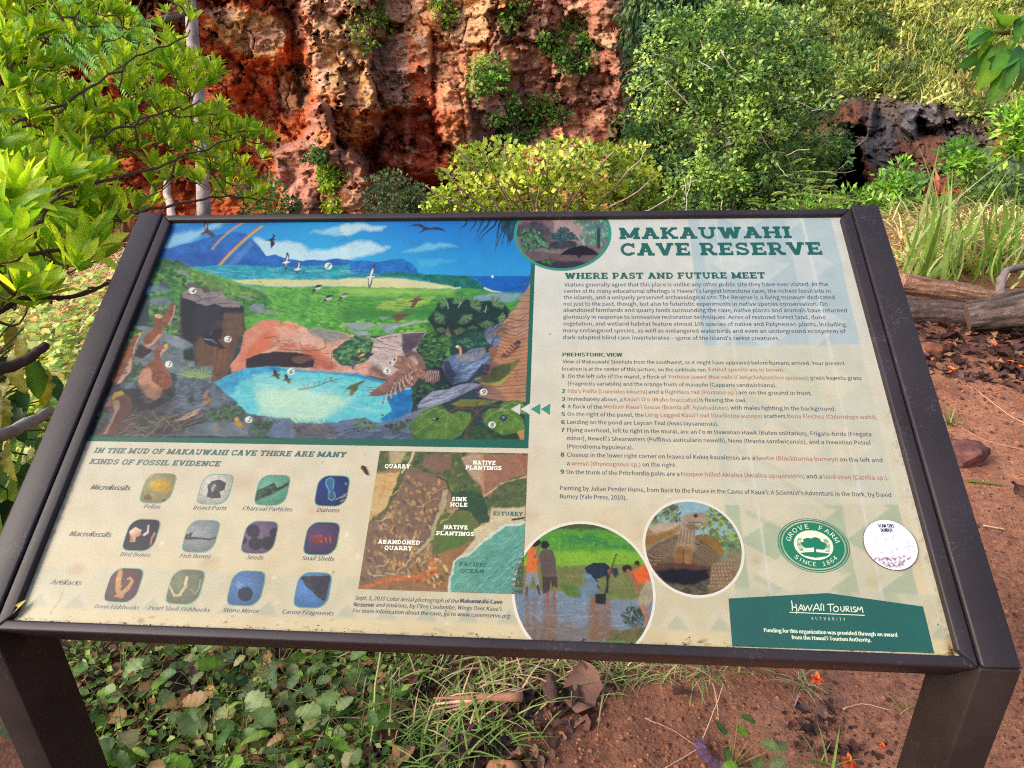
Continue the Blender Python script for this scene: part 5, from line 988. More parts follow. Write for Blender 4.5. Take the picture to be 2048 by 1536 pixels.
A.poly(fh([(330, 500), (370, 480), (430, 490), (455, 560), (465, 700), (345, 715), (330, 600), (300, 580)]), [(100, 88, 78), (88, 76, 68)], 1, .6); A.ell(*fh([(368, 448)])[0], 9, 8, (36, 28, 26)); A.line(fh([(315, 560), (315, 610)]), 6, sk, 5)
A.poly(fh([(345, 712), (468, 705), (472, 800), (430, 800), (418, 740), (400, 845), (350, 845)]), (70, 58, 52), 1, .6); A.line(fh([(388, 845), (388, 920)]), 6.5, sk, 4.5); A.line(fh([(445, 800), (440, 880), (455, 905)]), 5.5, sk, 4)
A.poly(fh([(690, 640), (760, 595), (860, 595), (900, 630), (880, 700), (800, 730), (730, 700)]), (32, 46, 60), 1, .8); A.line(fh([(770, 690), (800, 780), (800, 860)]), 6, (30, 42, 56), 4); A.line(fh([(880, 640), (880, 740), (880, 840)]), 6, (30, 42, 56), 4)
A.poly(fh([(668, 660), (740, 690), (800, 760), (805, 890), (740, 890), (700, 760)]), [(120, 142, 156), (88, 112, 132)], 1, .8, .15); A.line(fh([(760, 890), (760, 940)]), 6, sk, 4); A.ell(*fh([(905, 665)])[0], 5.5, 6.5, sk); A.poly(fh([(915, 640), (960, 640), (972, 690), (940, 720), (920, 680)]), (34, 60, 66), 1, .5)
A.line(fh([(955, 520), (920, 620), (880, 760), (840, 920)]), 2.6, (70, 52, 44)); A.poly(fh([(780, 855), (870, 850), (865, 935), (780, 930)]), (34, 32, 34), 1.4, 1)
A.poly(fh([(1060, 690), (1150, 625), (1230, 620), (1260, 700), (1200, 770), (1140, 770), (1090, 720)]), (222, 100, 40), 1, .6); A.ell(*fh([(1040, 645)])[0], 9.5, 8.5, (50, 30, 28)); A.ell(*fh([(1125, 600)])[0], 6, 4.5, (54, 32, 28), ang=-20); A.ell(*fh([(1052, 668)])[0], 4.5, 5, sk)
A.line(fh([(1080, 700), (1120, 780), (1150, 850)]), 10, sk, 6); A.poly(fh([(1200, 750), (1290, 700), (1290, 860), (1200, 960), (1125, 930), (1150, 830)]), [(176, 166, 134), (150, 140, 112)], 1, .8); A.line(fh([(1170, 960), (1210, 1040), (1210, 1110)]), 11, (170, 120, 90), 7)
A.grain(.14, .25)
bake(A, 'round_photograph', label='round photograph of people digging in muddy water')
disc_ring(PCU, PCV, PR, .0700, .00012, M_RIM, 'photo_rim')

# ---- round photograph of the tortoise
TCU, TCV, TR = .2262, .0940, .0472
A = Art(polarsheet(TCU, TCV, circ(TR), 200, 84, .00016), (110, 140, 130))
A.poly(fh([(1150, 80), (2010, 80), (2010, 420), (1150, 420)]), [(150, 180, 186), (130, 168, 180)], 4, 4, .08)
A.dabs(fh([(1180, 200), (1340, 110), (1480, 120), (1480, 260), (1200, 330)]), 100, 5, [(84, 102, 62), (110, 126, 76), (66, 80, 56), (134, 146, 96)], 60)
A.dabs(fh([(1700, 150), (1850, 130), (2000, 300), (1980, 560), (1800, 500), (1700, 300)]), 170, 5, [(110, 140, 50), (150, 172, 58), (84, 106, 52), (96, 104, 84)], 61)
A.poly(fh([(1820, 500), (2010, 480), (2010, 700), (1900, 720)]), [(150, 140, 104), (124, 112, 82)], 4, 5, .2); A.poly(fh([(1250, 700), (1900, 690), (1850, 880), (1400, 880)]), [(74, 68, 54), (104, 100, 76)], 4, 4, .25)
A.poly(fh([(1170, 500), (1170, 350), (1220, 300), (1340, 270), (1470, 270), (1490, 320), (1420, 380), (1300, 420), (1220, 470)]), [(166, 138, 100), (150, 116, 72)], 1.2, 1.2, .15)
A.poly(fh([(1170, 380), (1280, 370), (1420, 330), (1440, 350), (1300, 420), (1190, 480)]), (138, 100, 44), 3, 2, .15, .8); A.poly(fh([(1200, 300), (1340, 270), (1480, 275), (1420, 320), (1260, 350)]), (196, 180, 156), 3, 2, .1, .7)
A.poly(fh([(1600, 370), (1700, 360), (1780, 400), (1830, 490), (1820, 555), (1740, 520), (1640, 450)]), [(150, 116, 60), (126, 94, 50)], 1.2, 1.2, .15)
A.poly(fh([(1170, 560), (1200, 500), (1300, 430), (1430, 370), (1500, 350), (1620, 380), (1740, 480), (1830, 600), (1800, 660), (1500, 640), (1250, 660), (1190, 640)]), [(124, 102, 76), (98, 80, 60)], 3, 2.5, .25)
for k in range(14):                     # folds of skin running from the neck to the legs
    t = k / 13; A.line(fh([(1440 + 10 * t, 400 + 90 * t), (1330, 440 + 120 * t), (1200 + 30 * t, 520 + 110 * t)]), 1.6, [(64, 50, 40), (168, 142, 108)][k % 2], .8, warp=2, a=.7)
    A.line(fh([(1590, 400 + 90 * t), (1690, 450 + 130 * t), (1800, 540 + 100 * t)]), 1.6, [(64, 50, 40), (160, 134, 102)][k % 2], .8, warp=2, a=.7)
A.poly(fh([(1200, 650), (1300, 600), (1440, 590), (1600, 600), (1760, 640), (1740, 700), (1500, 690), (1300, 700)]), (92, 62, 44), 5, 3, .2); A.poly(fh([(1260, 670), (1400, 640), (1700, 650), (1730, 720), (1640, 760), (1500, 790), (1340, 740)]), (24, 22, 28), 6, 4, .2)
A.poly(fh([(1480, 290), (1600, 320), (1596, 420), (1580, 520), (1560, 590), (1440, 590), (1420, 530), (1452, 420)]), [(166, 146, 118), (132, 112, 88)], 3, 1.5, .2)
for k in range(8): A.line(fh([(1486 + 13 * k, 330), (1470 + 14 * k, 430), (1452 + 17 * k, 520)]), 1.3, [(92, 74, 58), (190, 170, 142)][k % 2], .7, warp=1, a=.6)
A.poly(fh([(1480, 300), (1484, 230), (1530, 198), (1600, 184), (1680, 190), (1702, 240), (1700, 300), (1670, 318), (1590, 330), (1510, 320)]), [(176, 156, 130), (146, 126, 104)], 2.5, 1, .15)
A.poly(fh([(1500, 280), (1600, 275), (1700, 290), (1670, 320), (1560, 330)]), (112, 92, 72), 4, 1, .15, .8); A.ell(*fh([(1603, 210)])[0], 4.4, 4, (96, 78, 62), soft=2); A.ell(*fh([(1604, 211)])[0], 2.6, 2.4, (22, 18, 18)); A.line(fh([(1545, 266), (1620, 262), (1704, 284)]), 1.3, (70, 54, 44)); A.ell(*fh([(1690, 210)])[0], 1.2, 1, (60, 46, 40))
A.poly(fh([(1420, 545), (1440, 490), (1480, 458), (1505, 470), (1500, 600), (1440, 598)]), [(150, 108, 62), (118, 80, 44)], 2, 1, .2); A.poly(fh([(1508, 470), (1540, 460), (1576, 510), (1578, 580), (1560, 610), (1510, 600)]), [(166, 124, 74), (128, 88, 50)], 2, 1, .2); A.line(fh([(1506, 474), (1504, 600)]), 1.8, (58, 38, 26))
A.poly(fh([(1730, 620), (1780, 585), (1860, 580), (1930, 650), (1925, 730), (1830, 800), (1710, 850), (1720, 740)]), [(164, 136, 100), (120, 96, 70)], 3, 1.5, .2)
for k in range(7):
    for j in range(6):
        A.ell(*fh([(1760 + 27 * j + 13 * (k % 2) - 8 * k, 612 + 30 * k)])[0], 3.1, 3.4, (92, 72, 52), soft=1.2, warp=.8, a=.6); A.ell(*fh([(1759 + 27 * j + 13 * (k % 2) - 8 * k, 609 + 30 * k)])[0], 2.3, 2.5, (182, 154, 118), soft=1.2, warp=.8, a=.7)
A.dabs(fh([(1590, 280), (1690, 270), (1740, 300), (1700, 350), (1640, 372)]), 60, 2.6, [(140, 176, 116), (90, 136, 80), (176, 200, 146)], 62, .3)
A.grain(.12, .22)
bake(A, 'round_photograph', label='round photograph of a giant tortoise eating leaves')
disc_ring(TCU, TCV, TR, .0500, .00016, M_RIM, 'photo_rim')

# ---- round photograph of the cave, cut by the top rail
f6 = lambda p: [(1020 + x / 5.12, 400 + y / 5.12) for x, y in p]
CCU, CCV, CR = .0925, .5115, .0605
A = Art(clipt(polarsheet(CCU, CCV, circ(CR), 190, 80, .00018)), (120, 110, 110))
A.poly(f6([(40, 150), (1060, 150), (1060, 480), (40, 480)]), [(140, 118, 120), (104, 90, 98)], 4, 5, .2)
A.poly(f6([(440, 200), (720, 200), (760, 450), (640, 440), (460, 330)]), [(176, 150, 150), (160, 140, 136)], 5, 5, .12)
A.poly(f6([(80, 240), (300, 200), (440, 330), (380, 420), (100, 440)]), [(96, 84, 92), (60, 56, 66)], 4, 6, .25)
A.dabs(f6([(80, 330), (200, 290), (360, 340), (390, 520), (140, 520)]), 140, 4, [(44, 86, 66), (66, 120, 80), (94, 150, 104), (30, 56, 54)], 63)
A.dabs(f6([(640, 220), (1020, 210), (1010, 470), (720, 440), (740, 300)]), 160, 4.6, [(104, 150, 130), (70, 120, 104), (140, 180, 160), (84, 140, 100)], 64)
for (cx_, cy_, R_) in ((545, 350, 110), (470, 400, 90), (620, 400, 95), (545, 430, 100)):
    for k in range(16):
        t = math.radians(-180 + k * 12); A.line(f6([(cx_, cy_), (cx_ + R_ * .6 * math.cos(t), cy_ + R_ * .7 * math.sin(t)), (cx_ + R_ * math.cos(t), cy_ + R_ * .6 * math.sin(t) + 30)]), 3, [(34, 66, 72), (70, 116, 112), (24, 46, 56)][k % 3], 1, a=.9)
A.poly(f6([(400, 420), (680, 420), (680, 500), (400, 500)]), (26, 40, 48), 5, 5, .2, .8)
A.line(f6([(905, 280), (908, 480)]), 7, (60, 66, 76), 7)
for k in range(14):
    t = math.radians(-200 + k * 17); A.line(f6([(900, 280), (900 + 70 * math.cos(t), 280 + 60 * math.sin(t)), (900 + 120 * math.cos(t), 290 + 70 * math.sin(t) + 20)]), 3, [(90, 140, 140), (50, 90, 96)][k % 2], 1, a=.85)
A.poly(f6([(100, 520), (500, 545), (920, 540), (980, 520), (900, 680), (500, 720), (150, 640)]), [(110, 92, 92), (92, 76, 80)], 2, 3, .12)
A.poly(f6([(180, 620), (500, 620), (800, 640), (820, 720), (200, 720)]), (44, 40, 60), 4, 4, .2, .9); A.poly(f6([(510, 560), (600, 500), (740, 465), (850, 500), (920, 560), (730, 565), (710, 600), (680, 565)]), (30, 26, 34), 1.5, 1.5, .2)
A.dabs(f6([(330, 640), (370, 590), (440, 610), (440, 670)]), 30, 3, [(70, 120, 60), (44, 80, 48)], 65)
A.grain(.14, .3)
bake(A, 'round_photograph', label='round photograph of palms in front of the cave')
disc_ring(CCU, CCV, CR, .0645, .00018, M_GREEN, 'photo_rim')

# ---- twelve small pictures
fz = lambda p: [(80 + x / 3.2, 890 + y / 3.2) for x, y in p]
def superell(r, big=1.0):
    def f(t):
        n = 4.2
        # corners top-left and bottom-right rounder, like the printed tiles
        d = np.cos(2 * (t - math.radians(135))); n = 5.2 - 2.2 * np.clip(d, 0, 1)
        return r / (np.abs(np.cos(t)) ** n + np.abs(np.sin(t)) ** n) ** (1 / n)
    return f
THUMB = {'pollen': (756, 276), 'insect': (1122, 282), 'charcoal': (1487, 288), 'diatom': (1870, 293), 'bird': (650, 575), 'fish': (1030, 583), 'seed': (1406, 590), 'snail': (1803, 598), 'hook': (536, 896), 'pearl': (930, 907), 'mirror': (1320, 916), 'canoe': (1746, 928)}
BASE = {'pollen': (164, 156, 104), 'insect': (206, 204, 190), 'charcoal': (104, 168, 140), 'diatom': (24, 52, 118), 'bird': (16, 24, 52), 'fish': (150, 158, 158), 'seed': (116, 96, 124), 'snail': (84, 60, 100), 'hook': (92, 56, 64), 'pearl': (126, 132, 104), 'mirror': (84, 124, 176), 'canoe': (84, 136, 196)}
TH = .0168
for nm, (tx, ty) in THUMB.items():
    cu, cv = uv(80 + tx / 3.2, 890 + ty / 3.2)
    A = Art(polarsheet(cu, cv, superell(TH), 84, 34, .00012), BASE[nm])
    A.img *= (1 + .12 * A.mid)[:, None]
    e = lambda x, y, rx, ry, c, **k: A.ell(80 + x / 3.2, 890 + y / 3.2, rx / 3.2, ry / 3.2, c, **k)
    if nm == 'pollen': e(775, 262, 76, 40, (196, 160, 44), ang=6); e(690, 338, 26, 20, (130, 104, 76)); e(795, 355, 14, 8, (110, 90, 66))
    if nm == 'insect':
        A.poly(fz([(1100, 230), (1150, 222), (1190, 240), (1180, 285), (1150, 300), (1160, 335), (1100, 342), (1065, 330), (1075, 290), (1070, 260)]), [(90, 92, 94), (50, 52, 56)], 1, 1.2, .3); e(1110, 275, 12, 26, (170, 172, 172), ang=20)
    if nm == 'charcoal': A.poly(fz([(1370, 300), (1500, 240), (1520, 275), (1610, 225), (1605, 250), (1500, 310), (1370, 362)]), [(34, 52, 44), (70, 110, 80)], 1, 1, .3)
    if nm == 'diatom':
        A.poly(fz([(1830, 220), (1860, 205), (1885, 225), (1878, 285), (1895, 330), (1872, 362), (1842, 345), (1845, 290), (1825, 250)]), (110, 160, 180), 1, .4); A.poly(fz([(1836, 224), (1860, 212), (1878, 228), (1871, 285), (1887, 330), (1870, 352), (1850, 340), (1852, 290), (1832, 250)]), (48, 100, 144), 1, .4); A.hatch(fz([(1890, 340), (1960, 310), (1970, 350), (1900, 372)]), 8, 12, 1.6, [(206, 196, 150)], -30); e(1958, 248, 9, 7, (130, 170, 200)); e(1757, 345, 7, 8, (120, 160, 190))
    if nm == 'bird': A.poly(fz([(570, 555), (610, 525), (650, 545), (640, 580), (615, 590), (605, 622), (575, 622), (580, 590)]), [(236, 206, 180), (190, 120, 84)], 1, .8); A.line(fz([(695, 515), (690, 560), (665, 575)]), 3, (220, 200, 190), 5); A.line(fz([(735, 565), (715, 600), (708, 635)]), 4.5, (196, 140, 110), 4)
    if nm == 'fish': A.line(fz([(920, 598), (1000, 597), (1080, 603), (1150, 590)]), 5.5, (72, 56, 54), 2.4); A.poly(fz([(925, 580), (985, 552), (965, 590)]), (80, 64, 60), 1, .4); A.poly(fz([(930, 560), (950, 590), (920, 600)]), (80, 64, 60), 1, .4)
    if nm == 'seed':
        for (x, y, r_) in ((1365, 550, 44), (1380, 630, 46), (1462, 628, 46), (1508, 565, 40), (1300, 610, 26)): e(x, y, r_, r_ * .95, [(58, 48, 68), (44, 38, 54)], warp=.6, var=.3)
    if nm == 'snail': A.poly(fz([(1718, 605), (1735, 580), (1790, 572), (1900, 602), (1800, 625), (1740, 630)]), [(150, 62, 60), (116, 44, 48)], 1, .5); [A.line(fz([(x, 580), (x + 6, 625)]), 1, (206, 140, 130)) for x in (1795, 1825, 1855)]; e(1737, 606, 14, 18, (110, 60, 80))
    if nm == 'hook': A.line(fz([(515, 810), (500, 870), (500, 930), (515, 965)]), 10, (196, 146, 90), 11); A.line(fz([(515, 960), (565, 915), (590, 870), (578, 850), (562, 856)]), 9, (206, 158, 100), 3.4); A.poly(fz([(478, 960), (540, 952), (535, 975), (475, 972)]), (206, 160, 104), 1, .4)
    if nm == 'pearl': A.line(fz([(940, 848), (925, 910), (895, 960), (860, 965), (830, 905)]), 6, (224, 204, 156), 4, warp=.3); A.line(fz([(1025, 865), (1018, 920), (990, 955), (968, 925)]), 3, (184, 176, 160), 2.2)
    if nm == 'mirror': e(1315, 952, 48, 48, (20, 42, 72)); A.line(fz([(1335, 895), (1430, 830)]), 1, (130, 140, 150)); A.hatch(fz([(1250, 890), (1290, 880), (1300, 910), (1260, 915)]), 6, 12, 1.2, [(160, 190, 216)], 20)
    if nm == 'canoe': A.poly(fz([(1662, 838), (1865, 835), (1820, 1003), (1770, 970), (1700, 900)]), [(44, 44, 58), (62, 62, 78)], 1, .8, .2)
    d_ = np.hypot(A.X - (80 + (tx - 30) / 3.2), (A.Y - (890 + (ty - 30) / 3.2)) * 1.15) / 36
    A.img *= (1.18 - .42 * np.clip(d_, 0, 1.3))[:, None]; A.grain(.10, .30)
    bake(A, 'small_picture', label=dict(pollen='yellow pollen grain on khaki', insect='grey insect part on white', charcoal='charcoal splinter on pale green', diatom='blue diatom under the microscope', bird='white bird bones on dark blue', fish='thin fish bone on grey', seed='round dark seeds on mauve', snail='red pointed snail shell on purple', hook='bone fishhook on maroon', pearl='two pearl shell hooks on olive', mirror='dark round stone on blue', canoe='dark canoe fragment on blue')[nm])
    t = np.linspace(0, 2 * math.pi, 65)[:-1]; V = []
    for sc_ in (1.0, 1.055): r_ = superell(TH)(t) * sc_; V.append(bp(cu + r_ * np.cos(t), cv + r_ * np.sin(t), np.full_like(t, .00012)))
    me = mesh('picture_rim', np.concatenate(V), [(k, 64 + k, 64 + (k + 1) % 64, (k + 1) % 64) for k in range(64)], None, False, M_GREEN); ob('picture_rim', me, sign)
# ---- lettering
def ink(name, c, k=1.0): return flat_mat(name, tuple(lin(c) * k * (.85 if name in ('ink_white', 'ink_pale', 'ink_brown') else .6)), rough=.42, spec=.45, coat=.6)
INK = {'d': ink('ink_slate', (62, 66, 88)), 'g': ink('ink_green', (22, 92, 76)), 't': ink('ink_title_green', (12, 96, 84)), 'b': ink('ink_brown', (158, 92, 74)), 'w': ink('ink_white', (226, 226, 206), 1.05), 'p': ink('ink_pale', (206, 214, 184), 1.05), 'k': ink('ink_black', (30, 28, 34))}
_tc = bpy.data.curves.new('lettering_source', 'FONT'); _to = bpy.data.objects.new('lettering_source', _tc); COL.objects.link(_to)
_tc.size = 1.0; _tc.resolution_u = 2
CAPH, CAPB = .72, 0.0
try:                                     # the plain sans serif that ships with Blender; the built-in face if it is missing
    import os
    _f = bpy.data.fonts.load(os.path.join(bpy.utils.system_resource('DATAFILES'), 'fonts', 'Noto Sans CJK Regular.woff2')); _tc.font = _f
except Exception as e_:
    print('built-in face used', e_)
_tc.body = 'H'; bpy.context.view_layer.update(); _m = _to.to_mesh(); CAPH = max(v.co[1] for v in _m.vertices) - min(v.co[1] for v in _m.vertices); _to.to_mesh_clear(); print('CAPH', CAPH)
def glyphs(s, bold=0.0, shear=0.0, space=1.0):
    bold = 0.0
    _tc.body = s; _tc.offset = bold; _tc.shear = shear; _tc.space_character = space
    bpy.context.view_layer.update()
    me = _to.to_mesh()
    V = np.empty(len(me.vertices) * 3, np.float32); me.vertices.foreach_get('co', V); V = V.reshape(-1, 3).copy()
    Fs = [tuple(p.vertices) for p in me.polygons]; _to.to_mesh_clear()
    return V, Fs
def cap_m(px, x, y): return float(uv(x, y - px, 0)[1] - uv(x, y, 0)[1]) if px > .5 else px
class Lettering:
    def __init__(s): s.b = {}
    def add(s, key, V, F_): s.b.setdefault(key, MB()).add(V, F_)
    def line(s, txt, x0, y0, x1, y1, cap, key='d', bold=0.0, shear=0.0, w=.00024, space=1.0):
        """one line of print whose baseline runs between two measured points; cap = height of capitals in metres"""
        u0, v0 = uv(x0, y0, w); u1, v1 = uv(x1, y1, w); vv = (v0 + v1) / 2
        cap = cap_m(cap, x0, y0); V, F_ = glyphs(txt, bold, shear, space)
        mn, mx_ = V[:, 0].min(), V[:, 0].max(); k = (u1 - u0) / (mx_ - mn)
        for j_ in ((0,) if bold <= 0 else (-1.3, 0, 1.3)):
            s.add(key, bp(u0 + (V[:, 0] - mn) * k + j_ * cap * .045, vv + V[:, 1] * cap / CAPH, np.full(len(V), w + j_ * 6e-6)), F_)
    def flush(s, label=None, name='lettering'):
        for key, m in s.b.items():
            me = m.mesh(name, INK[key], False)
            if me.polygons[0].normal.dot(Vector(BN)) < 0: me.flip_normals()
            ob(name, me, sign, label)
        s.b = {}
L = Lettering()
# slab-serif capitals built from strokes; each stroke lies a hair above the last
def ell_arc(cx, cy, rx, ry, a0, a1, n=18):
    t = np.radians(np.linspace(a0, a1, n)); return [(cx + rx * math.cos(q), cy + ry * math.sin(q)) for q in t]
TK, SF = .30, .20
def V_(x): return ('v', x)
SLAB = {
 'A': (1.22, [('d', .61, 1, .22, 0), ('d', .61, 1, 1.0, 0), ('h', .34, .88, .34, .15), ('s', 0, .46, 0), ('s', .76, 1.22, 0), ('s', .33, .68, 1)]),
 'B': (1.05, [('v', .26), ('l', [(.26, .91)] + ell_arc(.62, .71, .2, .2, 90, -90) + [(.26, .51)], .17), ('l', [(.26, .5)] + ell_arc(.66, .29, .24, .2, 90, -90) + [(.26, .09)], .18), ('s', 0, .4, 0), ('s', 0, .4, 1)]),
 'C': (1.05, [('l', ell_arc(.55, .5, .42, .41, 42, 318, 26), .2), ('r', .86, 1.0, .62, 1.0), ('r', .86, 1.0, .1, .28)]),
 'D': (1.12, [('v', .26), ('l', [(.26, .91)] + ell_arc(.5, .5, .46, .41, 90, -90) + [(.26, .09)], .2), ('s', 0, .4, 0), ('s', 0, .4, 1)]),
 'E': (1.02, [('v', .26), ('s', 0, .96, 0), ('s', 0, .94, 1), ('h', .3, .72, .5, .15), ('r', .84, .98, 0, .32), ('r', .82, .96, .7, 1), ('r', .66, .77, .36, .64)]),
 'F': (.98, [('v', .26), ('s', 0, .5, 0), ('s', 0, .92, 1), ('h', .3, .70, .48, .15), ('r', .80, .94, .68, 1), ('r', .64, .75, .34, .62)]),
 'G': (1.12, [('l', ell_arc(.55, .5, .42, .41, 42, 340, 26), .2), ('r', .86, 1.0, .62, 1.0), ('r', .8, 1.0, .08, .48), ('h', .62, 1.1, .46, .15)]),
 'H': (1.25, [('v', .26), ('v', .99), ('h', .3, .95, .5, .17), ('s', 0, .5, 0), ('s', 0, .5, 1), ('s', .75, 1.25, 0), ('s', .75, 1.25, 1)]),
 'I': (.54, [('v', .27), ('s', 0, .54, 0), ('s', 0, .54, 1)]),
 'K': (1.2, [('v', .26), ('d', 1.0, 1, .36, .42), ('d', .52, .55, 1.02, 0), ('s', 0, .5, 0), ('s', 0, .5, 1), ('s', .76, 1.2, 0), ('s', .74, 1.18, 1)]),
 'L': (.98, [('v', .26), ('s', 0, .94, 0), ('s', 0, .5, 1), ('r', .82, .96, 0, .36)]),
 'M': (1.45, [('v', .24), ('v', 1.21), ('d', .2, 1, .72, .12), ('d', 1.25, 1, .73, .12), ('s', 0, .48, 0), ('s', 0, .36, 1), ('s', .97, 1.45, 0), ('s', 1.09, 1.45, 1)]),
 'N': (1.22, [('v', .24), ('v', .98), ('d', .2, 1, .98, 0), ('s', 0, .48, 0), ('s', 0, .3, 1), ('s', .74, 1.22, 1)]),
 'O': (1.14, [('l', ell_arc(.57, .5, .45, .41, 0, 360, 30), .21)]),
 'P': (1.02, [('v', .26), ('l', [(.26, .91)] + ell_arc(.62, .66, .24, .25, 90, -90) + [(.26, .41)], .18), ('s', 0, .5, 0), ('s', 0, .4, 1)]),
 'Q': (1.14, [('l', ell_arc(.57, .5, .45, .41, 0, 360, 30), .21), ('l', [(.5, .22), (.68, .1), (.86, -.1), (1.04, -.1)], .14)]),
 'R': (1.16, [('v', .26), ('l', [(.26, .91)] + ell_arc(.62, .69, .22, .22, 90, -90) + [(.26, .47)], .18), ('d', .58, .5, .98, 0), ('s', 0, .5, 0), ('s', 0, .4, 1), ('s', .8, 1.16, 0)]),
 'S': (.98, [('l', ell_arc(.48, .705, .33, .21, 25, 250, 14)[:-2] + [(.36, .56), (.6, .46)] + ell_arc(.5, .29, .34, .2, 60, -155, 14), .19), ('r', .72, .86, .66, 1.0), ('r', .08, .22, 0, .34)]),
 'T': (1.08, [('v', .54), ('s', .3, .78, 0), ('s', 0, 1.08, 1), ('r', 0, .14, .66, 1), ('r', .94, 1.08, .66, 1)]),
 'U': (1.22, [('l', [(.26, 1.0), (.26, .42)] + ell_arc(.61, .42, .35, .33, 180, 360, 16) + [(.96, 1.0)], .22), ('s', 0, .5, 1), ('s', .74, 1.22, 1)]),
 'V': (1.22, [('d', .22, 1, .61, 0), ('d', 1.0, 1, .61, 0), ('s', 0, .46, 1), ('s', .76, 1.22, 1)]),
 'W': (1.62, [('d', .22, 1, .52, 0), ('d', .81, .95, .52, 0), ('d', .81, .95, 1.10, 0), ('d', 1.4, 1, 1.10, 0), ('s', 0, .46, 1), ('s', 1.16, 1.62, 1)]),
 'Y': (1.16, [('d', .22, 1, .58, .42), ('d', .94, 1, .58, .42), ('r', .46, .70, 0, .5), ('s', 0, .44, 1), ('s', .72, 1.16, 1), ('s', .34, .82, 0)]),
}
def slab(txt, x0, y0, x1, y1, cap, key='g', shear=0.0, w=.00024, track=.12, thin=1.0):
    u0, v0 = uv(x0, y0, w); u1, v1 = uv(x1, y1, w); vv = (v0 + v1) / 2
    cap = cap_m(cap, x0, y0); items = []; X = 0
    for ch in txt:
        if ch == ' ': X += .55; continue
        wd, st_ = SLAB[ch]; items.append((X, st_)); X += wd + track
    X -= track
    k = (u1 - u0) / X; lay = 0
    for X0, st_ in items:
        for n_, q in enumerate(st_):
            T = TK * thin
            if q[0] == 'v': P = [(q[1] - T / 2, .02), (q[1] + T / 2, .02), (q[1] + T / 2, .98), (q[1] - T / 2, .98)]; F_ = [(0, 1, 2, 3)]
            elif q[0] == 's': y = 0 if q[3] == 0 else 1 - SF; P = [(q[1], y), (q[2], y), (q[2], y + SF), (q[1], y + SF)]; F_ = [(0, 1, 2, 3)]
            elif q[0] == 'h': P = [(q[1], q[3] - q[4] / 2), (q[2], q[3] - q[4] / 2), (q[2], q[3] + q[4] / 2), (q[1], q[3] + q[4] / 2)]; F_ = [(0, 1, 2, 3)]
            elif q[0] == 'r': P = [(q[1], q[3]), (q[2], q[3]), (q[2], q[4]), (q[1], q[4])]; F_ = [(0, 1, 2, 3)]
            elif q[0] == 'd': h_ = T * .53; P = [(q[3] - h_, q[4]), (q[3] + h_, q[4]), (q[1] + h_, q[2]), (q[1] - h_, q[2])]; F_ = [(0, 1, 2, 3)]
            else:
                p = np.array(q[1]); tg_ = np.gradient(p, axis=0); tg_ /= np.linalg.norm(tg_, axis=1, keepdims=True) + 1e-9; nn = np.stack([-tg_[:, 1], tg_[:, 0]], 1) * q[2] / 2
                m = len(p); P = np.concatenate([p + nn, p - nn]); F_ = [(i, i + m, i + 1 + m, i + 1) for i in range(m - 1)]
            P = np.asarray(P, float); yy = P[:, 1]; xx = P[:, 0] + X0 + shear * yy
            L.add(key, bp(u0 + xx * k, vv + yy * cap, np.full(len(P), w + n_ * 7e-6)), F_)
TI = -0.0
slab('MAKAUWAHI', 1238.8, 479.4, 1583.7, 475, 23, 't'); slab('CAVE RESERVE', 1241, 512.8, 1646, 508, 25, 't')
L.flush('large teal slab serif title')
slab('WHERE PAST AND FUTURE MEET', 1129.5, 558.7, 1531, 556, 12.3, 't'); L.flush('teal slab serif heading')
slab('IN THE MUD OF MAKAUWAHI CAVE THERE ARE MANY', 186, 906, 690, 914.5, 10.8, 'g', shear=.22); slab('KINDS OF FOSSIL EVIDENCE', 177, 928, 438, 933, 10.8, 'g', shear=.22); L.flush('slanted green slab serif heading')
for a in (('Visitors generally agree that this place is unlike any other public site they have ever visited. At the', 1128.5, 574.4, 1656, 570.5), ("center of its many educational offerings is Hawai'i's largest limestone cave, the richest fossil site in", 1128, 587, 1661, 584), ('the islands, and a uniquely preserved archaeological site. The Reserve is a living museum dedicated', 1127.5, 599.5, 1669.5, 597), ('not just to the past, though, but also to futuristic experiments in native species conservation. On', 1127, 612.5, 1655, 610), ('abandoned farmlands and quarry lands surrounding the cave, native plants and animals have returned', 1126.5, 625, 1694, 623), ('gloriously in response to innovative restoration techniques. Acres of restored forest land, dune', 1126.5, 638.5, 1651, 637), ('vegetation, and wetland habitat feature almost 100 species of native and Polynesian plants, including', 1126, 652, 1692, 651), ('many endangered species, as well as endangered waterbirds and even an underground ecosystem of', 1126, 665.5, 1692, 665), ('dark-adapted blind cave invertebrates \u2013 some of the island\'s rarest creatures.', 1126, 679.3, 1559.5, 679)):
    L.line(*a, 7.4)
L.flush('dark body text under the heading')
L.line('PREHISTORIC VIEW', 1125.4, 713, 1244, 712.5, 7.2, 'g', bold=.03)
cp = cap_m(7.0, 1300, 740)
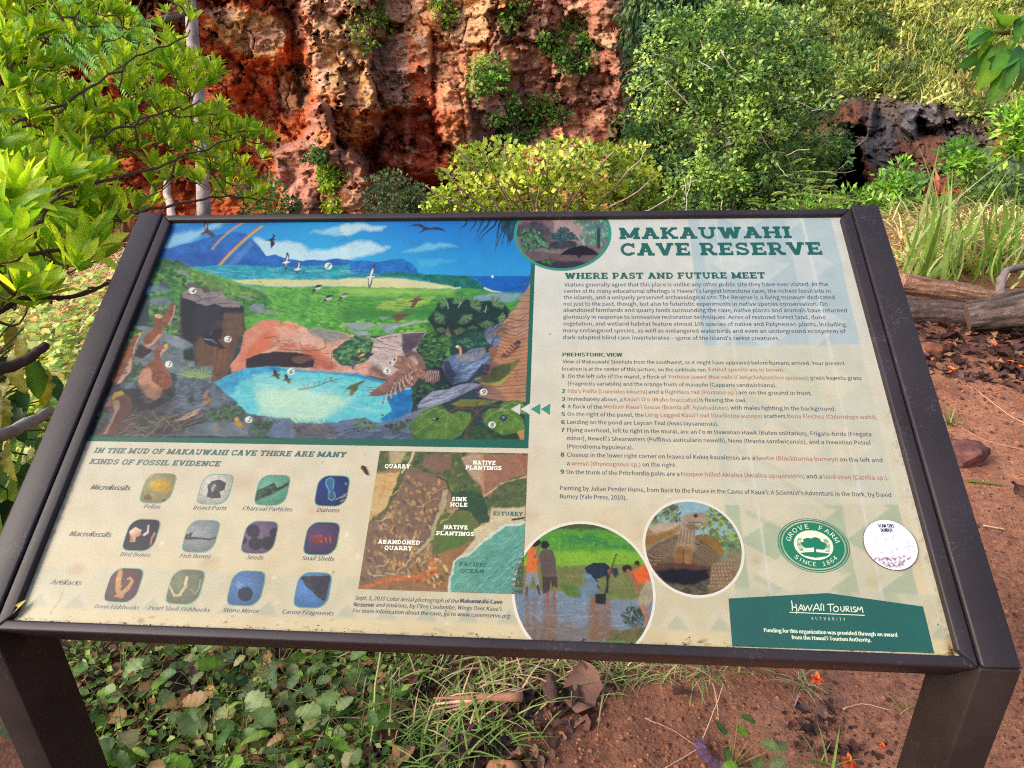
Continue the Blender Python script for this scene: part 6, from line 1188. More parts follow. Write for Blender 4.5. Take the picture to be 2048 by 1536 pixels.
for a in (('View of Makauwahi Sinkhole from the southwest, as it might have appeared before humans arrived. Your present', 1125, 727.5, 1689.6, 729, 'd'), ('location is at the center of this picture, on the sinkhole rim.', 1124.4, 741.7, 1414, 742.4, 'd'), ('Extinct species are in brown.', 1418, 742.4, 1568.7, 743, 'b'),
    ('On the left side of the mural, a flock of', 1135.6, 755.8, 1332.5, 757, 'd'), ('Tortoise-jawed Moa-nalo (Chelychelynechen quassus)', 1336, 757, 1617, 758.8, 'b'), ('graze kawelu grass', 1621, 758.8, 1723.5, 759.5, 'd'), ('(Eragrostis variabilis) and the orange fruits of maiapilo (Capparis sandwichiana).', 1135.6, 771.2, 1553, 773.4, 'd'),
    ("Pila's Palila (Loxioides kikuchi)", 1135.4, 786, 1293.5, 787, 'b'), ('and a', 1297, 787, 1326.5, 787.3, 'd'), ('flightless rail (Porzana sp.)', 1330, 787.3, 1474, 788.6, 'b'), ('are on the ground in front.', 1477.5, 788.6, 1624, 789.6, 'd'),
    ('Immediately above, a', 1135.2, 801.6, 1244.6, 802.3, 'd'), ("Kaua'i O'o (Moho braccatus)", 1247.7, 802.3, 1395.6, 803.3, 'b'), ('is fleeing the owl.', 1399, 803.3, 1493, 804, 'd'),
    ('A flock of the', 1135, 816.6, 1204, 817.2, 'd'), ("Medium Kaua'i Goose (Branta aff. hylobadistes)", 1207.5, 817.2, 1457, 819, 'b'), ('with males fighting in the background.', 1461, 819, 1672, 821.3, 'd'),
    ('On the right of the panel, the', 1134.6, 832.2, 1287, 833.4, 'd'), ("Long-Legged Kaua'i owl (Grallistrix auceps)", 1290.4, 833.4, 1524, 835.6, 'b'), ('scatters', 1527.7, 835.6, 1571.5, 836, 'd'), ('Kona Finches (Chloridops wahi).', 1575.4, 836, 1754, 838.3, 'b'),
    ('Landing on the pond are Laysan Teal (Anas laysanensis).', 1134, 848.2, 1436.7, 850.8, 'd'), ('Flying overhead, left to right in the mural, are an I\'o or Hawaiian Hawk (Buteo solitarius), Frigate-birds (Fregata', 1134, 864, 1742.7, 872, 'd'), ("minor), Newell's Shearwaters (Puffinus auricularis newelli), Nene (Branta sandwicensis), and a Hawaiian Petrel", 1133.7, 880.4, 1741.7, 889, 'd'), ('(Pterodroma hypoleuca).', 1133.7, 896.8, 1266, 898.4, 'd'),
    ('Closeup in the lower right corner on leaves of Kokia kauaiensis are a', 1133.5, 913.6, 1510, 919.6, 'd'), ('beetle (Blackburnia burneyi)', 1514, 919.6, 1676, 922.6, 'b'), ('on the left and', 1680, 922.6, 1765.6, 924.6, 'd'), ('a', 1133.5, 930.6, 1139, 930.7, 'd'), ('weevil (Rhyncogonus sp.)', 1143, 930.8, 1280.4, 932.8, 'b'), ('on the right.', 1284.6, 932.9, 1353, 934, 'd'),
    ('On the trunk of the Pritchardia palm are a', 1132.5, 948, 1359, 951.8, 'd'), ('Hoopoe-billed Akialoa (Akialoa upupirostris)', 1362.7, 951.9, 1609, 956.4, 'b'), ('and a', 1613, 956.5, 1644, 957, 'd'), ('land snail (Carelia sp.).', 1648, 957.1, 1777.5, 960, 'b'),
    ('Painting by Julian Pender Hume, from Back to the Future in the Caves of Kaua\'i: A Scientist\'s Adventure in the Dark, by David', 1120, 980, 1783, 994, 'd'), ('Burney (Yale Press, 2010).', 1119.6, 997, 1253, 999, 'd')):
    L.line(*a[:5], cp, a[5])
for ch, x, y in (('1', 1124, 755.8), ('2', 1124, 785.8), ('3', 1123.5, 801.4), ('4', 1123, 816.4), ('5', 1123, 832), ('6', 1122.5, 848), ('7', 1122, 863.8), ('8', 1121.5, 913.3), ('9', 1121, 947.6)):
    L.line(ch, x, y, x + (4 if ch == '1' else 6.3), y, cp * 1.05, 'g', bold=.03)
L.flush('small body text about the prehistoric view')
for a in (('Microfossils', 180.5, 979, 259, 980.5), ('Macrofossils', 137.5, 1072, 221.5, 1074), ('Artifacts', 99, 1168.7, 162, 1170.3)): L.line(*a, 9.8, 'k', bold=.032, shear=.25)
for a in (('Pollen', 287, 1016.5, 319, 1017.5), ('Insect Parts', 386, 1018.7, 452, 1020.6), ('Charcoal Particles', 485, 1020.3, 584, 1023), ('Diatoms', 633, 1023.4, 678.5, 1024.6), ('Bird Bones', 239.5, 1112, 299, 1114), ('Fish Bones', 359, 1115, 420, 1117), ('Seeds', 492, 1118, 526, 1119.5), ('Snail Shells', 603, 1120, 667.5, 1122), ('Bone Fishhooks', 187.5, 1216.6, 277.5, 1219), ('Pearl Shell Fishhooks', 295, 1220, 419, 1223.6), ('Stone Mirror', 444, 1224, 518.5, 1226.6), ('Canoe Fragments', 564, 1227.6, 667.5, 1230.6)): L.line(*a, 8.2, 'd', shear=.22)
L.flush('slanted captions around the small pictures')
for a in (('QUARRY', 769, 936.3, 819.7, 936.8), ('NATIVE', 945.6, 929, 991, 929.5), ('PLANTINGS', 931, 939, 1003, 940), ('SINK', 903.5, 1002, 933.6, 1002.5), ('HOLE', 900, 1013, 934.8, 1013.6), ('NATIVE', 887, 1058, 935.5, 1059), ('PLANTINGS', 872, 1070.6, 948, 1071.6), ('ABANDONED', 755.4, 1087.6, 839.7, 1089), ('QUARRY', 768.6, 1099.6, 824, 1100.6)): slab(*a, 8, 'w')
for a in (('ESTUARY', 986, 1031, 1045.5, 1031.8), ('PACIFIC', 918, 1132.7, 972, 1133.5), ('OCEAN', 920, 1145.7, 967.8, 1146.5)): slab(*a, 8, 'g')
L.flush('place names on the aerial photograph')
L.line('Sept. 1, 2010 Color aerial photograph of the', 709.6, 1200, 917, 1205.4, 8, 'd', shear=.16); L.line('Makauwahi Cave', 920, 1205.5, 1004, 1207.6, 8, 'd', bold=.03); L.line('Reserve', 707, 1212.7, 747, 1213.7, 8, 'd', bold=.03)
L.line("and environs, by Ellen Coulombe, Wings Over Kaua'i.", 751, 1213.8, 1004.6, 1221.6, 8, 'd', shear=.16); L.line('For more information about the cave, go to www.cavereserve.org.', 704.8, 1226, 1022, 1235, 8, 'd', shear=.16)
L.flush('caption under the aerial photograph')
for ch, x, y in DISC: L.line(ch, x - (1.6 if ch == '1' else 3.2), y + 4.2, x + (1.8 if ch == '1' else 3.2), y + 4.2, 8.4, 'g', bold=.03, shear=.15)
L.flush('numbers in the mural')

# ---- green box of the tourism authority
M_BOX = flat_mat('print_dark_green', tuple(lin((14, 72, 60)) * 1.05), rough=.42, spec=.5, coat=.8, var=(12., .85, 1.15))
flatpoly('green_box', [(1457, 1197), (1655, 1186), (1846, 1213), (1868.5, 1306.5), (1464.5, 1292.5)], .00014, M_BOX)
def stroke(P, wd, key, w=.00026):
    """pen stroke through measured points, wd in metres"""
    Q = np.array([uv(x, y, w) for x, y in P]); t = np.gradient(Q, axis=0); t /= np.linalg.norm(t, axis=1, keepdims=True) + 1e-9
    n = np.stack([-t[:, 1], t[:, 0]], 1) * wd / 2; m = len(Q); R = np.concatenate([Q + n, Q - n])
    L.add(key, bp(R[:, 0], R[:, 1], np.full(2 * m, w)), [(i, i + m, i + 1 + m, i + 1) for i in range(m - 1)])
f2 = lambda p: [(1500 + x / 4.8, 1000 + y / 4.8) for x, y in p]
pen = .0009
for p in ([(398, 965), (406, 1010), (406, 1062)], [(440, 1000), (448, 1040), (448, 1092)], [(402, 1030), (450, 1028)], [(462, 1068), (490, 1002)], [(490, 1002), (515, 1066)], [(472, 1044), (508, 1044)], [(512, 1006), (532, 1064)], [(532, 1064), (552, 1010)], [(552, 1010), (572, 1064)], [(572, 1064), (598, 1004)], [(604, 1066), (640, 994)], [(640, 994), (668, 1062)], [(616, 1042), (660, 1042)], [(680, 1000), (682, 1062)], [(690, 990), (688, 1004)], [(706, 1004), (708, 1064)],
          [(738, 1002), (806, 1000)], [(770, 1002), (774, 1072)], [(870, 1022), (874, 1060), (888, 1072), (904, 1060), (902, 1018)], [(924, 1072), (920, 1020)], [(920, 1020), (946, 1026), (944, 1044), (922, 1050)], [(928, 1050), (960, 1074)], [(970, 1022), (974, 1074)], [(1018, 1030), (996, 1026), (990, 1042), (1014, 1056), (1010, 1074), (984, 1072)], [(1024, 1076), (1034, 1026)], [(1034, 1026), (1052, 1060)], [(1052, 1060), (1072, 1022)], [(1072, 1022), (1086, 1084)]):
    stroke(f2(p), pen, 'p')
stroke(f2([(825 + 24 * math.cos(a), 1046 + 26 * math.sin(a)) for a in np.linspace(0, 2 * math.pi, 17)]), pen, 'p')
stroke(f2([(380, 1078), (740, 1092), (1100, 1107)]), .0007, 'p')
L.line('AUTHORITY', 1623.5, 1240, 1690.6, 1241.8, 6.2, 'p', space=1.5)
L.line('Funding for this organization was provided through an award', 1528.8, 1264, 1794.8, 1273.4, 7.4, 'p', bold=.022); L.line("from the Hawai'i Tourism Authority.", 1584, 1278.2, 1742.7, 1283.8, 7.4, 'p', bold=.022)
L.flush('pale writing on the green box')

# ---- round farm emblem
ECU, ECV = .3438, .0990; ER, EV = .0345, .0272
def ring(name, r0, r1, w, mat, n=72):
    t = np.linspace(0, 2 * math.pi, n + 1)[:-1]
    V = np.concatenate([bp(ECU + ER * r * np.cos(t), ECV + EV * r * np.sin(t), np.full(n, w)) for r in (r0, r1)])
    me = mesh(name, V, [(k, n + k, n + (k + 1) % n, (k + 1) % n) for k in range(n)], None, False, mat)
    if me.polygons[0].normal.dot(Vector(BN)) < 0: me.flip_normals()
    return me
M_EG = flat_mat('emblem_green', tuple(lin((6, 98, 66)) * 1.05), rough=.4, spec=.5, coat=.8)
for nm, r0, r1, w, m in (('emblem_ring', .975, 1.0, .00014, M_EG), ('emblem_ring', .90, .945, .00014, M_EG), ('emblem_disc', .545, .855, .00014, M_EG), ('emblem_ring', .505, .545, .00018, INK['p']), ('emblem_disc', .0, .505, .00013, INK['p'])):
    ob(nm, ring(nm, max(r0, 1e-4), r1, w, m), sign)
def arc_text(txt, a0, a1, rr, cap, key, inward):
    n = len(txt)
    for i, ch in enumerate(txt):
        if ch == ' ': continue
        a = math.radians(a0 + (a1 - a0) * i / (n - 1)); V, F_ = glyphs(ch, .03)
        cx_ = (V[:, 0].min() + V[:, 0].max()) / 2; lx = (V[:, 0] - cx_) * cap / CAPH * 1.25; ly = (V[:, 1] - CAPH / 2) * cap / CAPH
        c, s_ = math.cos(a), math.sin(a); px_, py_ = ER * rr * c, EV * rr * s_
        nx_, ny_ = c * EV, s_ * ER; q = math.hypot(nx_, ny_); nx_, ny_ = nx_ / q, ny_ / q
        if inward: tx, ty, ux, uy = -ny_, nx_, -nx_, -ny_
        else: tx, ty, ux, uy = ny_, -nx_, nx_, ny_
        L.add(key, bp(ECU + px_ + lx * tx + ly * ux, ECV + py_ + lx * ty + ly * uy, np.full(len(V), .00026)), F_)
arc_text('GROVE FARM', 163, 17, .70, .0046, 'p', False); arc_text('SINCE 1864', 221, 319, .70, .0040, 'p', True)
L.flush('pale letters around the round emblem')
T_ = MB()
def eblob(x, y, rx, ry, w=.00024, n=18, f=None):
    t = np.linspace(0, 2 * math.pi, n + 1)[:-1]; k = 1 + .09 * np.sin(5 * t + x * 3); u = ECU + ER * x + ER * rx * k * np.cos(t); v = ECV + EV * y + EV * ry * k * np.sin(t)
    T_.add(bp(u, v, np.full(n, w)), [tuple(range(n))])
for i, q in enumerate(((-.12, .16, .15, .1), (.08, .19, .14, .1), (-.16, .02, .18, .14), (.16, .0, .2, .17), (.0, .07, .12, .1))): eblob(*q, w=.00024 + i * 8e-6)
def equad(P, w): u = [ECU + ER * x for x, y in P]; v = [ECV + EV * y for x, y in P]; T_.add(bp(np.array(u), np.array(v), np.full(len(P), w)), [tuple(range(len(P)))])
equad([(-.02, -.28), (.05, -.28), (.03, -.05), (-.005, -.05)], .0003); equad([(-.42, -.30), (-.2, -.27), (.0, -.25), (.2, -.27), (.42, -.30), (.3, -.40), (0, -.47), (-.3, -.40)], .00025)
for k in range(11):
    y = -.22 + k * .045; h = .011; r0 = .46 * math.sqrt(max(0, 1 - (y / .5) ** 2))
    for s_ in (-1, 1): equad([(s_ * .30, y - h), (s_ * r0, y - h), (s_ * r0, y + h), (s_ * (.30 + .02 * (k % 2)), y + h)], .00022)
me = T_.mesh('emblem_tree', M_EG, False); ob('emblem_tree', me, sign)

# ---- rusty white metal disc stuck on the board
QCU, QCV, QR = .4168, .1010, .0248
dk_ = empty('metal_disc', bp(QCU, QCV, .001), 'round white rust-speckled metal disc stuck beside the round green emblem', 'disc')
def dl(P): return P - np.array(dk_.location)[None]
pb = polarsheet(QCU, QCV, lambda t: QR * (1 + 0 * t), 90, 34, .0022)
A = Art(pb, (206, 210, 232)); A.img *= (1 + .05 * A.mid)[:, None]
f2l = f2([(1345, 433)])[0]
for k in range(260):
    a_, r_ = rs.uniform(0, 2 * math.pi), 50 * math.sqrt(rs.random()); x, y = f2l[0] + r_ * 1.03 * math.cos(a_), f2l[1] + r_ * .92 * math.sin(a_)
    if rs.random() < .3 + .7 * sstep(-5, 40, (y - f2l[1]) + .4 * (x - f2l[0])): A.ell(x, y, rs.uniform(.6, 2.6), rs.uniform(.6, 1.8), [(120, 92, 96), (84, 60, 62), (150, 124, 128)][rs.integers(3)], soft=1, warp=1.5, a=.65)
A.dabs([(f2l[0] - 34, f2l[1] + 26), (f2l[0] + 44, f2l[1] + 22), (f2l[0] + 20, f2l[1] + 46), (f2l[0] - 8, f2l[1] + 42)], 90, 2.4, [(128, 92, 90), (160, 128, 124), (96, 70, 70)], 71)
me = mesh('disc_face', dl(A.P.reshape(-1, 3)), grid_faces(A.ny, A.nx)[:, ::-1], np.clip(A.img * 1.1, 0, .9), False, attr_mat('enamelled_disc', rough=.35, spec=.6, coat=.5))
if me.polygons[2000].normal.dot(Vector(BN)) < 0: me.flip_normals()
ob('disc_face', me, dk_)
t = np.linspace(0, 2 * math.pi, 65)[:-1]; V = np.concatenate([bp(QCU + QR * q * np.cos(t), QCV + QR * q * np.sin(t), np.full(64, w)) for q, w in ((1.0, .0021), (1.012, .0018), (1.012, .0004))])
me = mesh('disc_edge', dl(V), [(j * 64 + k, j * 64 + (k + 1) % 64, (j + 1) * 64 + (k + 1) % 64, (j + 1) * 64 + k) for j in range(2) for k in range(64)], None, True, flat_mat('rusty_edge', (.12, .05, .04), rough=.7)); ob('disc_edge', me, dk_)
sign_keep = sign; sign = dk_
def _fl(label):
    for key, m in L.b.items():
        me = mesh('lettering', dl(np.concatenate(m.V)), m.F, None, False, INK[key])
        if me.polygons[0].normal.dot(Vector(BN)) < 0: me.flip_normals()
        ob('lettering', me, dk_, label)
    L.b = {}
L.line('SCAN THIS', 1756.5, 1054.6, 1788.6, 1055.6, .0036, 'k', bold=.04, w=.0024); L.line('TO', 1770, 1058.8, 1775, 1059, .0014, 'k', bold=.02, w=.0024); L.line('DONATE', 1762.5, 1063.4, 1786.8, 1064.4, .0036, 'k', bold=.04, w=.0024)
_fl('small black words on the disc')
sign = sign_keep
bpy.data.objects.remove(_to)
# small crusts caught along the lower rail
mb = MB()
for k in range(260):
    u = rs.uniform(-.45, .45); v = rs.exponential(.0016) + .0004; c = bp(u, v, .0006); r_ = rs.uniform(.0003, .0010)
    if k < 60: c = bp(.449 - rs.exponential(.002), rs.exponential(.006), .0008)
    P = c + (rs.random((4, 3)) - .5) * 2 * r_ * np.array([1.8, 1, 1]); mb.add(P, [(0, 1, 2), (0, 3, 1), (1, 3, 2), (2, 3, 0)], lin([(120, 88, 70), (78, 56, 48), (150, 120, 94)][rs.integers(3)]) * .8)
o = ob('dirt_crust', mb.mesh('dirt_crust', attr_mat('crust', rough=.95), False), None, 'thin line of brown dirt caught along the lower rail of the board', None, None, 'stuff')
# ================================================================== PLANTS AND LITTER
r5 = np.random.default_rng(21)
def leaf_tpl(w=.35, n=4, p=1.0, fold=.25, curl=.3, tip=.9, wave=0.0, stalk=0.0):
    """unit-length leaf: x along the blade, y across, z up; p > 1 puts the widest point towards the tip"""
    V, Fs, S = [], [], []
    for i in range(n + 1):
        t = i / n; ww = w * .5 * (math.sin(math.pi * min(1, t ** p)) ** tip if 0 < i < n else 0) + .004
        z = -curl * t * t * .5; wv = wave * math.sin(t * 9)
        V += [(stalk + t, -ww, z + fold * ww + wv), (stalk + t, 0, z), (stalk + t, ww, z + fold * ww - wv)]; S += [1.0, 1.18, 1.0]
    for i in range(n):
        a = 3 * i; Fs += [(a, a + 1, a + 4, a + 3), (a + 1, a + 2, a + 5, a + 4)]
    if stalk:
        b = len(V); V += [(0, -.008, 0), (0, .008, 0), (stalk, .008, 0), (stalk, -.008, 0)]; S += [.8] * 4; Fs.append((b, b + 1, b + 2, b + 3))
    return np.array(V), np.array(Fs), np.array(S)
def card_tpl(w=.6):
    return np.array([(0, 0, 0), (.45, -w / 2, .06), (1, 0, -.08), (.45, w / 2, .06)]), np.array([(0, 1, 2, 3)]), np.ones(4)
def blade_tpl(n=4, w=.05, bend=.6, tw=0):
    V = []
    for i in range(n + 1):
        t = i / n; ww = w * .5 * (1 - t ** 2.2) + .0008; V += [(t * (1 - .25 * bend * t), -ww, -bend * t * t * .6), (t * (1 - .25 * bend * t), ww, -bend * t * t * .6)]
    return np.array(V), np.array([(2 * i, 2 * i + 1, 2 * i + 3, 2 * i + 2) for i in range(n)]), np.ones(2 * n + 2)
def nrm(a): a = np.asarray(a, float); return a / (np.linalg.norm(a, axis=-1, keepdims=True) + 1e-9)
def frames(D, U):
    D = nrm(D); S = nrm(np.cross(U, D)); return D, S, np.cross(D, S)
class Leaves:
    def __init__(s): s.V = []; s.F = []; s.C = []; s.n = 0
    def add(s, tpl, P, D, U, scale, col):
        V, F_, S = tpl; P = np.atleast_2d(P); m = len(P); D, Sx, Ux = frames(np.atleast_2d(D), np.atleast_2d(U))
        sc_ = np.broadcast_to(np.asarray(scale, float), (m,))[:, None, None]
        W = P[:, None] + sc_ * (V[None, :, :1] * D[:, None] + V[None, :, 1:2] * Sx[:, None] + V[None, :, 2:3] * Ux[:, None])
        k = len(V); s.V.append(W.reshape(-1, 3)); s.F.append((F_[None] + (np.arange(m) * k)[:, None, None] + s.n).reshape(-1, 4)); s.n += m * k
        s.C.append((np.broadcast_to(np.asarray(col, float), (m, 3))[:, None] * S[None, :, None]).reshape(-1, 3)); return s
    def mesh(s, name, mat, loc=None):
        V = np.concatenate(s.V)
        if loc is not None: V = V - np.asarray(loc)
        return mesh(name, V, np.concatenate(s.F), np.concatenate(s.C), True, mat)
GAIN = 1.45
def pick(cols, n, var=.18, r=None):
    r = r or r5; c = GAIN * np.array([lin(q) for q in cols])[r.integers(len(cols), size=n)]; return c * (1 + var * (r.random((n, 1)) * 2 - 1))
M_LEAF = attr_mat('fresh_leaf', rough=.45, spec=.35, transl=.5, obj_rand=True, var=(7.0, .82, 1.14))
M_LEAF2 = attr_mat('leaf', rough=.55, spec=.3, transl=.34)
M_DRY = attr_mat('dry_leaf', rough=.8, spec=.15, transl=.12, obj_rand=True)
M_STRAW = attr_mat('straw', rough=.8, spec=.15, transl=.2)
M_BARK = attr_mat('bark', rough=.9, spec=.15, bump=(70, .7, .004, 6), var=(30, .7, 1.25))
M_TWIG = attr_mat('twig', rough=.85, spec=.2)
M_STONE = attr_mat('stone', rough=.9, spec=.2, bump=(60, .8, .005, 8), var=(40, .7, 1.25))
def rdir(n, r=None): r = r or r5; return nrm(r.normal(size=(n, 3)))
def inpoly(pts, n, r=None):
    r = r or r5; p = np.asarray(pts, float); lo, hi = p.min(0), p.max(0); out = np.zeros((0, 2))
    while len(out) < n:
        q = lo + (hi - lo) * r.random((n * 3 + 10, 2)); ins = np.zeros(len(q), bool)
        for k in range(len(p)):
            (ax, ay), (bx, by) = p[k], p[(k + 1) % len(p)]
            if ay != by: ins ^= ((ay > q[:, 1]) != (by > q[:, 1])) & (q[:, 0] < (bx - ax) * (q[:, 1] - ay) / (by - ay) + ax)
        out = np.concatenate([out, q[ins]])
    return out[:n]
def on_ground(x, y):
    P = at(np.asarray(x, float), np.asarray(y, float), np.full(np.shape(x), 1.0)); d = ray(x, y); z = np.zeros(np.shape(x))
    for _ in range(6): t = (z - CAM[2]) / d[..., 2]; P = CAM + d * t[..., None]; z = ground_z(P[..., 0], P[..., 1])
    P[..., 2] = z; return P
def limb(P, r0, r1, n=7, wob=.03, r=None):
    """curved limb through control points, returns points and radii"""
    r = r or r5; P = np.asarray(P, float); t = np.linspace(0, len(P) - 1, n); Q = np.stack([np.interp(t, np.arange(len(P)), P[:, k]) for k in range(3)], 1)
    if n > 3: Q[1:-1] = .25 * Q[:-2] + .5 * Q[1:-1] + .25 * Q[2:]; Q[1:-1] += r.normal(size=(n - 2, 3)) * wob * np.linalg.norm(P[-1] - P[0]) / n
    return Q, np.linspace(r0, r1, n)

# ---- crown made of leaf clumps
def crown(centers, rad, per, size, cols, tpl, updir=.5, hang=0, shell=.55, flat=.7, r=None):
    r = r or r5; L_ = Leaves(); m = len(centers); k = per
    c = np.repeat(centers, k, 0); o = rdir(m * k, r); o[:, 2] = o[:, 2] * flat
    rr = (shell + (1 - shell) * r.random((m * k, 1))) * np.repeat(np.broadcast_to(rad, (m,)), k)[:, None]
    P = c + o * rr; D = nrm(o + rdir(m * k, r) * .8 + np.array([0, 0, updir - hang])); U = nrm(rdir(m * k, r) * .7 + np.array([0, -.25, 1.0]))
    cc = np.repeat(pick(cols, m, .34, r), k, 0) * (1 + .3 * (r.random((m * k, 1)) * 2 - 1))
    L_.add(tpl, P, D, U, size * (.7 + .6 * r.random(m * k)), cc); return L_
def woody(name, label, cat, base, loc_pts, branches, cols, trunk_col, group=None, foliage='crown', size=.1, tpl=None, mat=None, clumps=None, rad=.4, per=30, **kw):
    t = empty(name, base, label, cat, group); b = MB()
    for P, r0, r1 in branches:
        Q, R_ = limb(P, r0, r1, 8); b.tube(Q - np.asarray(base), R_, 5, lin(trunk_col))
    if branches: ob('trunk' if cat == 'tree' else 'stem', b.mesh('stem', M_BARK), t)
    L_ = crown(clumps, rad, per, size, cols, tpl or card_tpl(), **kw)
    o = ob(foliage, L_.mesh(foliage, mat or M_LEAF2, base), t); o['kind'] = 'stuff'
    return t

# ---- the large green tree in front of the slope
def clumps_in(poly, n, Y0, dY, r=None, seed=0):
    r = np.random.default_rng(seed); q = inpoly(poly, n, r); p = np.asarray(poly); cx, cy = p.mean(0); w = np.ptp(p[:, 0]) / 2; h = np.ptp(p[:, 1]) / 2
    e = np.clip(1 - ((q[:, 0] - cx) / w) ** 2 - ((q[:, 1] - cy) / h) ** 2, .04, 1) ** .5
    Y = Y0 - dY * e * (.15 + .85 * r.random(n) ** .6); return at(q[:, 0], q[:, 1], Y)
TREE = [(1268, 200), (1262, 120), (1300, 60), (1330, 20), (1400, 28), (1470, 12), (1530, 18), (1570, 28), (1610, 20), (1640, 70), (1655, 110), (1650, 160), (1670, 190), (1685, 250), (1715, 270), (1690, 300), (1640, 330), (1660, 370), (1600, 430), (1290, 440), (1262, 400), (1290, 330), (1250, 260)]
tc = np.concatenate([clumps_in(TREE, 520, 14.8, 2.6, seed=1), clumps_in([(1270, 300), (1690, 290), (1660, 440), (1270, 440)], 190, 14.2, 1.6, seed=9), clumps_in([(1330, 10), (1640, 20), (1650, 150), (1300, 150)], 90, 13.6, 1.2, seed=10), clumps_in([(1390, 120), (1560, 130), (1580, 420), (1380, 420)], 120, 13.0, .8, seed=12)])
base = at(1470, 560, 13.2)
_x, _y = proj(tc); tc = tc[(fbm(_x / 34 + 3, _y / 30, 3) > .40) | (np.random.default_rng(2).random(len(tc)) < .25)]
br = [([base, at(1468, 420, 13.1), at(1450, 250, 12.9)], .12, .04)]
for (x, y) in ((1400, 80), (1520, 90), (1320, 150), (1590, 120), (1500, 210), (1440, 130), (1560, 330), (1480, 60)): br.append(([at(1460, 380 - (440 - y) * .3, 13.0), at((1460 + x) / 2, y + 70, 12.8), at(x, y, 12.9)], .035, .008))
TREE_OB = woody('broadleaf_tree', 'big bushy green tree with small leaves and pale twigs in front of the cave slope', 'tree', base, None, br, [(76, 108, 54), (98, 132, 66), (52, 80, 48), (126, 156, 82), (84, 114, 66), (160, 182, 98), (60, 92, 58), (100, 128, 84), (142, 168, 84)], (150, 138, 124), tpl=card_tpl(.6), clumps=tc, rad=np.random.default_rng(3).uniform(.12, .34, len(tc)), per=40, size=.09, updir=.2)
b = MB(); rt = np.random.default_rng(15)
for k in range(46):                      # pale dead twigs showing through the crown
    P = tc[rt.integers(len(tc))] + np.array([0, -.3, 0]); D = nrm(rt.normal(size=3) * np.array([1, .4, 1]) + np.array([0, -.3, .2])); Q, R_ = limb([P, P + D * .22 + rt.normal(size=3) * .05, P + D * rt.uniform(.3, .6)], .011, .004, 6, .15, rt); b.tube(Q - base, R_, 4, lin((190, 178, 160)))
ob('dead_twigs', b.mesh('dead_twigs', M_BARK), TREE_OB)['kind'] = 'stuff'
# ---- hanging greenery between cliff and tree; leaf colours darkened for the shadow there
hv = clumps_in([(1262, -30), (1400, -30), (1390, 90), (1310, 140), (1320, 430), (1255, 430), (1268, 200), (1250, 100)], 210, 16.4, .9, seed=3)
woody('hanging_vine', 'dark curtain of vines hanging down the right edge of the red cliff', 'vine', at(1300, -30, 16.6), None, [([at(1290 + 12 * k, -30, 16.2), at(1294 + 12 * k, 180, 16.2), at(1290 + 11 * k, 400, 16.1)], .02, .008) for k in range(7)], [(36, 60, 40), (46, 74, 46), (28, 48, 36), (84, 108, 58)], (96, 84, 66), foliage='foliage', tpl=leaf_tpl(.35, 2, 1, .2, .6), clumps=hv, rad=.26, per=30, size=.15, hang=1.4, updir=0)
# ---- yellow-green shrub
YS = [(860, 400), (905, 370), (880, 350), (930, 340), (915, 300), (935, 290), (985, 300), (1010, 290), (1060, 300), (1110, 285), (1150, 288), (1195, 285), (1220, 300), (1285, 290), (1290, 320), (1302, 345), (1300, 400), (1350, 395), (1340, 450), (850, 460), (840, 430)]
yc = clumps_in(YS, 330, 8.6, 1.7, seed=4); ybase = at(1090, 640, 7.8); yb = []
for (x, y) in ((905, 285), (965, 295), (1010, 285), (890, 340), (850, 370), (1060, 300), (1110, 290), (1170, 300), (1230, 300), (1290, 300), (1300, 360), (1180, 350), (1000, 360), (1130, 340), (1080, 370), (1350, 390)): yb.append(([ybase, at(1085 + (x - 1085) * .45, 425, 7.5), at(1085 + (x - 1085) * .8 + 14 * math.sin(x), y + 45, 7.15), at(x, y, 7.0)], .022, .005))
woody('round_leaved_shrub', 'yellow-green shrub with small round leaves and bare grey twigs behind the board', 'shrub', ybase, None, yb, [(144, 164, 54), (166, 180, 70), (110, 132, 50), (188, 196, 100), (92, 112, 48)], (168, 150, 130), foliage='foliage', tpl=card_tpl(.85), clumps=yc, rad=np.random.default_rng(6).uniform(.07, .2, 330), per=26, size=.06, updir=.5)
# ---- smaller bushes at the cliff foot
def bush(label, poly, Y, n, cols, size, seed, per=30, rad=.18, name='bush', tpl=None, group=None, cat='bush', dY=.7, hang=0, stem=True):
    c_ = clumps_in(poly, n, Y, dY, seed=seed); b = c_[np.argmin(c_[:, 2])] * 1.0; m_ = c_.mean(0)
    r = np.random.default_rng(seed + 77); br_ = [([b, (b + c_[i]) / 2 + np.array([0, 0, .05]), c_[i]], .012, .004) for i in r.integers(n, size=7)] if stem else []
    return woody(name, label, cat, b, None, br_, cols, (110, 94, 76), group=group, foliage='foliage', tpl=tpl or card_tpl(.55), clumps=c_, rad=rad, per=per, size=size, r=r, hang=hang)
GG = [(66, 92, 48), (86, 116, 56), (52, 76, 44)]; BG = [(110, 150, 52), (84, 128, 46), (136, 168, 66)]; GB = [(72, 92, 62), (92, 112, 74), (58, 76, 56)]
bush('low grey-green bush between the rock pinnacle and the yellow-green shrub', [(738, 360), (760, 345), (800, 350), (840, 380), (870, 420), (880, 450), (735, 450)], 12.5, 70, GB, .075, 31)
bush('low green bush at the foot of the red cliff, beside the pinnacle', [(485, 380), (520, 352), (550, 360), (570, 395), (600, 410), (600, 450), (480, 450)], 12, 60, GG + [(100, 130, 70)], .075, 32)
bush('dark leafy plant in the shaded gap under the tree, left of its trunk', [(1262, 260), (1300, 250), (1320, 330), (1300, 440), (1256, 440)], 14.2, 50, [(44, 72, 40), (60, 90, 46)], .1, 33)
CL = 'plants rooted in the cliff face'
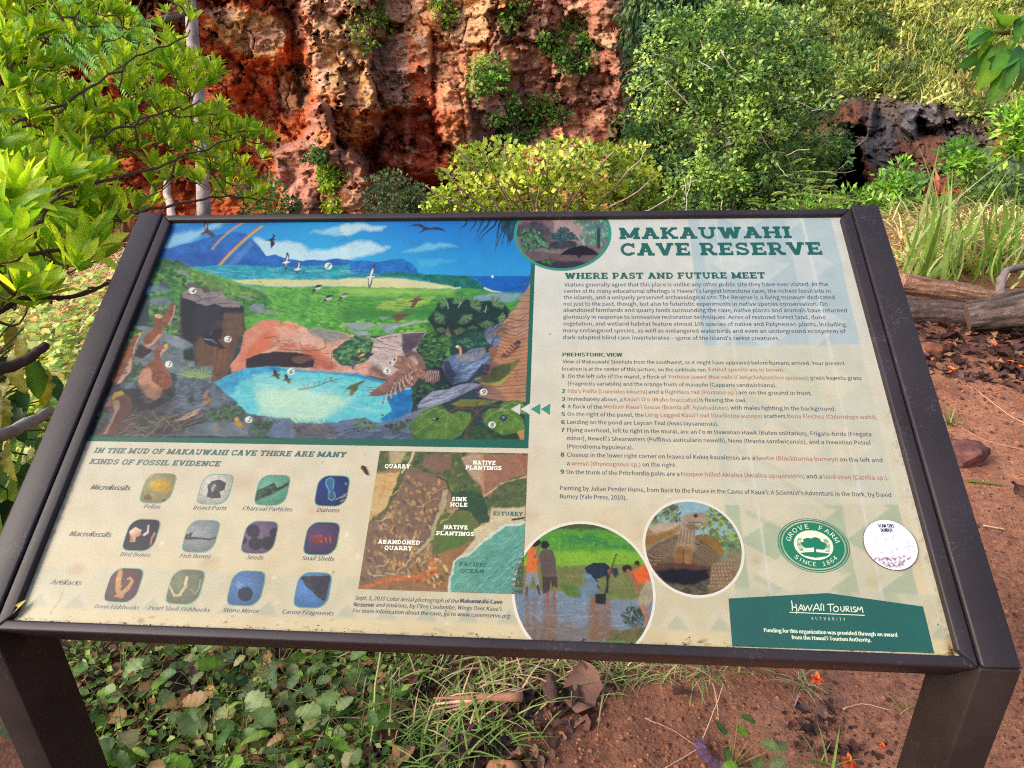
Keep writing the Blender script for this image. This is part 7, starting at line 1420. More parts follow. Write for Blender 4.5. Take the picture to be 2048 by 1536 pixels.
for lb, poly, n, cols in (('fresh green creeper draped on the cliff, left of the dark ledge', [(942, 120), (975, 110), (1008, 125), (1010, 165), (975, 180), (945, 200), (940, 160)], 34, [(84, 128, 56), (104, 148, 66), (70, 106, 54)]),
      ('largest green creeper on the cliff, trailing down from the middle', [(1020, 180), (1060, 195), (1110, 195), (1130, 230), (1090, 250), (1060, 285), (1010, 290), (970, 235), (1010, 215)], 60, [(80, 122, 54), (98, 140, 62), (60, 92, 48)]),
      ('green creeper high on the right part of the cliff, above the board', [(1075, 75), (1110, 60), (1120, 30), (1150, 30), (1160, 60), (1190, 75), (1180, 130), (1140, 150), (1110, 130)], 50, [(78, 116, 52), (96, 134, 58), (58, 88, 46)]),
      ('wispy plants hanging from the top of the cliff near its middle', [(700, -20), (770, -20), (760, 40), (740, 110), (715, 90), (705, 30)], 30, [(90, 118, 54), (110, 140, 64)]),
      ('small bright tuft on the cliff below its top edge, right of the wispy plants', [(755, 35), (785, 40), (780, 55), (760, 52)], 6, BG),
      ('small hanging tuft at the top of the cliff above the orange column', [(865, -20), (900, -20), (910, 40), (890, 50), (870, 30)], 16, [(104, 130, 60), (128, 150, 76)]),
      ('narrow hanging tuft at the top of the cliff, above the dark stain', [(1010, -20), (1045, -20), (1040, 40), (1020, 65), (1005, 40)], 16, [(90, 118, 54), (110, 138, 62)]),
      ('yellow-green plants growing down the rock pinnacle', [(640, 330), (670, 335), (695, 350), (680, 365), (665, 350), (672, 395), (680, 425), (660, 420), (650, 370)], 26, [(136, 158, 44), (112, 140, 44)]),
      ('dark green tuft near the top of the rock pinnacle', [(610, 300), (640, 288), (648, 310), (625, 325)], 12, [(52, 84, 40), (70, 102, 46)]),
      ('small pale plant on the cliff beside the hanging vines', [(1232, 230), (1260, 222), (1262, 250), (1238, 262)], 9, [(104, 126, 66), (86, 110, 60)])):
    q = inpoly(poly, n, np.random.default_rng(len(lb))); P = np.array([cliff_pt(x, y) for x, y in q]) + np.array([0, -.16, 0])
    woody('climbing_plant', lb, 'creeper', P[0], None, [([P[i], (P[i] + P[(i * 7 + 3) % n]) / 2, P[(i * 7 + 3) % n]], .012, .006) for i in range(min(6, n - 1))], cols, (150, 130, 110), group=CL, foliage='foliage', tpl=card_tpl(.7), clumps=P, rad=.17, per=26, size=.1, hang=.6, r=np.random.default_rng(n))
# ---- slope cover: dry grass and undergrowth
r6 = np.random.default_rng(8)
L_ = Leaves(); L2 = Leaves()
q = inpoly([(1240, -30), (2090, -30), (2090, 230), (1900, 215), (1800, 200), (1700, 180), (1560, 250), (1240, 200)], 16000, r6)
P = np.stack([hill_pt(x, y) for x, y in q]); dens = fbm(q[:, 0] / 40, q[:, 1] / 40, 3)
k = (dens > .5) | ((q[:, 0] > 1780) & (dens > .4)); P1 = P[k]; m = len(P1); qy = q[k]
colr = pick([(168, 160, 104), (140, 134, 80), (112, 124, 58), (182, 176, 118), (96, 112, 52), (128, 140, 66)], m, .2, r6)
L_.add(blade_tpl(3, .07, .7), P1, nrm(np.array([0, -.35, 1]) + r6.normal(size=(m, 3)) * .45), rdir(m, r6), r6.uniform(.2, .75, m), colr * r6.uniform(.6, 1.35, (m, 1)))
L_.mesh_ = L_.mesh('dry_grass', M_STRAW); ob('dry_grass', L_.mesh_, None, 'pale dry grass covering the slope above the cave', None, None, 'stuff')
q = inpoly([(1240, -30), (2090, -30), (2090, 260), (1960, 250), (1890, 215), (1840, 190), (1790, 200), (1760, 180), (1700, 200), (1560, 250), (1240, 200)], 1700, r6)
q = q[fbm(q[:, 0] / 60 + 7, q[:, 1] / 34, 3) > .42 + .06 * (q[:, 0] > 1800) * (q[:, 1] < 90)]; P = np.stack([hill_pt(x, y) for x, y in q]) + np.array([0, -.3, .05])
L2 = crown(P, r6.uniform(.12, .42, len(P)), 26, .13, [(96, 116, 56), (126, 144, 72), (70, 92, 50), (152, 162, 86), (176, 178, 104), (84, 70, 52)], card_tpl(.45), r=r6)
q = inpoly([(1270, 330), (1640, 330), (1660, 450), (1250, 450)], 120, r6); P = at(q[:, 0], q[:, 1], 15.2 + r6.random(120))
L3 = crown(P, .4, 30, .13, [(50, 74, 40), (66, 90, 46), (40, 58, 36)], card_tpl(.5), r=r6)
for a_ in ('V', 'F', 'C'):
    if a_ == 'F': L2.F += [f + L2.n for f in L3.F]
    else: getattr(L2, a_).extend(getattr(L3, a_))
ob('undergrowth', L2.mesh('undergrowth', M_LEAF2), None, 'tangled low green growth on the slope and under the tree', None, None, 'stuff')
SH = 'bushes on and below the slope'
for j, (lb, poly, Y, n, cols, size) in enumerate((('bright leafy shrub in front of the dark rock, right of the cave mouth', [(1745, 380), (1760, 350), (1800, 330), (1830, 345), (1840, 390), (1820, 420), (1750, 420)], 12.8, 46, BG + [(96, 140, 70)], .12),
      ('bright shrub reaching up the bank right of the dark rock', [(1895, 320), (1900, 290), (1930, 285), (1945, 310), (1990, 330), (1980, 380), (1900, 380)], 12.2, 44, BG + [(70, 110, 50)], .12),
      ('tall green shrub at the right edge beside the grey boulders', [(2000, 260), (2020, 210), (2070, 200), (2090, 310), (2000, 320)], 10.5, 40, BG, .12),
      ('low green growth along the foot of the slope at the far right', [(1930, 390), (2000, 350), (2080, 350), (2090, 430), (1960, 430)], 9.5, 60, GG + [(104, 130, 70)], .09),
      ('low green plants under the cave mouth, behind the top corner of the board', [(1560, 430), (1600, 405), (1700, 385), (1760, 395), (1790, 450), (1560, 460)], 11.0, 60, BG + GG, .1),
      ('leafy sapling on the slope above the cave mouth', [(1690, 130), (1720, 118), (1745, 140), (1740, 170), (1700, 165)], 16.0, 16, [(110, 134, 64), (90, 116, 56)], .13),
      ('green bush on the bank between the strap grass and the dry grass', [(1780, 410), (1830, 395), (1900, 400), (1900, 450), (1800, 450)], 8.5, 34, GG + BG, .08))):
    bush(lb, poly, Y, n, cols, size, 50 + j, group=SH, rad=.2, tpl=leaf_tpl(.4, 2, 1.1, .2, .3), per=22)
for j, (x, y, w, h, cols) in enumerate(((1500, -10, 60, 40, BG), (1590, 10, 70, 40, GG), (1680, 30, 50, 40, [(110, 128, 64), (136, 150, 84)]), (1740, 70, 60, 46, GG), (1800, 20, 60, 40, [(150, 162, 84), (176, 180, 110)]), (1850, 110, 70, 50, GG + [(120, 138, 66)]), (1900, 40, 60, 50, [(140, 150, 80), (160, 168, 96)]), (1960, 120, 70, 50, [(120, 134, 66), (150, 156, 90)]), (1780, 160, 60, 40, [(70, 88, 50), (90, 108, 58)]), (1690, 100, 50, 34, [(84, 104, 56), (104, 124, 62)]), (1980, 20, 60, 40, [(176, 178, 110), (150, 160, 84)]), (1900, 190, 60, 34, [(96, 110, 56), (140, 130, 80)]), (2030, 80, 60, 60, [(130, 144, 70), (110, 126, 60)]))):
    rb = np.random.default_rng(700 + j); P = np.stack([hill_pt(x + w * a_, y + h * b_) for a_, b_ in rb.uniform(-.5, .5, (16, 2))]) + np.array([0, -.5, .1]); p_ = ('above the cave', 'high on the bare part', 'near the upper right corner', 'between the tree and the grass')[j % 4]
    woody('slope_bush', ('pale', 'dark', 'feathery', 'dense', 'yellowish', 'grey-green', 'ragged', 'broad', 'shaded', 'thin', 'sunlit', 'dry-tipped', 'rounded')[j] + ' bush on the steep slope ' + ('behind the top of the tree', 'right of the tree top', 'beside the tree, near the top', 'above the cave mouth', 'at the top, among pale grass', 'in the middle of the slope', 'above the middle of the slope', 'left of the overhanging branch', 'just above the dark rock', 'beside the tree, halfway up', 'at the top, near the overhanging branch', 'above the grey boulder', 'behind the overhanging branch')[j], 'bush', P[0], None, [], cols, (110, 94, 76), group='bushes scattered over the steep slope', foliage='foliage', tpl=card_tpl(.4), clumps=P, rad=rb.uniform(.16, .4, 16), per=34, size=.14, r=rb)  # each bush has leaf colours of its own
# feathery seedlings: stem, leaves with rows of leaflets
def feather(label, base, tips, cols, size=.05, group=None):
    t = empty('feathery_seedling', base, label, 'seedling', group); b = MB(); base = np.asarray(base)
    for T in tips:
        T = np.asarray(T); Q, R_ = limb([base, (base + T) / 2 + np.array([0, 0, .06]), T], .006, .002, 7); b.tube(Q - base, R_, 4, lin((120, 110, 70)))
        for s_ in range(3, 7):
            L_ = Leaves(); a0 = r5.uniform(0, 6.28); D0 = nrm(np.array([math.cos(a0), math.sin(a0) * .5 - .3, .25])); n = 12
            tt = np.linspace(.1, 1, n)[:, None]; rach = Q[s_] + D0 * tt * size * 5 - np.array([0, 0, 1]) * tt ** 2 * size * 1.4; side = nrm(np.cross(D0, [0, 0, 1]))
            for sg in (-1, 1): L_.add(card_tpl(.3), rach, nrm(side * sg + D0 * .35), np.tile([0, -.2, 1.0], (n, 1)), size * (1.25 - .7 * np.abs(tt[:, 0] - .45)), pick(cols, n))
            ob('leaf', L_.mesh('leaf', M_LEAF2, base), t)
    ob('stem', b.mesh('stem', M_TWIG), t)
FS = 'feathery seedlings behind the board'
feather('feathery yellow-green seedling left of the cave mouth', at(1640, 450, 8.8), [at(1590, 345, 8.7), at(1630, 345, 8.8), at(1670, 360, 8.9), at(1690, 395, 8.7), at(1570, 385, 8.6)], [(130, 150, 70), (150, 164, 84)], .055, FS)
feather('tall thin feathery seedling with an arched tip beside the big tree', at(1610, 450, 8.4), [at(1575, 308, 8.3), at(1610, 370, 8.4)], [(140, 150, 80), (120, 140, 66)], .045, FS)
feather('small feathery seedling just over the top rail of the board', at(1520, 450, 8.0), [at(1490, 402, 8.0), at(1530, 400, 8.0)], [(120, 144, 66)], .04, FS)
t = empty('dead_plant', at(1870, 420, 8.9), 'red-brown dried plant among the green shrubs right of the cave', 'dead plant'); L_ = Leaves(); n = 46; b0 = at(1872, 400, 8.9)
L_.add(leaf_tpl(.16, 3, 1, .3, .8), b0 + r5.normal(size=(n, 3)) * .06, nrm(r5.normal(size=(n, 3)) + np.array([0, 0, .9])), rdir(n), r5.uniform(.15, .34, n), pick([(140, 66, 52), (168, 96, 70), (110, 52, 44)], n)); ob('dead_leaves', L_.mesh('dead_leaves', M_DRY, t.location), t)['kind'] = 'stuff'
b = MB(); b.tube(*limb([at(1370, 460, 6.4), at(1374, 400, 6.4), at(1368, 355, 6.4)], .006, .002), 5, lin((214, 204, 200))); b.tube(*limb([at(1373, 395, 6.4), at(1382, 365, 6.4), at(1380, 350, 6.4)], .004, .002), 5, lin((214, 204, 200)))
ob('bare_twig', b.mesh('bare_twig', M_TWIG), None, 'bare pale forked twig sticking up behind the top rail', 'twig')

# ---- pale trunk behind the left shrub
tb = at(415, 620, 6.4); t = empty('pale_trunked_tree', tb, 'slender tree with smooth pale grey trunk and feathery leaves behind the left shrub', 'tree'); b = MB()
Q, R_ = limb([tb, at(402, 300, 6.5), at(392, 120, 6.5), at(372, -60, 6.6), at(330, -400, 6.8)], .075, .045, 12, .02); b.tube(Q - tb, R_, 12, lin((176, 160, 158))); ob('trunk', b.mesh('trunk', attr_mat('smooth_bark', rough=.8, var=(9, .5, 1.3), bump=(20, .5, .01, 6))), t)
L_ = Leaves()
for (x, y) in ((120, 80), (170, 60), (60, 60), (210, 90), (30, 150), (150, 30), (230, 60), (90, 20), (20, 60)):
    c0 = at(x, y, 4.4); a0 = r5.uniform(-.4, .5)
    for f_ in range(7):
        D0 = nrm(np.array([math.cos(a0 + f_ * .35 - 1), -.3, math.sin(a0 + f_ * .35 - 1) * .6 - .1])); n = 20; tt = np.linspace(.1, 1, n)[:, None]; rc = c0 + D0 * tt * .34 - np.array([0, 0, .08]) * tt ** 2; sd_ = nrm(np.cross(D0, [0, -1, .2]))
        for sg in (-1, 1): L_.add(card_tpl(.28), rc, nrm(sd_ * sg + D0 * .4), np.tile([0, -1.0, .6], (n, 1)), .06 * (1.2 - .7 * np.abs(tt[:, 0] - .45)), pick([(96, 150, 50), (120, 170, 60), (74, 120, 44)], n))
L_.V = [v for v in L_.V]; ob('crown', L_.mesh('crown', M_LEAF2, tb), t)['kind'] = 'stuff'
b = MB(); b.tube(*limb([at(120, 100, 4.45), at(250, 60, 4.9), at(385, 20, 6.5)], .02, .03), 6, lin((120, 104, 90))); b.tube(*limb([at(20, 160, 4.4), at(120, 90, 4.45)], .01, .015), 5, lin((120, 104, 90)))
for v in b.V: v -= tb
ob('branch', b.mesh('branch', M_BARK), t)
b = MB(); Q, R_ = limb([on_ground(350, 560), at(340, 400, 5.2), at(326, 345, 5.3)], .045, .02, 9, .12); b.tube(Q, R_, 8, lin((196, 170, 158)), jit=.3); ob('tree_stump', b.mesh('tree_stump', M_BARK), None, 'pale dead trunk low behind the left shrub', 'dead trunk')

# ---- the near shrub on the left, with large leaves in rosettes at the twig ends
SB = dist_at(-520, 1150, 1.7); shrub = empty('leafy_shrub', SB, 'bright yellow-green shrub with large pointed leaves reaching in from the left', 'shrub')
OUT = [(-60, -40), (120, -40), (300, -40), (395, -30), (395, 45), (375, 90), (400, 130), (430, 110), (452, 90), (440, 140), (415, 175), (455, 235), (500, 245), (540, 265), (530, 305), (470, 305), (495, 340), (520, 385), (545, 410), (500, 425), (430, 400), (380, 380), (330, 420), (290, 410), (230, 470), (210, 520), (120, 560), (60, 620), (-60, 640)]
rs_ = np.random.default_rng(5); q = np.concatenate([inpoly(OUT, 700, rs_), inpoly([(330, 60), (440, 130), (440, 240), (540, 270), (520, 400), (330, 300)], 50, rs_)]); keep = []
for x, y in q:
    f = 1.0
    if 200 < x < 420 and 300 < y < 430: f = .38
    if 100 < x < 330 and y < 110: f = .5
    if y > 400: f = .5
    if rs_.random() < f: keep.append((x, y))
q = np.array(keep); n0 = len(q)
depth = 1.15 + 1.15 * np.clip(q[:, 0] / 520, 0, 1) + .9 * np.clip((420 - q[:, 1]) / 420, -.2, 1) * .9 + rs_.uniform(-.12, .5, n0)
big = (q[:, 0] < 230) & (q[:, 1] > 300); depth = depth * 1.22; depth[big] *= .9
RP = dist_at(q[:, 0], q[:, 1], depth)
mains = [[SB, dist_at(-60, 520, 1.3), dist_at(120, 500, 1.5), dist_at(235, 440, 1.75)], [SB, dist_at(-80, 420, 1.4), dist_at(150, 380, 1.8), dist_at(330, 330, 2.2), dist_at(470, 275, 2.5)], [SB, dist_at(-80, 300, 1.5), dist_at(80, 230, 2.1), dist_at(250, 130, 2.6), dist_at(380, 60, 2.9)],
         [SB, dist_at(-60, 200, 1.8), dist_at(60, 110, 2.4), dist_at(160, 20, 2.9)], [SB, dist_at(-60, 600, 1.2), dist_at(60, 460, 1.25), dist_at(130, 380, 1.3)], [SB, dist_at(0, 470, 1.6), dist_at(260, 430, 2.0), dist_at(440, 390, 2.4), dist_at(540, 400, 2.5)], [SB, dist_at(40, 360, 1.9), dist_at(230, 260, 2.3), dist_at(400, 200, 2.6)], [SB, dist_at(-40, 560, 1.5), dist_at(110, 600, 1.9), dist_at(200, 570, 2.1), dist_at(240, 550, 2.2)]]
MP = []; b = MB()
for m_ in mains:
    Q, R_ = limb(m_, .0058, .0022, 30, .09, rs_); b.tube(Q - SB, R_, 6, lin((84, 66, 54))); MP.append(Q)
MPa = np.concatenate(MP); nodes_ = MPa[rs_.integers(len(MPa), size=0)] if False else MPa
sub = []
order = np.argsort(np.linalg.norm(RP - SB, axis=1)); pool = MPa.copy()
leaves = []
TPL = [leaf_tpl((.23, .27, .20, .25)[int(c_ * 7) % 4], 6, 1.3, .4, c_, .8, .012) for c_ in (.05, .25, .5, -.2)]
FOL = Leaves(); cand = []
for i in order:
    T = RP[i]; d = np.linalg.norm(pool - T, axis=1) + .3 * np.maximum(pool[:, 2] - T[2], 0); A0 = pool[np.argmin(d)]
    mid = (A0 + T) / 2 + np.array([0, 0, -.02]) + rs_.normal(size=3) * .012; Q, R_ = limb([A0, mid, T], .0032, .0018, 6, .06, rs_); b.tube(Q - SB, R_, 4, lin((104, 84, 60)))
    pool = np.concatenate([pool, Q[2:5]]); ax = nrm(nrm(T - A0) * .7 + np.array([.25, -.05, 1.0]) + rs_.normal(size=3) * .18); nl = rs_.integers(8, 13); L0 = (.062 if depth[i] > 1.9 else .070) * rs_.uniform(.7, 1.25)
    o1 = nrm(np.cross(ax, [.3, .9, .1])); o2 = np.cross(ax, o1)
    for k in range(nl):
        a_ = k * 2.4 + rs_.random(); sp = .22 + .62 * (k / nl) + rs_.uniform(-.1, .15); D = nrm(ax * math.cos(sp) + (o1 * math.cos(a_) + o2 * math.sin(a_)) * math.sin(sp)); U = nrm(ax * 1.0 - D * .5 + rs_.normal(size=3) * .18)
        cand.append((T - ax * .012 * (k / nl), D, U, L0 * (.65 + .45 * k / nl + .15 * rs_.random()), rs_.integers(4), rs_.integers(3)))
ob('branch', b.mesh('branch', M_TWIG), shrub)
SC = [lin((168, 204, 50)), lin((124, 174, 44)), lin((200, 222, 76))]
szs = []
for P, D, U, s_, ti, ci in cand:
    x0, y0 = proj(P); x1, y1 = proj(P + D * s_); vis = (-20 < x0 < 2048) and (-20 < y0 < 1536); szs.append(math.hypot(x1 - x0, y1 - y0) * (1 if vis else .1))
top = set(np.argsort(szs)[::-1][:300].tolist())
lm = {}
for ti in range(4):
    for ci in range(3): V, F_, S = TPL[ti]; lm[ti, ci] = mesh('leaf', V, F_, SC[ci][None] * S[:, None] ** 2, True, M_LEAF)
def place(me, P, D, U, s_, parent, name='leaf', off=None, **kw):
    D, Sx, Ux = frames(D[None], U[None]); o = bpy.data.objects.new(name, me); COL.objects.link(o); o.parent = parent
    P = np.asarray(P) - (np.asarray(parent.location) if parent is not None else 0)
    o.matrix_basis = Matrix([[D[0][k] * s_, Sx[0][k] * s_, Ux[0][k] * s_, P[k]] for k in range(3)] + [[0, 0, 0, 1]])
    for k, v in kw.items(): o[k] = v
    return o
for i, (P, D, U, s_, ti, ci) in enumerate(cand):
    if i in top: place(lm[ti, ci], P, D, U, s_, shrub)
    else: FOL.add(TPL[ti], P, D, U, s_, SC[ci] * rs_.uniform(.75, 1.2))
ob('foliage', FOL.mesh('foliage', M_LEAF, SB), shrub)['kind'] = 'stuff'

# ---- leafy branch reaching in at the top right
BB = dist_at(2120, 20, 1.9); brn = empty('overhanging_branch', BB, 'branch with broad glossy dark green leaves hanging in at the top right corner', 'branch'); b = MB()
B1, _ = limb([BB, dist_at(2050, 70, 1.8), dist_at(1985, 60, 1.75)], .006, .003, 6); b.tube(B1 - BB, .005, 5, lin((110, 96, 60))); B2, _ = limb([BB, dist_at(2060, 110, 1.8), dist_at(2010, 130, 1.75)], .006, .003, 6); b.tube(B2 - BB, .004, 5, lin((110, 96, 60)))
ob('stem', b.mesh('stem', M_TWIG), brn); tb_ = [leaf_tpl(.33, 6, 1.0, .3, c_, .75, .008, .0) for c_ in (.5, .9, .3)]; bm = [mesh('leaf', v, f, lin(c_)[None] * s_[:, None] ** 2, True, M_LEAF) for (v, f, s_), c_ in zip(tb_, ((84, 136, 50), (62, 110, 50), (122, 166, 58)))]
for k, (x0, y0, x1, y1) in enumerate(((1990, 60, 1940, 70), (1990, 60, 1935, 100), (1995, 65, 1945, 120), (2000, 70, 1930, 55), (1985, 90, 1955, 160), (2010, 80, 1960, 185), (2015, 120, 1985, 205), (2000, 110, 1965, 145), (2020, 130, 2005, 200), (2030, 110, 2020, 175), (2040, 90, 2045, 150), (2000, 55, 2020, -10), (2010, 60, 1985, 5), (2030, 60, 2050, 10), (1990, 70, 1950, 30), (2035, 100, 2000, 120), (2020, 60, 1975, 45), (2045, 60, 2020, 100), (2050, 120, 2040, 190), (1990, 95, 1948, 128), (2010, 100, 2030, 60), (2048, 30, 2035, 80))):
    P0 = dist_at(x0, y0, 1.78 + r5.uniform(-.06, .06)); P1 = dist_at(x1, y1, 1.72 + r5.uniform(-.08, .08)); D = P1 - P0; s_ = np.linalg.norm(D)
    place(bm[k % 3], P0, nrm(D), nrm(np.array([.2, -.5, .8]) + r5.normal(size=3) * .35), max(s_ * .86, .045), brn)

# ---- strap-leaved grass clump and logs on the right
gc = on_ground(1930, 575); gr_ = empty('strap_leaved_grass', gc, 'clump of long bright green strap leaves behind the logs', 'grass clump')
tps = [blade_tpl(7, .045, b_) for b_ in (1.0, 1.5, 2.2, .5)]; gm = [mesh('blade', v, f, lin(c_)[None] * s_[:, None], True, M_LEAF) for (v, f, s_), c_ in zip(tps, ((134, 168, 78), (160, 188, 108), (192, 206, 150), (118, 152, 66)))]
for k in range(150):
    x0 = r5.uniform(1790, 2090); P0 = on_ground(x0, r5.uniform(505, 580)); P0[2] = max(P0[2], -.02); a_ = r5.uniform(0, 6.28); lean = r5.uniform(.25, 1.7)
    if k < 40: a_ = r5.uniform(2.6, 3.9) if x0 > 1900 else r5.uniform(-.8, .8)
    place(gm[k % 4], P0, nrm(np.array([math.cos(a_) * lean, math.sin(a_) * lean * .6 - .1, 1.0])), nrm(np.array([-math.cos(a_), -math.sin(a_), .4]) * -1), r5.uniform(.3, .8), gr_, 'blade')
def log(label, P0, P1, r0, r1, col, end, seed, knots=0, name='log', bend=None):
    r = np.random.default_rng(seed); P0, P1 = np.asarray(P0, float), np.asarray(P1, float); c = (P0 + P1) / 2; t = empty(name, c, label, 'log', 'logs stacked beside the bare soil'); n, k = 40, 40
    mid = [P0, P1] if bend is None else [P0, bend, P1]
    Q, _ = limb(mid, 1, 1, n, .0); T = nrm(np.gradient(Q, axis=0)); A_ = nrm(np.cross(T, [0, 0, 1.0])); B_ = np.cross(A_, T); th = np.arange(k) * 2 * math.pi / k
    rr = np.linspace(r0, r1, n)[:, None] * (1 + .10 * (fbm(th[None] * 2 + seed, np.linspace(0, 5, n)[:, None], 3) - .5) * 2 + .11 * (fbm(th[None] * 7 + seed, np.linspace(0, 3.5, n)[:, None] + th[None] * 0, 3) - .5) * 2)
    V = Q[:, None] + rr[..., None] * (np.cos(th)[None, :, None] * A_[:, None] + np.sin(th)[None, :, None] * B_[:, None]); cc = fbm(th[None] * 7 + seed + np.zeros((n, 1)), np.linspace(0, 4.5, n)[:, None] + 0 * th[None], 4).reshape(-1, 1)
    F_ = [(i * k + j, i * k + (j + 1) % k, (i + 1) * k + (j + 1) % k, (i + 1) * k + j) for i in range(n - 1) for j in range(k)]
    ob('bark', mesh('bark', V.reshape(-1, 3) - c, F_, lin(col) * np.clip(2.6 * cc - .55, .18, 1.6), True, M_BARK2), t)
    for e_, Pn, sg in ((0, Q[0], 1), (n - 1, Q[-1], -1)):
        ring_ = V[e_] - c; Vc = np.concatenate([[Pn - c], ring_ * .5 + (Pn - c) * .5, ring_]); Fc = [(0, 1 + j, 1 + (j + 1) % k) for j in range(k)] + [(1 + j, 1 + k + j, 1 + k + (j + 1) % k, 1 + (j + 1) % k) for j in range(k)]
        ob('cut_end', mesh('cut_end', Vc, Fc, lin(end) * (1 + .2 * r.normal(size=(len(Vc), 1))).clip(.5, 1.5), False, M_STONE), t)
    return t
M_BARK2, nt, b_, out_ = nodes('furrowed_bark'); a_ = N(nt, 'ShaderNodeAttribute', attribute_name='Col'); nt.links.new(vary(nt, a_.outputs['Color'], 24, .65, 1.3), b_.inputs['Base Color']); b_.inputs['Roughness'].default_value = .92
tcn = N(nt, 'ShaderNodeTexCoord'); mpn = N(nt, 'ShaderNodeMapping'); mpn.inputs['Scale'].default_value = (.5, 2.2, 2.2); nt.links.new(tcn.outputs['Object'], mpn.inputs[0]); tn = N(nt, 'ShaderNodeTexNoise', Scale=26, Detail=8, Roughness=.7); nt.links.new(mpn.outputs[0], tn.inputs['Vector']); bu = N(nt, 'ShaderNodeBump', Strength=1.0, Distance=.02); nt.links.new(tn.outputs[0], bu.inputs['Height']); nt.links.new(bu.outputs[0], b_.inputs['Normal'])
g0 = on_ground(1870, 650)
log('short thick log with furrowed grey bark lying at the bottom of the pile', at(1740, 616, 3.36), at(1922, 630, 3.34), .076, .072, (104, 84, 78), (150, 110, 84), 3)
log('smooth brown log with a cut end resting on top of the pile', at(1800, 566, 3.46), at(2020, 604, 3.40), .060, .052, (164, 122, 96), (176, 130, 104), 5, bend=at(1900, 582, 3.44))
log('largest log, rough silvery bark, running off to the right', at(1935, 634, 3.16), at(2200, 592, 3.0), .078, .135, (112, 94, 88), (120, 96, 84), 7)
b = MB(); Q, R_ = limb([at(2120, 545, 3.5), at(2045, 533, 3.4), at(2005, 545, 3.3), at(1998, 575, 3.25), at(2015, 605, 3.2)], .017, .026, 14, .1); b.tube(Q, R_, 9, lin((120, 108, 106)), jit=.3); ob('crooked_branch', b.mesh('crooked_branch', M_BARK), None, 'crooked grey branch curling over the silvery log at the right edge', 'branch')

# ---- litter by the logs, flowers, stones, twigs
def dead_leaf_mesh(seed, lobes=False):
    r = np.random.default_rng(seed); V, F_, S = leaf_tpl(r.uniform(.35, .66), 8, r.uniform(.8, 1.1), r.uniform(.1, 1.1), r.uniform(-.9, 1.2), .75, .02)
    V = V + r.normal(size=V.shape) * np.array([.03, .035, .05]); V[:, 2] += .09 * np.sin(V[:, 0] * 6 + r.uniform(0, 6)) * (.4 + np.abs(V[:, 1]) * 2); return V, F_, S
DC = ((96, 66, 60), (124, 86, 74), (72, 52, 50), (150, 112, 96), (166, 118, 92), (104, 78, 80), (84, 56, 50))
DM = [mesh('dead_leaf', *(lambda q_: (q_[0], q_[1], .72 * lin(DC[k % 7])[None] * (q_[2][:, None] ** 1.5) * np.random.default_rng(k).uniform(.8, 1.2, (len(q_[0]), 1))))(dead_leaf_mesh(200 + k)), True, M_DRY) for k in range(14)]
def strew(poly, n, smin, smax, meshes, name, label, cat, group, seed, lift=.012, tilt=.35):
    r = np.random.default_rng(seed)
    for i, (x, y) in enumerate(inpoly(poly, n, r)):
        P = on_ground(x, y); P[2] += lift * r.uniform(.3, 1.6); a_ = r.uniform(0, 6.28); D = nrm(np.array([math.cos(a_), math.sin(a_), r.uniform(-tilt, tilt) * .5])); U = nrm(np.array([r.normal() * tilt, r.normal() * tilt, 1.0])); s_ = r.uniform(smin, smax)
        me = meshes[r.integers(len(meshes))]; DD, Sx, Ux = frames(D[None], U[None]); o = bpy.data.objects.new(name, me); COL.objects.link(o)
        o.matrix_world = Matrix([[DD[0][k] * s_, Sx[0][k] * s_, Ux[0][k] * s_, P[k]] for k in range(3)] + [[0, 0, 0, 1]]); o['label'] = label; o['category'] = cat; o['group'] = group
strew([(1790, 660), (1880, 640), (2090, 650), (2090, 790), (2010, 775), (1960, 750), (1860, 740), (1800, 720)], 115, .035, .115, DM, 'dead_leaf', 'curled brown dead leaf in the litter below the logs', 'dead leaf', 'dead leaves below the logs', 91)
strew([(700, 1290), (1240, 1330), (1190, 1440), (1060, 1480), (1030, 1560), (640, 1560), (660, 1400)], 75, .03, .085, DM, 'dead_leaf', 'brown dead leaf on the ground below the middle of the board', 'dead leaf', 'dead leaves below the middle of the board', 92)
strew([(110, 1290), (700, 1290), (720, 1560), (180, 1560)], 85, .03, .09, DM, 'dead_leaf', 'brown dead leaf under the green ground cover at the lower left', 'dead leaf', 'dead leaves under the ground cover', 93)
strew([(1560, 1400), (1640, 1400), (1740, 1480), (1720, 1530), (1600, 1500)], 20, .015, .04, DM, 'dead_leaf', 'small dark dead leaf on the bare soil beside the right post', 'dead leaf', 'small dead leaves beside the right post', 94)
for lb, x, y, s_, k in (('large veined brown leaf standing up below the middle of the board', 1160, 1440, .12, 3), ('wide dark purple-brown leaf lying among the ground cover', 380, 1425, .17, 2), ('curled tan leaf on the dark purple-brown leaf', 410, 1400, .07, 4), ('small curled brown leaf alone on the soil right of the grass', 1345, 1385, .06, 0), ('pale purple-brown dead leaf on the soil right of the board', 2030, 1000, .07, 1)):
    P = on_ground(x, y); P[2] += .02; a_ = x * .7; o = place(DM[k], P, nrm(np.array([math.cos(a_), math.sin(a_), .25])), nrm(np.array([.2, -.3, 1.0])), s_, None, 'dead_leaf', label=lb, category='dead leaf')
LL = Leaves(); rl_ = np.random.default_rng(71)
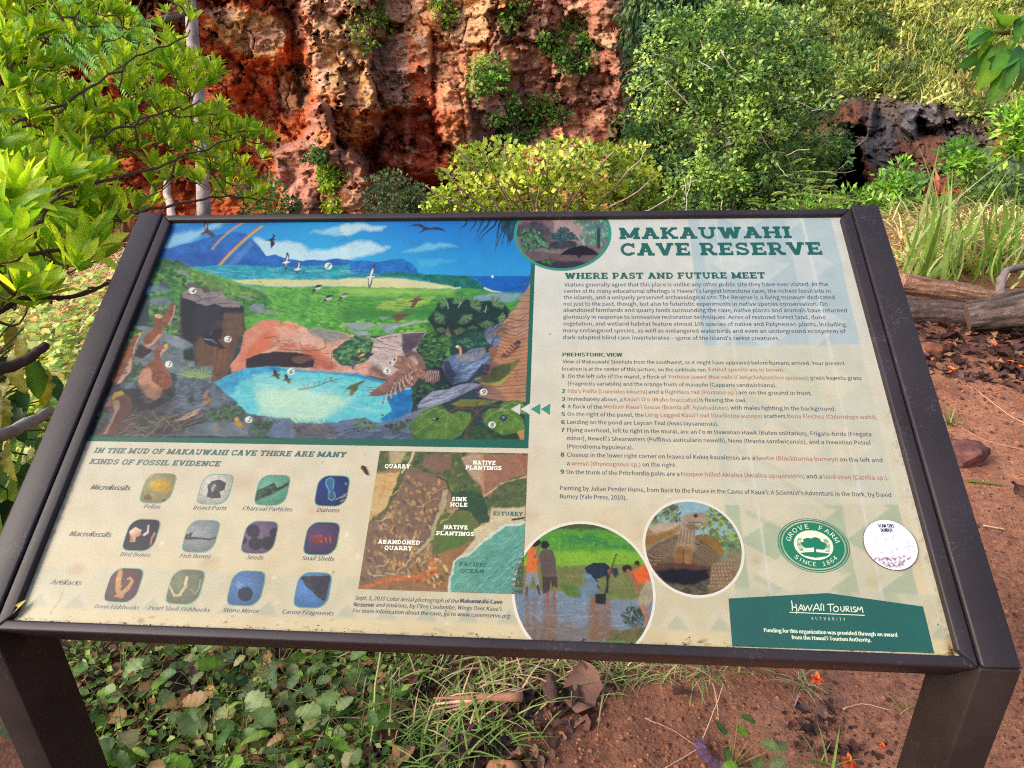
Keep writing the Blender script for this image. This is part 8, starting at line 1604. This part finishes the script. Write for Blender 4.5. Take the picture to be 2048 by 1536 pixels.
for poly, n, s0, s1 in (([(1790, 655), (1880, 640), (2090, 650), (2090, 800), (2010, 780), (1860, 745), (1800, 720)], 420, .02, .07), ([(560, 1290), (1270, 1330), (1210, 1440), (1040, 1560), (620, 1560)], 420, .012, .045), ([(110, 1290), (700, 1290), (720, 1560), (180, 1560)], 420, .015, .05), ([(1560, 1340), (1660, 1400), (1760, 1480), (1740, 1540), (1580, 1500)], 70, .008, .022)):
    q = inpoly(poly, n, rl_); P = on_ground(q[:, 0], q[:, 1]); P[:, 2] += rl_.uniform(.001, .014, n); a_ = rl_.uniform(0, 6.28, n)
    LL.add(leaf_tpl(.55, 4, .9, .5, .9, .7, .03), P, np.stack([np.cos(a_), np.sin(a_), rl_.uniform(-.3, .3, n)], 1), nrm(np.tile([0, 0, 1.0], (n, 1)) + rl_.normal(size=(n, 3)) * .4), rl_.uniform(s0, s1, n), pick([(84, 58, 52), (110, 78, 66), (62, 46, 44), (140, 104, 86), (96, 70, 72)], n, .25, rl_) / GAIN)
ob('leaf_litter', LL.mesh('leaf_litter', M_DRY), None, 'broken bits of brown leaves lying on the ground', None, None, 'stuff')
# flowers
def flower_mesh(seed, cols):
    r = np.random.default_rng(seed); L_ = Leaves(); n = 9; a_ = np.arange(n) * 6.28 / n + r.random(n) * .4
    D = np.stack([np.cos(a_), np.sin(a_), r.uniform(.0, 2.0, n)], 1); L_.add(leaf_tpl(.7, 4, 1.1, .7, 1.3, .8, .06), np.zeros((n, 3)), nrm(D), np.tile([0, 0, 1.0], (n, 1)), r.uniform(.6, 1, n), pick(cols, n, .15, r)); return L_.mesh('fallen_flower', M_DRY)
FM = [flower_mesh(k, [(190, 84, 40), (170, 60, 32), (200, 110, 56), (150, 70, 50)]) for k in range(4)]
for x, y, s_ in ((1955, 660, .03), (1893, 700, .035), (1878, 715, .025), (2020, 737, .04), (1900, 752, .05), (2040, 748, .05), (1858, 640, .03), (1862, 730, .025), (1985, 700, .03)):
    P = on_ground(x, y); P[2] += .03; place(FM[int(x) % 4], P, nrm(np.array([math.cos(x), math.sin(x), .1])), np.array([0, 0, 1.0]), s_ * .5, None, 'fallen_flower', label='small orange fallen flower in the litter below the logs', category='flower', group='orange flowers below the logs')
for lb, x, y, s_ in (('bright orange flower lying in dry stalks under the right part of the board', 1632, 1368, .035), ('orange flower at the bottom edge in front of the right post', 1695, 1534, .035), ('small faded orange petal on the soil left of the right post', 1763, 1503, .016)):
    P = on_ground(x, y); P[2] += .015; place(FM[1], P, np.array([1.0, 0, 0]), np.array([0, -.3, 1.0]), s_ * .5, None, 'fallen_flower', label=lb, category='flower')
# stones
def stone(name, lb, cat, P, size, cols, seed, sub_=3):
    import bmesh
    r = np.random.default_rng(seed); bm_ = bmesh.new(); bmesh.ops.create_icosphere(bm_, subdivisions=sub_, radius=1); V = np.array([v.co[:] for v in bm_.verts]); F_ = [[v.index for v in f.verts] for f in bm_.faces]; bm_.free()
    for k in range(9):                      # broken faces
        nn = nrm(r.normal(size=3)); d = V @ nn; h = r.uniform(.5, .8); V = V - np.maximum(d - h, 0)[:, None] * nn
    V = V * (1 + .55 * (fbm(V[:, 0] * 2.6 + seed, V[:, 1] * 2.6, 4) + fbm(V[:, 1] * 2.6 + 30, V[:, 2] * 2.6 + seed, 4) - 1))[:, None]; V = V * np.asarray(size) + (r.random((len(V), 3)) - .5) * .10 * min(size); c = lin(cols[0]) + (lin(cols[1]) - lin(cols[0])) * (fbm(V[:, 0] * 30 + seed, V[:, 2] * 30 + V[:, 1] * 20, 3))[:, None]
    return ob(name, mesh(name, V, F_, c, False, M_STONE), None, lb, cat, loc=tuple(P))
P = on_ground(1945, 935); stone('rock', 'broken dark red rock beside the right rail of the board', 'rock', P + np.array([-.03, .04, .03]), (.105, .065, .055), ((140, 92, 84), (70, 50, 46)), 4)
P = on_ground(1856, 705); stone('rock', 'crumbly orange-brown lump at the left end of the leaf litter', 'rock', P + np.array([0, 0, .01]), (.06, .045, .05), ((150, 98, 74), (96, 62, 50)), 8)
P = on_ground(1010, 1552); stone('clod', 'crumbly tan clod of earth at the bottom edge below the board', 'clod', P + np.array([0, 0, .0]), (.05, .035, .03), ((186, 136, 96), (160, 108, 76)), 9)
P = on_ground(1100, 1395); t = stone('wood_chunk', 'weathered grey-brown chunk of rotten wood among the dead leaves', 'wood', P + np.array([0, 0, .02]), (.022, .05, .016), ((110, 84, 72), (62, 46, 42)), 10)
b = MB()
for k in range(4):
    w_ = .008 + .004 * k; P0 = on_ground(868, 1440 - 8 * k) + np.array([0, 0, .012 + .006 * k]); P1 = on_ground(1045, 1398 + 5 * k) + np.array([0, 0, .03]); Q, R_ = limb([P0, (P0 + P1) / 2, P1], .002, w_ * .7, 8, .01); b.tube(Q, R_, 5, lin([(214, 176, 148), (186, 140, 112), (226, 190, 160), (170, 120, 96)][k]))
ob('split_stick', b.mesh('split_stick', M_TWIG), None, 'pale splintered stick lying on the soil below the board', 'stick')
b = MB(); Pa, Pb = on_ground(560, 1492), on_ground(800, 1486); up = np.array([0, 0, 1.0]); w_ = nrm(np.cross(Pb - Pa, up)) * .012
b.box([Pa - w_, Pb - w_, Pb + w_, Pa + w_, Pa - w_ + up * .035, Pb - w_ + up * .03, Pb + w_ + up * .03, Pa + w_ + up * .035], lin((112, 72, 52))); ob('edging_board', b.mesh('edging_board', M_BARK, False), None, 'weathered brown board edge showing between the leaves at the bottom', 'board')
# clods and crumbs of soil
r7 = np.random.default_rng(12); L_ = Leaves(); n = 9000
tet = (np.array([(-.5, -.4, 0), (.5, -.35, 0), (.4, .45, .1), (-.4, .4, 0), (0, 0, .55)]), np.array([(0, 1, 4, 4), (1, 2, 4, 4), (2, 3, 4, 4), (3, 0, 4, 4)]), np.array([.85, 1, .9, 1, 1.2]))
q = np.concatenate([inpoly([(1120, 1300), (2060, 1330), (2060, 1560), (1020, 1560)], 3600, r7), inpoly([(1860, 760), (2080, 740), (2080, 1560), (2000, 1340)], 3600, r7), inpoly([(480, 1290), (1200, 1300), (1100, 1500), (860, 1460), (560, 1340)], 1000, r7), inpoly([(1840, 640), (2080, 660), (2080, 800), (1900, 800)], 800, r7)])
P = on_ground(q[:, 0], q[:, 1]); n = len(P); s_ = np.minimum(r7.exponential(.0026, n) + .0012, .014) * np.where(q[:, 1] < 900, 1.6, 1)
a_ = r7.uniform(0, 6.28, n); D = np.stack([np.cos(a_), np.sin(a_), np.zeros(n)], 1); V, F_, S = tet; F3 = [(a, b, c) for a, b, c, d in F_]
Dx, Sx, Ux = frames(D, np.tile([0, 0, 1.0], (n, 1))); W = P[:, None] + s_[:, None, None] * (V[None, :, :1] * Dx[:, None] + V[None, :, 1:2] * Sx[:, None] + V[None, :, 2:] * Ux[:, None])
FF = (np.array(F3)[None] + (np.arange(n) * 5)[:, None, None]).reshape(-1, 3); cc = ((pick([(160, 104, 74), (128, 82, 60), (176, 118, 86), (90, 60, 50), (146, 94, 68)], n, .2, r7) / GAIN)[:, None] * S[None, :, None]).reshape(-1, 3)
ob('soil_crumbs', mesh('soil_crumbs', W.reshape(-1, 3), FF, cc, False, M_SOIL), None, 'loose crumbs of red earth scattered over the bare soil', None, None, 'stuff')
# fallen twigs and straws on the soil
def straw(lb, pts, r0, col, name='twig', lift=.006, cat='twig', group=None):
    P = [on_ground(x, y) + np.array([0, 0, lift + (dz if dz else 0)]) for x, y, dz in [(p + (0,))[:3] for p in pts]]; b = MB(); Q, R_ = limb(P, r0, r0 * .6, 9, .04); b.tube(Q, R_, 5, lin(col)); return ob(name, b.mesh(name, M_TWIG), None, lb, cat, group)
straw('long thin brown twig slanting across the soil right of the board', [(1905, 850), (1970, 885), (2100, 915)], .006, (150, 112, 92)); straw('long straw above the thin brown twig, right of the board', [(1950, 780), (2010, 830), (2090, 870)], .003, (196, 156, 126))
straw('dry blade lying right of the board below the green one', [(1965, 1054), (2010, 1062)], .004, (206, 170, 136)); straw('pale bent straw on the soil left of the right post', [(1685, 1422), (1720, 1410), (1790, 1425)], .0018, (206, 166, 140))
straw('tall pale stalk rising from the small plant under the board', [(1398, 1500), (1420, 1455, .02), (1441, 1410, .06)], .0014, (214, 182, 160)); straw('pale straw running off the bottom edge left of the small plant', [(1398, 1500), (1330, 1540)], .0014, (206, 170, 150)); straw('thin straw slanting down to the small plant', [(1290, 1440), (1350, 1465), (1398, 1500)], .0012, (190, 150, 130))
straw('long bristly green stalk rising in front of the ground cover', [(740, 1545), (762, 1440, .1), (790, 1310, .22)], .0028, (168, 170, 110), 'grass_stalk', cat='stalk')
# green blade lying on the soil
P0, P1 = on_ground(1930, 966), on_ground(2020, 976); o = place(mesh('grass_blade', *(lambda q_: (q_[0], q_[1], lin((122, 140, 60))[None] * q_[2][:, None]))(blade_tpl(5, .12, .05)), True, M_LEAF2), P0 + np.array([0, 0, .012]), nrm(P1 - P0), np.array([0, 0, 1.0]), float(np.linalg.norm(P1 - P0)), None, 'fallen_grass_leaf', label='flat green grass blade lying on the soil right of the board', category='leaf')

# ---- ground cover below the left half of the board
def gleaf(w, p, c_, curl=.3, fold=.2): V, F_, S = leaf_tpl(w, 6, p, fold, curl, .6, .012, .25); return mesh('leaf', V, F_, lin(c_)[None] * S[:, None] ** 1.6, True, M_LEAF)
def tleaf(w, c_, seed, curl=.4):         # toothed, veined leaf with a ragged outline
    r = np.random.default_rng(seed); V, F_, S = leaf_tpl(w, 10, .85, .22, curl, .62, .01, .22); V = V.copy(); S = S.copy()
    for i in range(1, 10):
        k_ = (1.08 if i % 2 else .93) * r.uniform(.88, 1.1); V[3 * i, 1] *= k_; V[3 * i + 2, 1] *= k_ * r.uniform(.85, 1.1); V[3 * i:3 * i + 3, 2] += r.normal(size=3) * .022 + (.007 if i % 2 else -.007); S[3 * i:3 * i + 3] *= (1.03 if i % 2 else .96) * r.uniform(.92, 1.06)
    if r.random() < .4: S[-8:-4] *= .75
    return mesh('leaf', V, F_, 1.25 * lin(c_)[None] * S[:, None] ** 1.6, True, M_LEAF)
GM = [tleaf(.62, (104, 128, 76), 1), tleaf(.5, (78, 106, 56), 2, .6), tleaf(.7, (124, 142, 96), 3, .2), tleaf(.42, (66, 94, 50), 4), tleaf(.55, (104, 142, 52), 5, .5), tleaf(.66, (138, 138, 96), 6, .7), gleaf(.45, 1.0, (88, 118, 62), .5), tleaf(.36, (118, 146, 66), 8, .9), tleaf(.6, (92, 112, 74), 9, -.3), tleaf(.5, (150, 120, 80), 10, .8)]
GP = [(180, 1330), (250, 1380), (330, 1340), (300, 1450), (400, 1330), (420, 1400), (480, 1360), (460, 1470), (390, 1510), (540, 1420), (560, 1350), (610, 1400), (640, 1470), (560, 1520), (250, 1510), (680, 1340), (700, 1420), (720, 1500), (500, 1545), (220, 1440), (640, 1540), (330, 1560), (740, 1380), (180, 1560), (440, 1550), (590, 1480)]
wh = ('in front of the left post', 'below the left part of the board', 'below the middle of the mural side', 'next to the long bristly stalk')
rg = np.random.default_rng(33)
for gi, (x, y) in enumerate(GP):
    base = on_ground(x, y); zone = 0 if x < 280 else 1 if x < 480 else 2 if x < 640 else 3
    pl = empty('ground_cover_plant', base, 'low plant with broad grey-green leaves ' + wh[zone], 'plant', 'ground cover ' + wh[zone]); b = MB()
    for k in range(rg.integers(15, 22)):
        a_ = rg.uniform(0, 6.28); rr_ = rg.uniform(.01, .13); hh = rg.uniform(.015, .10); T = base + np.array([math.cos(a_) * rr_, math.sin(a_) * rr_, hh]); Q, R_ = limb([base, base + (T - base) * .5 + np.array([0, 0, .01]), T], .0016, .001, 5, .05, rg); b.tube(Q - base, R_, 4, lin((104, 110, 60)))
        a2_ = a_ + rg.uniform(-.8, .8); D = nrm(np.array([math.cos(a2_), math.sin(a2_), rg.uniform(-.35, .25)])); place(GM[rg.integers(10)], T, D, nrm(np.array([rg.normal() * .4, -.2 + rg.normal() * .35, 1.0])), rg.uniform(.016, .05) if rg.random() < .74 else rg.uniform(.05, .078), pl)
    ob('stem', b.mesh('stem', M_TWIG), pl)
# tiny leaflets, grass blades and seed heads: uncountable
L_ = Leaves(); q = inpoly([(110, 1290), (900, 1300), (820, 1400), (760, 1560), (160, 1560)], 2600, rg); P = on_ground(q[:, 0], q[:, 1]) + np.array([0, 0, 1]) * rg.uniform(.0, .05, (len(q), 1)); n = len(P); a_ = rg.uniform(0, 6.28, n)
L_.add(leaf_tpl(.6, 2, .9, .2, .3), P, np.stack([np.cos(a_), np.sin(a_), rg.uniform(-.3, .5, n)], 1), np.tile([0, -.2, 1.0], (n, 1)) + rg.normal(size=(n, 3)) * .3, rg.uniform(.008, .03, n), pick([(88, 116, 52), (110, 138, 60), (70, 92, 46), (134, 150, 80), (120, 84, 60), (86, 60, 48)], n, .2, rg))
ob('clover', L_.mesh('clover', M_LEAF2), None, 'small creeping leaflets filling the gaps of the ground cover', None, None, 'stuff')
L_ = Leaves()
for poly, n, c_, s0, s1 in (([(620, 1300), (1560, 1330), (1500, 1345), (1250, 1380), (1120, 1420), (700, 1560), (640, 1400)], 700, [(122, 140, 76), (96, 122, 60), (150, 150, 96), (176, 150, 116)], .04, .16), ([(780, 1400), (1040, 1440), (1010, 1560), (700, 1560)], 220, [(110, 134, 66), (84, 110, 54)], .05, .16), ([(1000, 1310), (1480, 1330), (1440, 1370), (1060, 1350)], 260, [(150, 126, 96), (196, 164, 130), (104, 120, 66)], .03, .11)):
    q = inpoly(poly, n, rg); P = on_ground(q[:, 0], q[:, 1]); a_ = rg.uniform(0, 6.28, n); h_ = rg.uniform(.15, 1.6, n); L_.add(blade_tpl(4, .03, .8), P, np.stack([np.cos(a_), np.sin(a_), h_], 1), np.stack([-np.cos(a_), -np.sin(a_), 1 + 0 * a_], 1), rg.uniform(s0, s1, n), pick(c_, n, .2, rg))
ob('grass', L_.mesh('grass', M_STRAW), None, 'thin green and straw-coloured grass below the board', None, None, 'stuff')
# small tufts on bare soil
def tuft(lb, x, y, n, s0, s1, cols, spread=.5, w=.05, name='grass_tuft', group=None):
    base = on_ground(x, y); L_ = Leaves(); a_ = rg.uniform(0, 6.28, n); L_.add(blade_tpl(4, w, .5), base + rg.normal(size=(n, 3)) * np.array([.01, .01, 0]), np.stack([np.cos(a_) * spread, np.sin(a_) * spread, rg.uniform(.5, 1, n)], 1), np.stack([-np.cos(a_), -np.sin(a_), .5 + 0 * a_], 1), rg.uniform(s0, s1, n), pick(cols, n, .2, rg)); me = L_.mesh(name, M_STRAW, base); o = ob(name, me, None, lb, 'grass tuft', group, loc=tuple(base)); return o
tuft('small green tuft beside the right post', 1812, 1420, 9, .04, .07, [(150, 150, 84), (110, 126, 66)]); tuft('grey dry stalks around the orange flower under the board', 1600, 1370, 34, .03, .1, [(176, 150, 128), (130, 126, 92), (104, 110, 72)], 1.3, .04)
tuft('short green tuft on the soil right of the board, behind the red rock', 1900, 850, 26, .05, .12, [(110, 130, 66), (80, 104, 52), (140, 126, 90)], .7, .04); tuft('green shoots at the bottom edge left of the right post', 1640, 1530, 8, .03, .09, [(120, 140, 80)]); tuft('tall thin blade at the bottom in front of the right post', 1650, 1530, 3, .06, .12, [(104, 130, 60)])
# small lobed plant with purple leaves at the bottom
base = on_ground(1465, 1535); pl = empty('lobed_seedling', base, 'small seedling with lobed blue-green leaves and purple ones at its left', 'seedling'); b = MB()
for k, (x, y, h_, c_, s_) in enumerate(((1445, 1470, .07, 3, .035), (1460, 1440, .10, 1, .03), (1500, 1475, .07, 0, .035), (1525, 1480, .05, 2, .035), (1470, 1500, .04, 4, .035), (1520, 1510, .04, 2, .04), (1500, 1520, .03, 0, .04), (1440, 1500, .04, 1, .035), (1480, 1480, .08, 4, .03))):
    T = on_ground(x + 6, y + 55) + np.array([0, 0, h_]); Q, R_ = limb([base, (base + T) / 2, T], .002, .001, 5); b.tube(Q - base, R_, 4, lin((130, 130, 70))); a_ = rg.uniform(0, 6.28); place(GM[c_], T, nrm(np.array([math.cos(a_), math.sin(a_), .2])), np.array([0, -.3, 1.0]), s_, pl)
pm = tleaf(.6, (112, 88, 116), 31, .5)
for k in range(7): a_ = 2.2 + k * .5; T = on_ground(1412 + 5 * k, 1515 + 3 * k) + np.array([0, 0, .02]); place(pm, T, nrm(np.array([math.cos(a_), math.sin(a_), .2])), np.array([0, -.3, 1.0]), .028, pl, label='purple leaf')
ob('stem', b.mesh('stem', M_TWIG), pl)

# ---- left edge: dry stalks, creeping leaves, gnarled branches, dark leaved plant
rl = np.random.default_rng(44); L_ = Leaves(); q = inpoly([(-40, 440), (420, 430), (330, 560), (240, 620), (150, 720), (-40, 700)], 3600, rl)
P = on_ground(q[:, 0], q[:, 1]); n = len(P); a_ = rl.uniform(0, 6.28, n); s_ = rl.uniform(.12, .42, n)
L_.add(blade_tpl(4, .035, .8), P, np.stack([np.cos(a_), np.sin(a_) * .6, rl.uniform(.1, 1.6, n)], 1), np.stack([-np.cos(a_), -np.sin(a_), 1 + 0 * a_], 1), s_, pick([(206, 168, 140), (184, 140, 116), (222, 190, 158), (150, 110, 88), (160, 162, 84), (196, 176, 120)], n, .2, rl))
q = inpoly([(1770, 425), (2090, 425), (2090, 545), (1800, 550)], 1500, rl); P = on_ground(q[:, 0], q[:, 1]); n = len(P); a_ = rl.uniform(0, 6.28, n)
L_.add(blade_tpl(4, .04, .8), P, np.stack([np.cos(a_), np.sin(a_) * .6, rl.uniform(.2, 1.6, n)], 1), np.stack([-np.cos(a_), -np.sin(a_), 1 + 0 * a_], 1), rl.uniform(.15, .5, n), pick([(190, 160, 116), (160, 150, 88), (120, 134, 70), (206, 184, 140), (110, 84, 60)], n, .2, rl))
ob('dry_stalks', L_.mesh('dry_stalks', M_STRAW), None, 'tangle of pinkish dry stalks on the ground behind both ends of the board', None, None, 'stuff')
L_ = Leaves(); q = inpoly([(-40, 600), (250, 570), (200, 720), (120, 900), (60, 1060), (-40, 1200)], 3400, rl); P = on_ground(q[:, 0], q[:, 1]) + np.array([0, 0, 1]) * rl.uniform(0, .22, (len(q), 1)); n = len(P); a_ = rl.uniform(0, 6.28, n)
L_.add(leaf_tpl(.65, 3, .9, .25, .3), P, np.stack([np.cos(a_), np.sin(a_), rl.uniform(-.4, .4, n)], 1), np.tile([0, -.3, 1.0], (n, 1)) + rl.normal(size=(n, 3)) * .3, rl.uniform(.03, .07, n), pick([(150, 170, 84), (120, 148, 66), (176, 186, 116), (100, 128, 58), (190, 170, 96)], n, .2, rl))
ob('creeping_leaves', L_.mesh('creeping_leaves', M_LEAF2), None, 'mat of small pale green leaves on the ground behind the left rail', None, None, 'stuff')
dp = empty('dark_leaved_plant', dist_at(-80, 1100, 1.3), 'plant with large dark green drooping leaves at the left edge', 'plant'); b = MB(); dm_ = [tleaf(.46, c_, 60 + c_[0], .6) for c_ in ((44, 82, 34), (60, 100, 38), (36, 66, 34), (120, 120, 50))]
for k, (x, y, a_) in enumerate(((48, 655, -1.7), (84, 860, -1.4), (30, 800, -1.2), (0, 760, -1.5), (64, 770, -1.9), (100, 840, -1.3), (54, 910, -1.5), (24, 690, -1.4), (5, 1010, -1.3), (60, 700, -1.4), (78, 720, -1.2), (30, 740, -1.9), (50, 760, -1.5), (88, 800, -1.2), (20, 700, -2.0), (12, 780, -1.6), (70, 810, -1.5), (40, 850, -1.9), (96, 740, -1.0), (20, 860, -1.3), (70, 880, -1.6), (5, 920, -1.4), (45, 930, -1.2), (30, 640, -1.6), (-5, 830, -1.5), (60, 960, -1.7), (15, 980, -1.5))):
    T = dist_at(x, y, 1.35 + rl.uniform(-.12, .25)); B0 = np.array(dp.location); Q, R_ = limb([B0, (B0 + T) / 2 + np.array([0, 0, .1]), T], .003, .0015, 6, .04, rl); b.tube(Q - B0, R_, 4, lin((90, 84, 60)))
    place(dm_[k % 4 if k % 5 else 3], T, nrm(ROT @ np.array([math.cos(a_), math.sin(a_), .25 + rl.normal() * .2])), nrm(ROT @ np.array([.1, .35, 1.0]) + rl.normal(size=3) * .4), rl.uniform(.04, .068), dp)
ob('stem', b.mesh('stem', M_TWIG), dp)
def nearbranch(lb, pts, D, r0, r1, col):
    P = [dist_at(x, y, d) for (x, y), d in zip(pts, D)]; b = MB(); Q, R_ = limb(P, r0, r1, 12, .06, rl); b.tube(Q, R_, 8, lin(col), jit=.15); return ob('dead_branch', b.mesh('dead_branch', M_BARK), None, lb, 'branch', 'dead branches at the left edge')
nearbranch('dark knobbly dead branch with a broken tip, left of the board', [(-60, 745), (20, 735), (60, 715), (92, 690)], (1.1, 1.12, 1.14, 1.16), .009, .006, (74, 60, 54)); nearbranch('lichen-grey dead branch lower at the left edge', [(-60, 885), (10, 868), (60, 845), (100, 822)], (1.1, 1.14, 1.2, 1.28), .010, .007, (150, 144, 134))
nearbranch('thin dark branch arching behind the left rail', [(-40, 640), (60, 590), (150, 600), (235, 560)], (1.3, 1.4, 1.5, 1.6), .005, .003, (66, 52, 46))
tf = empty('long_leaved_grass', dist_at(-40, 1180, 1.3), 'long green grass leaves at the left edge below the dead branches', 'grass clump')
for k in range(16): place(gm[3 if k % 2 else 0], dist_at(rl.uniform(-60, 10), rl.uniform(1050, 1180), 1.35 + rl.uniform(-.1, .2)), nrm(ROT @ np.array([rl.uniform(-.6, .9), 1.0, -.1])), nrm(ROT @ np.array([.8, .1, 1.0])), rl.uniform(.18, .34), tf, 'blade')
# dried leaf and tiny crumbs on the board
u_, v_ = uv(np.array([22., 60.]), np.array([1236., 1201.])); Pa, Pb = bp(u_[0], v_[0], .004), bp(u_[1], v_[1], .006)
V, F_, S = leaf_tpl(.26, 6, .8, .9, .1, .8); place(mesh('dried_leaf', V, F_, lin((206, 190, 96))[None] * S[:, None] ** 3, True, M_DRY), Pa, nrm(Pb - Pa), BN, float(np.linalg.norm(Pb - Pa)), None, 'dried_leaf', label='narrow dried yellow leaf in the lower left corner of the panel', category='dried leaf')
b = MB(); u_, v_ = uv(np.array([724., 729, 735]), np.array([933., 941, 951])); Q = bp(u_, v_, .0016); Q2, R_ = limb(Q, .0022, .0012, 6, .0); b.tube(Q2, R_ * np.array([.5, 1.3, .8, 1.2, .9, .4]), 6, lin((92, 56, 36))); ob('husk', b.mesh('husk', M_TWIG), None, 'tiny brown insect husk left of the aerial photograph on the panel', 'husk')
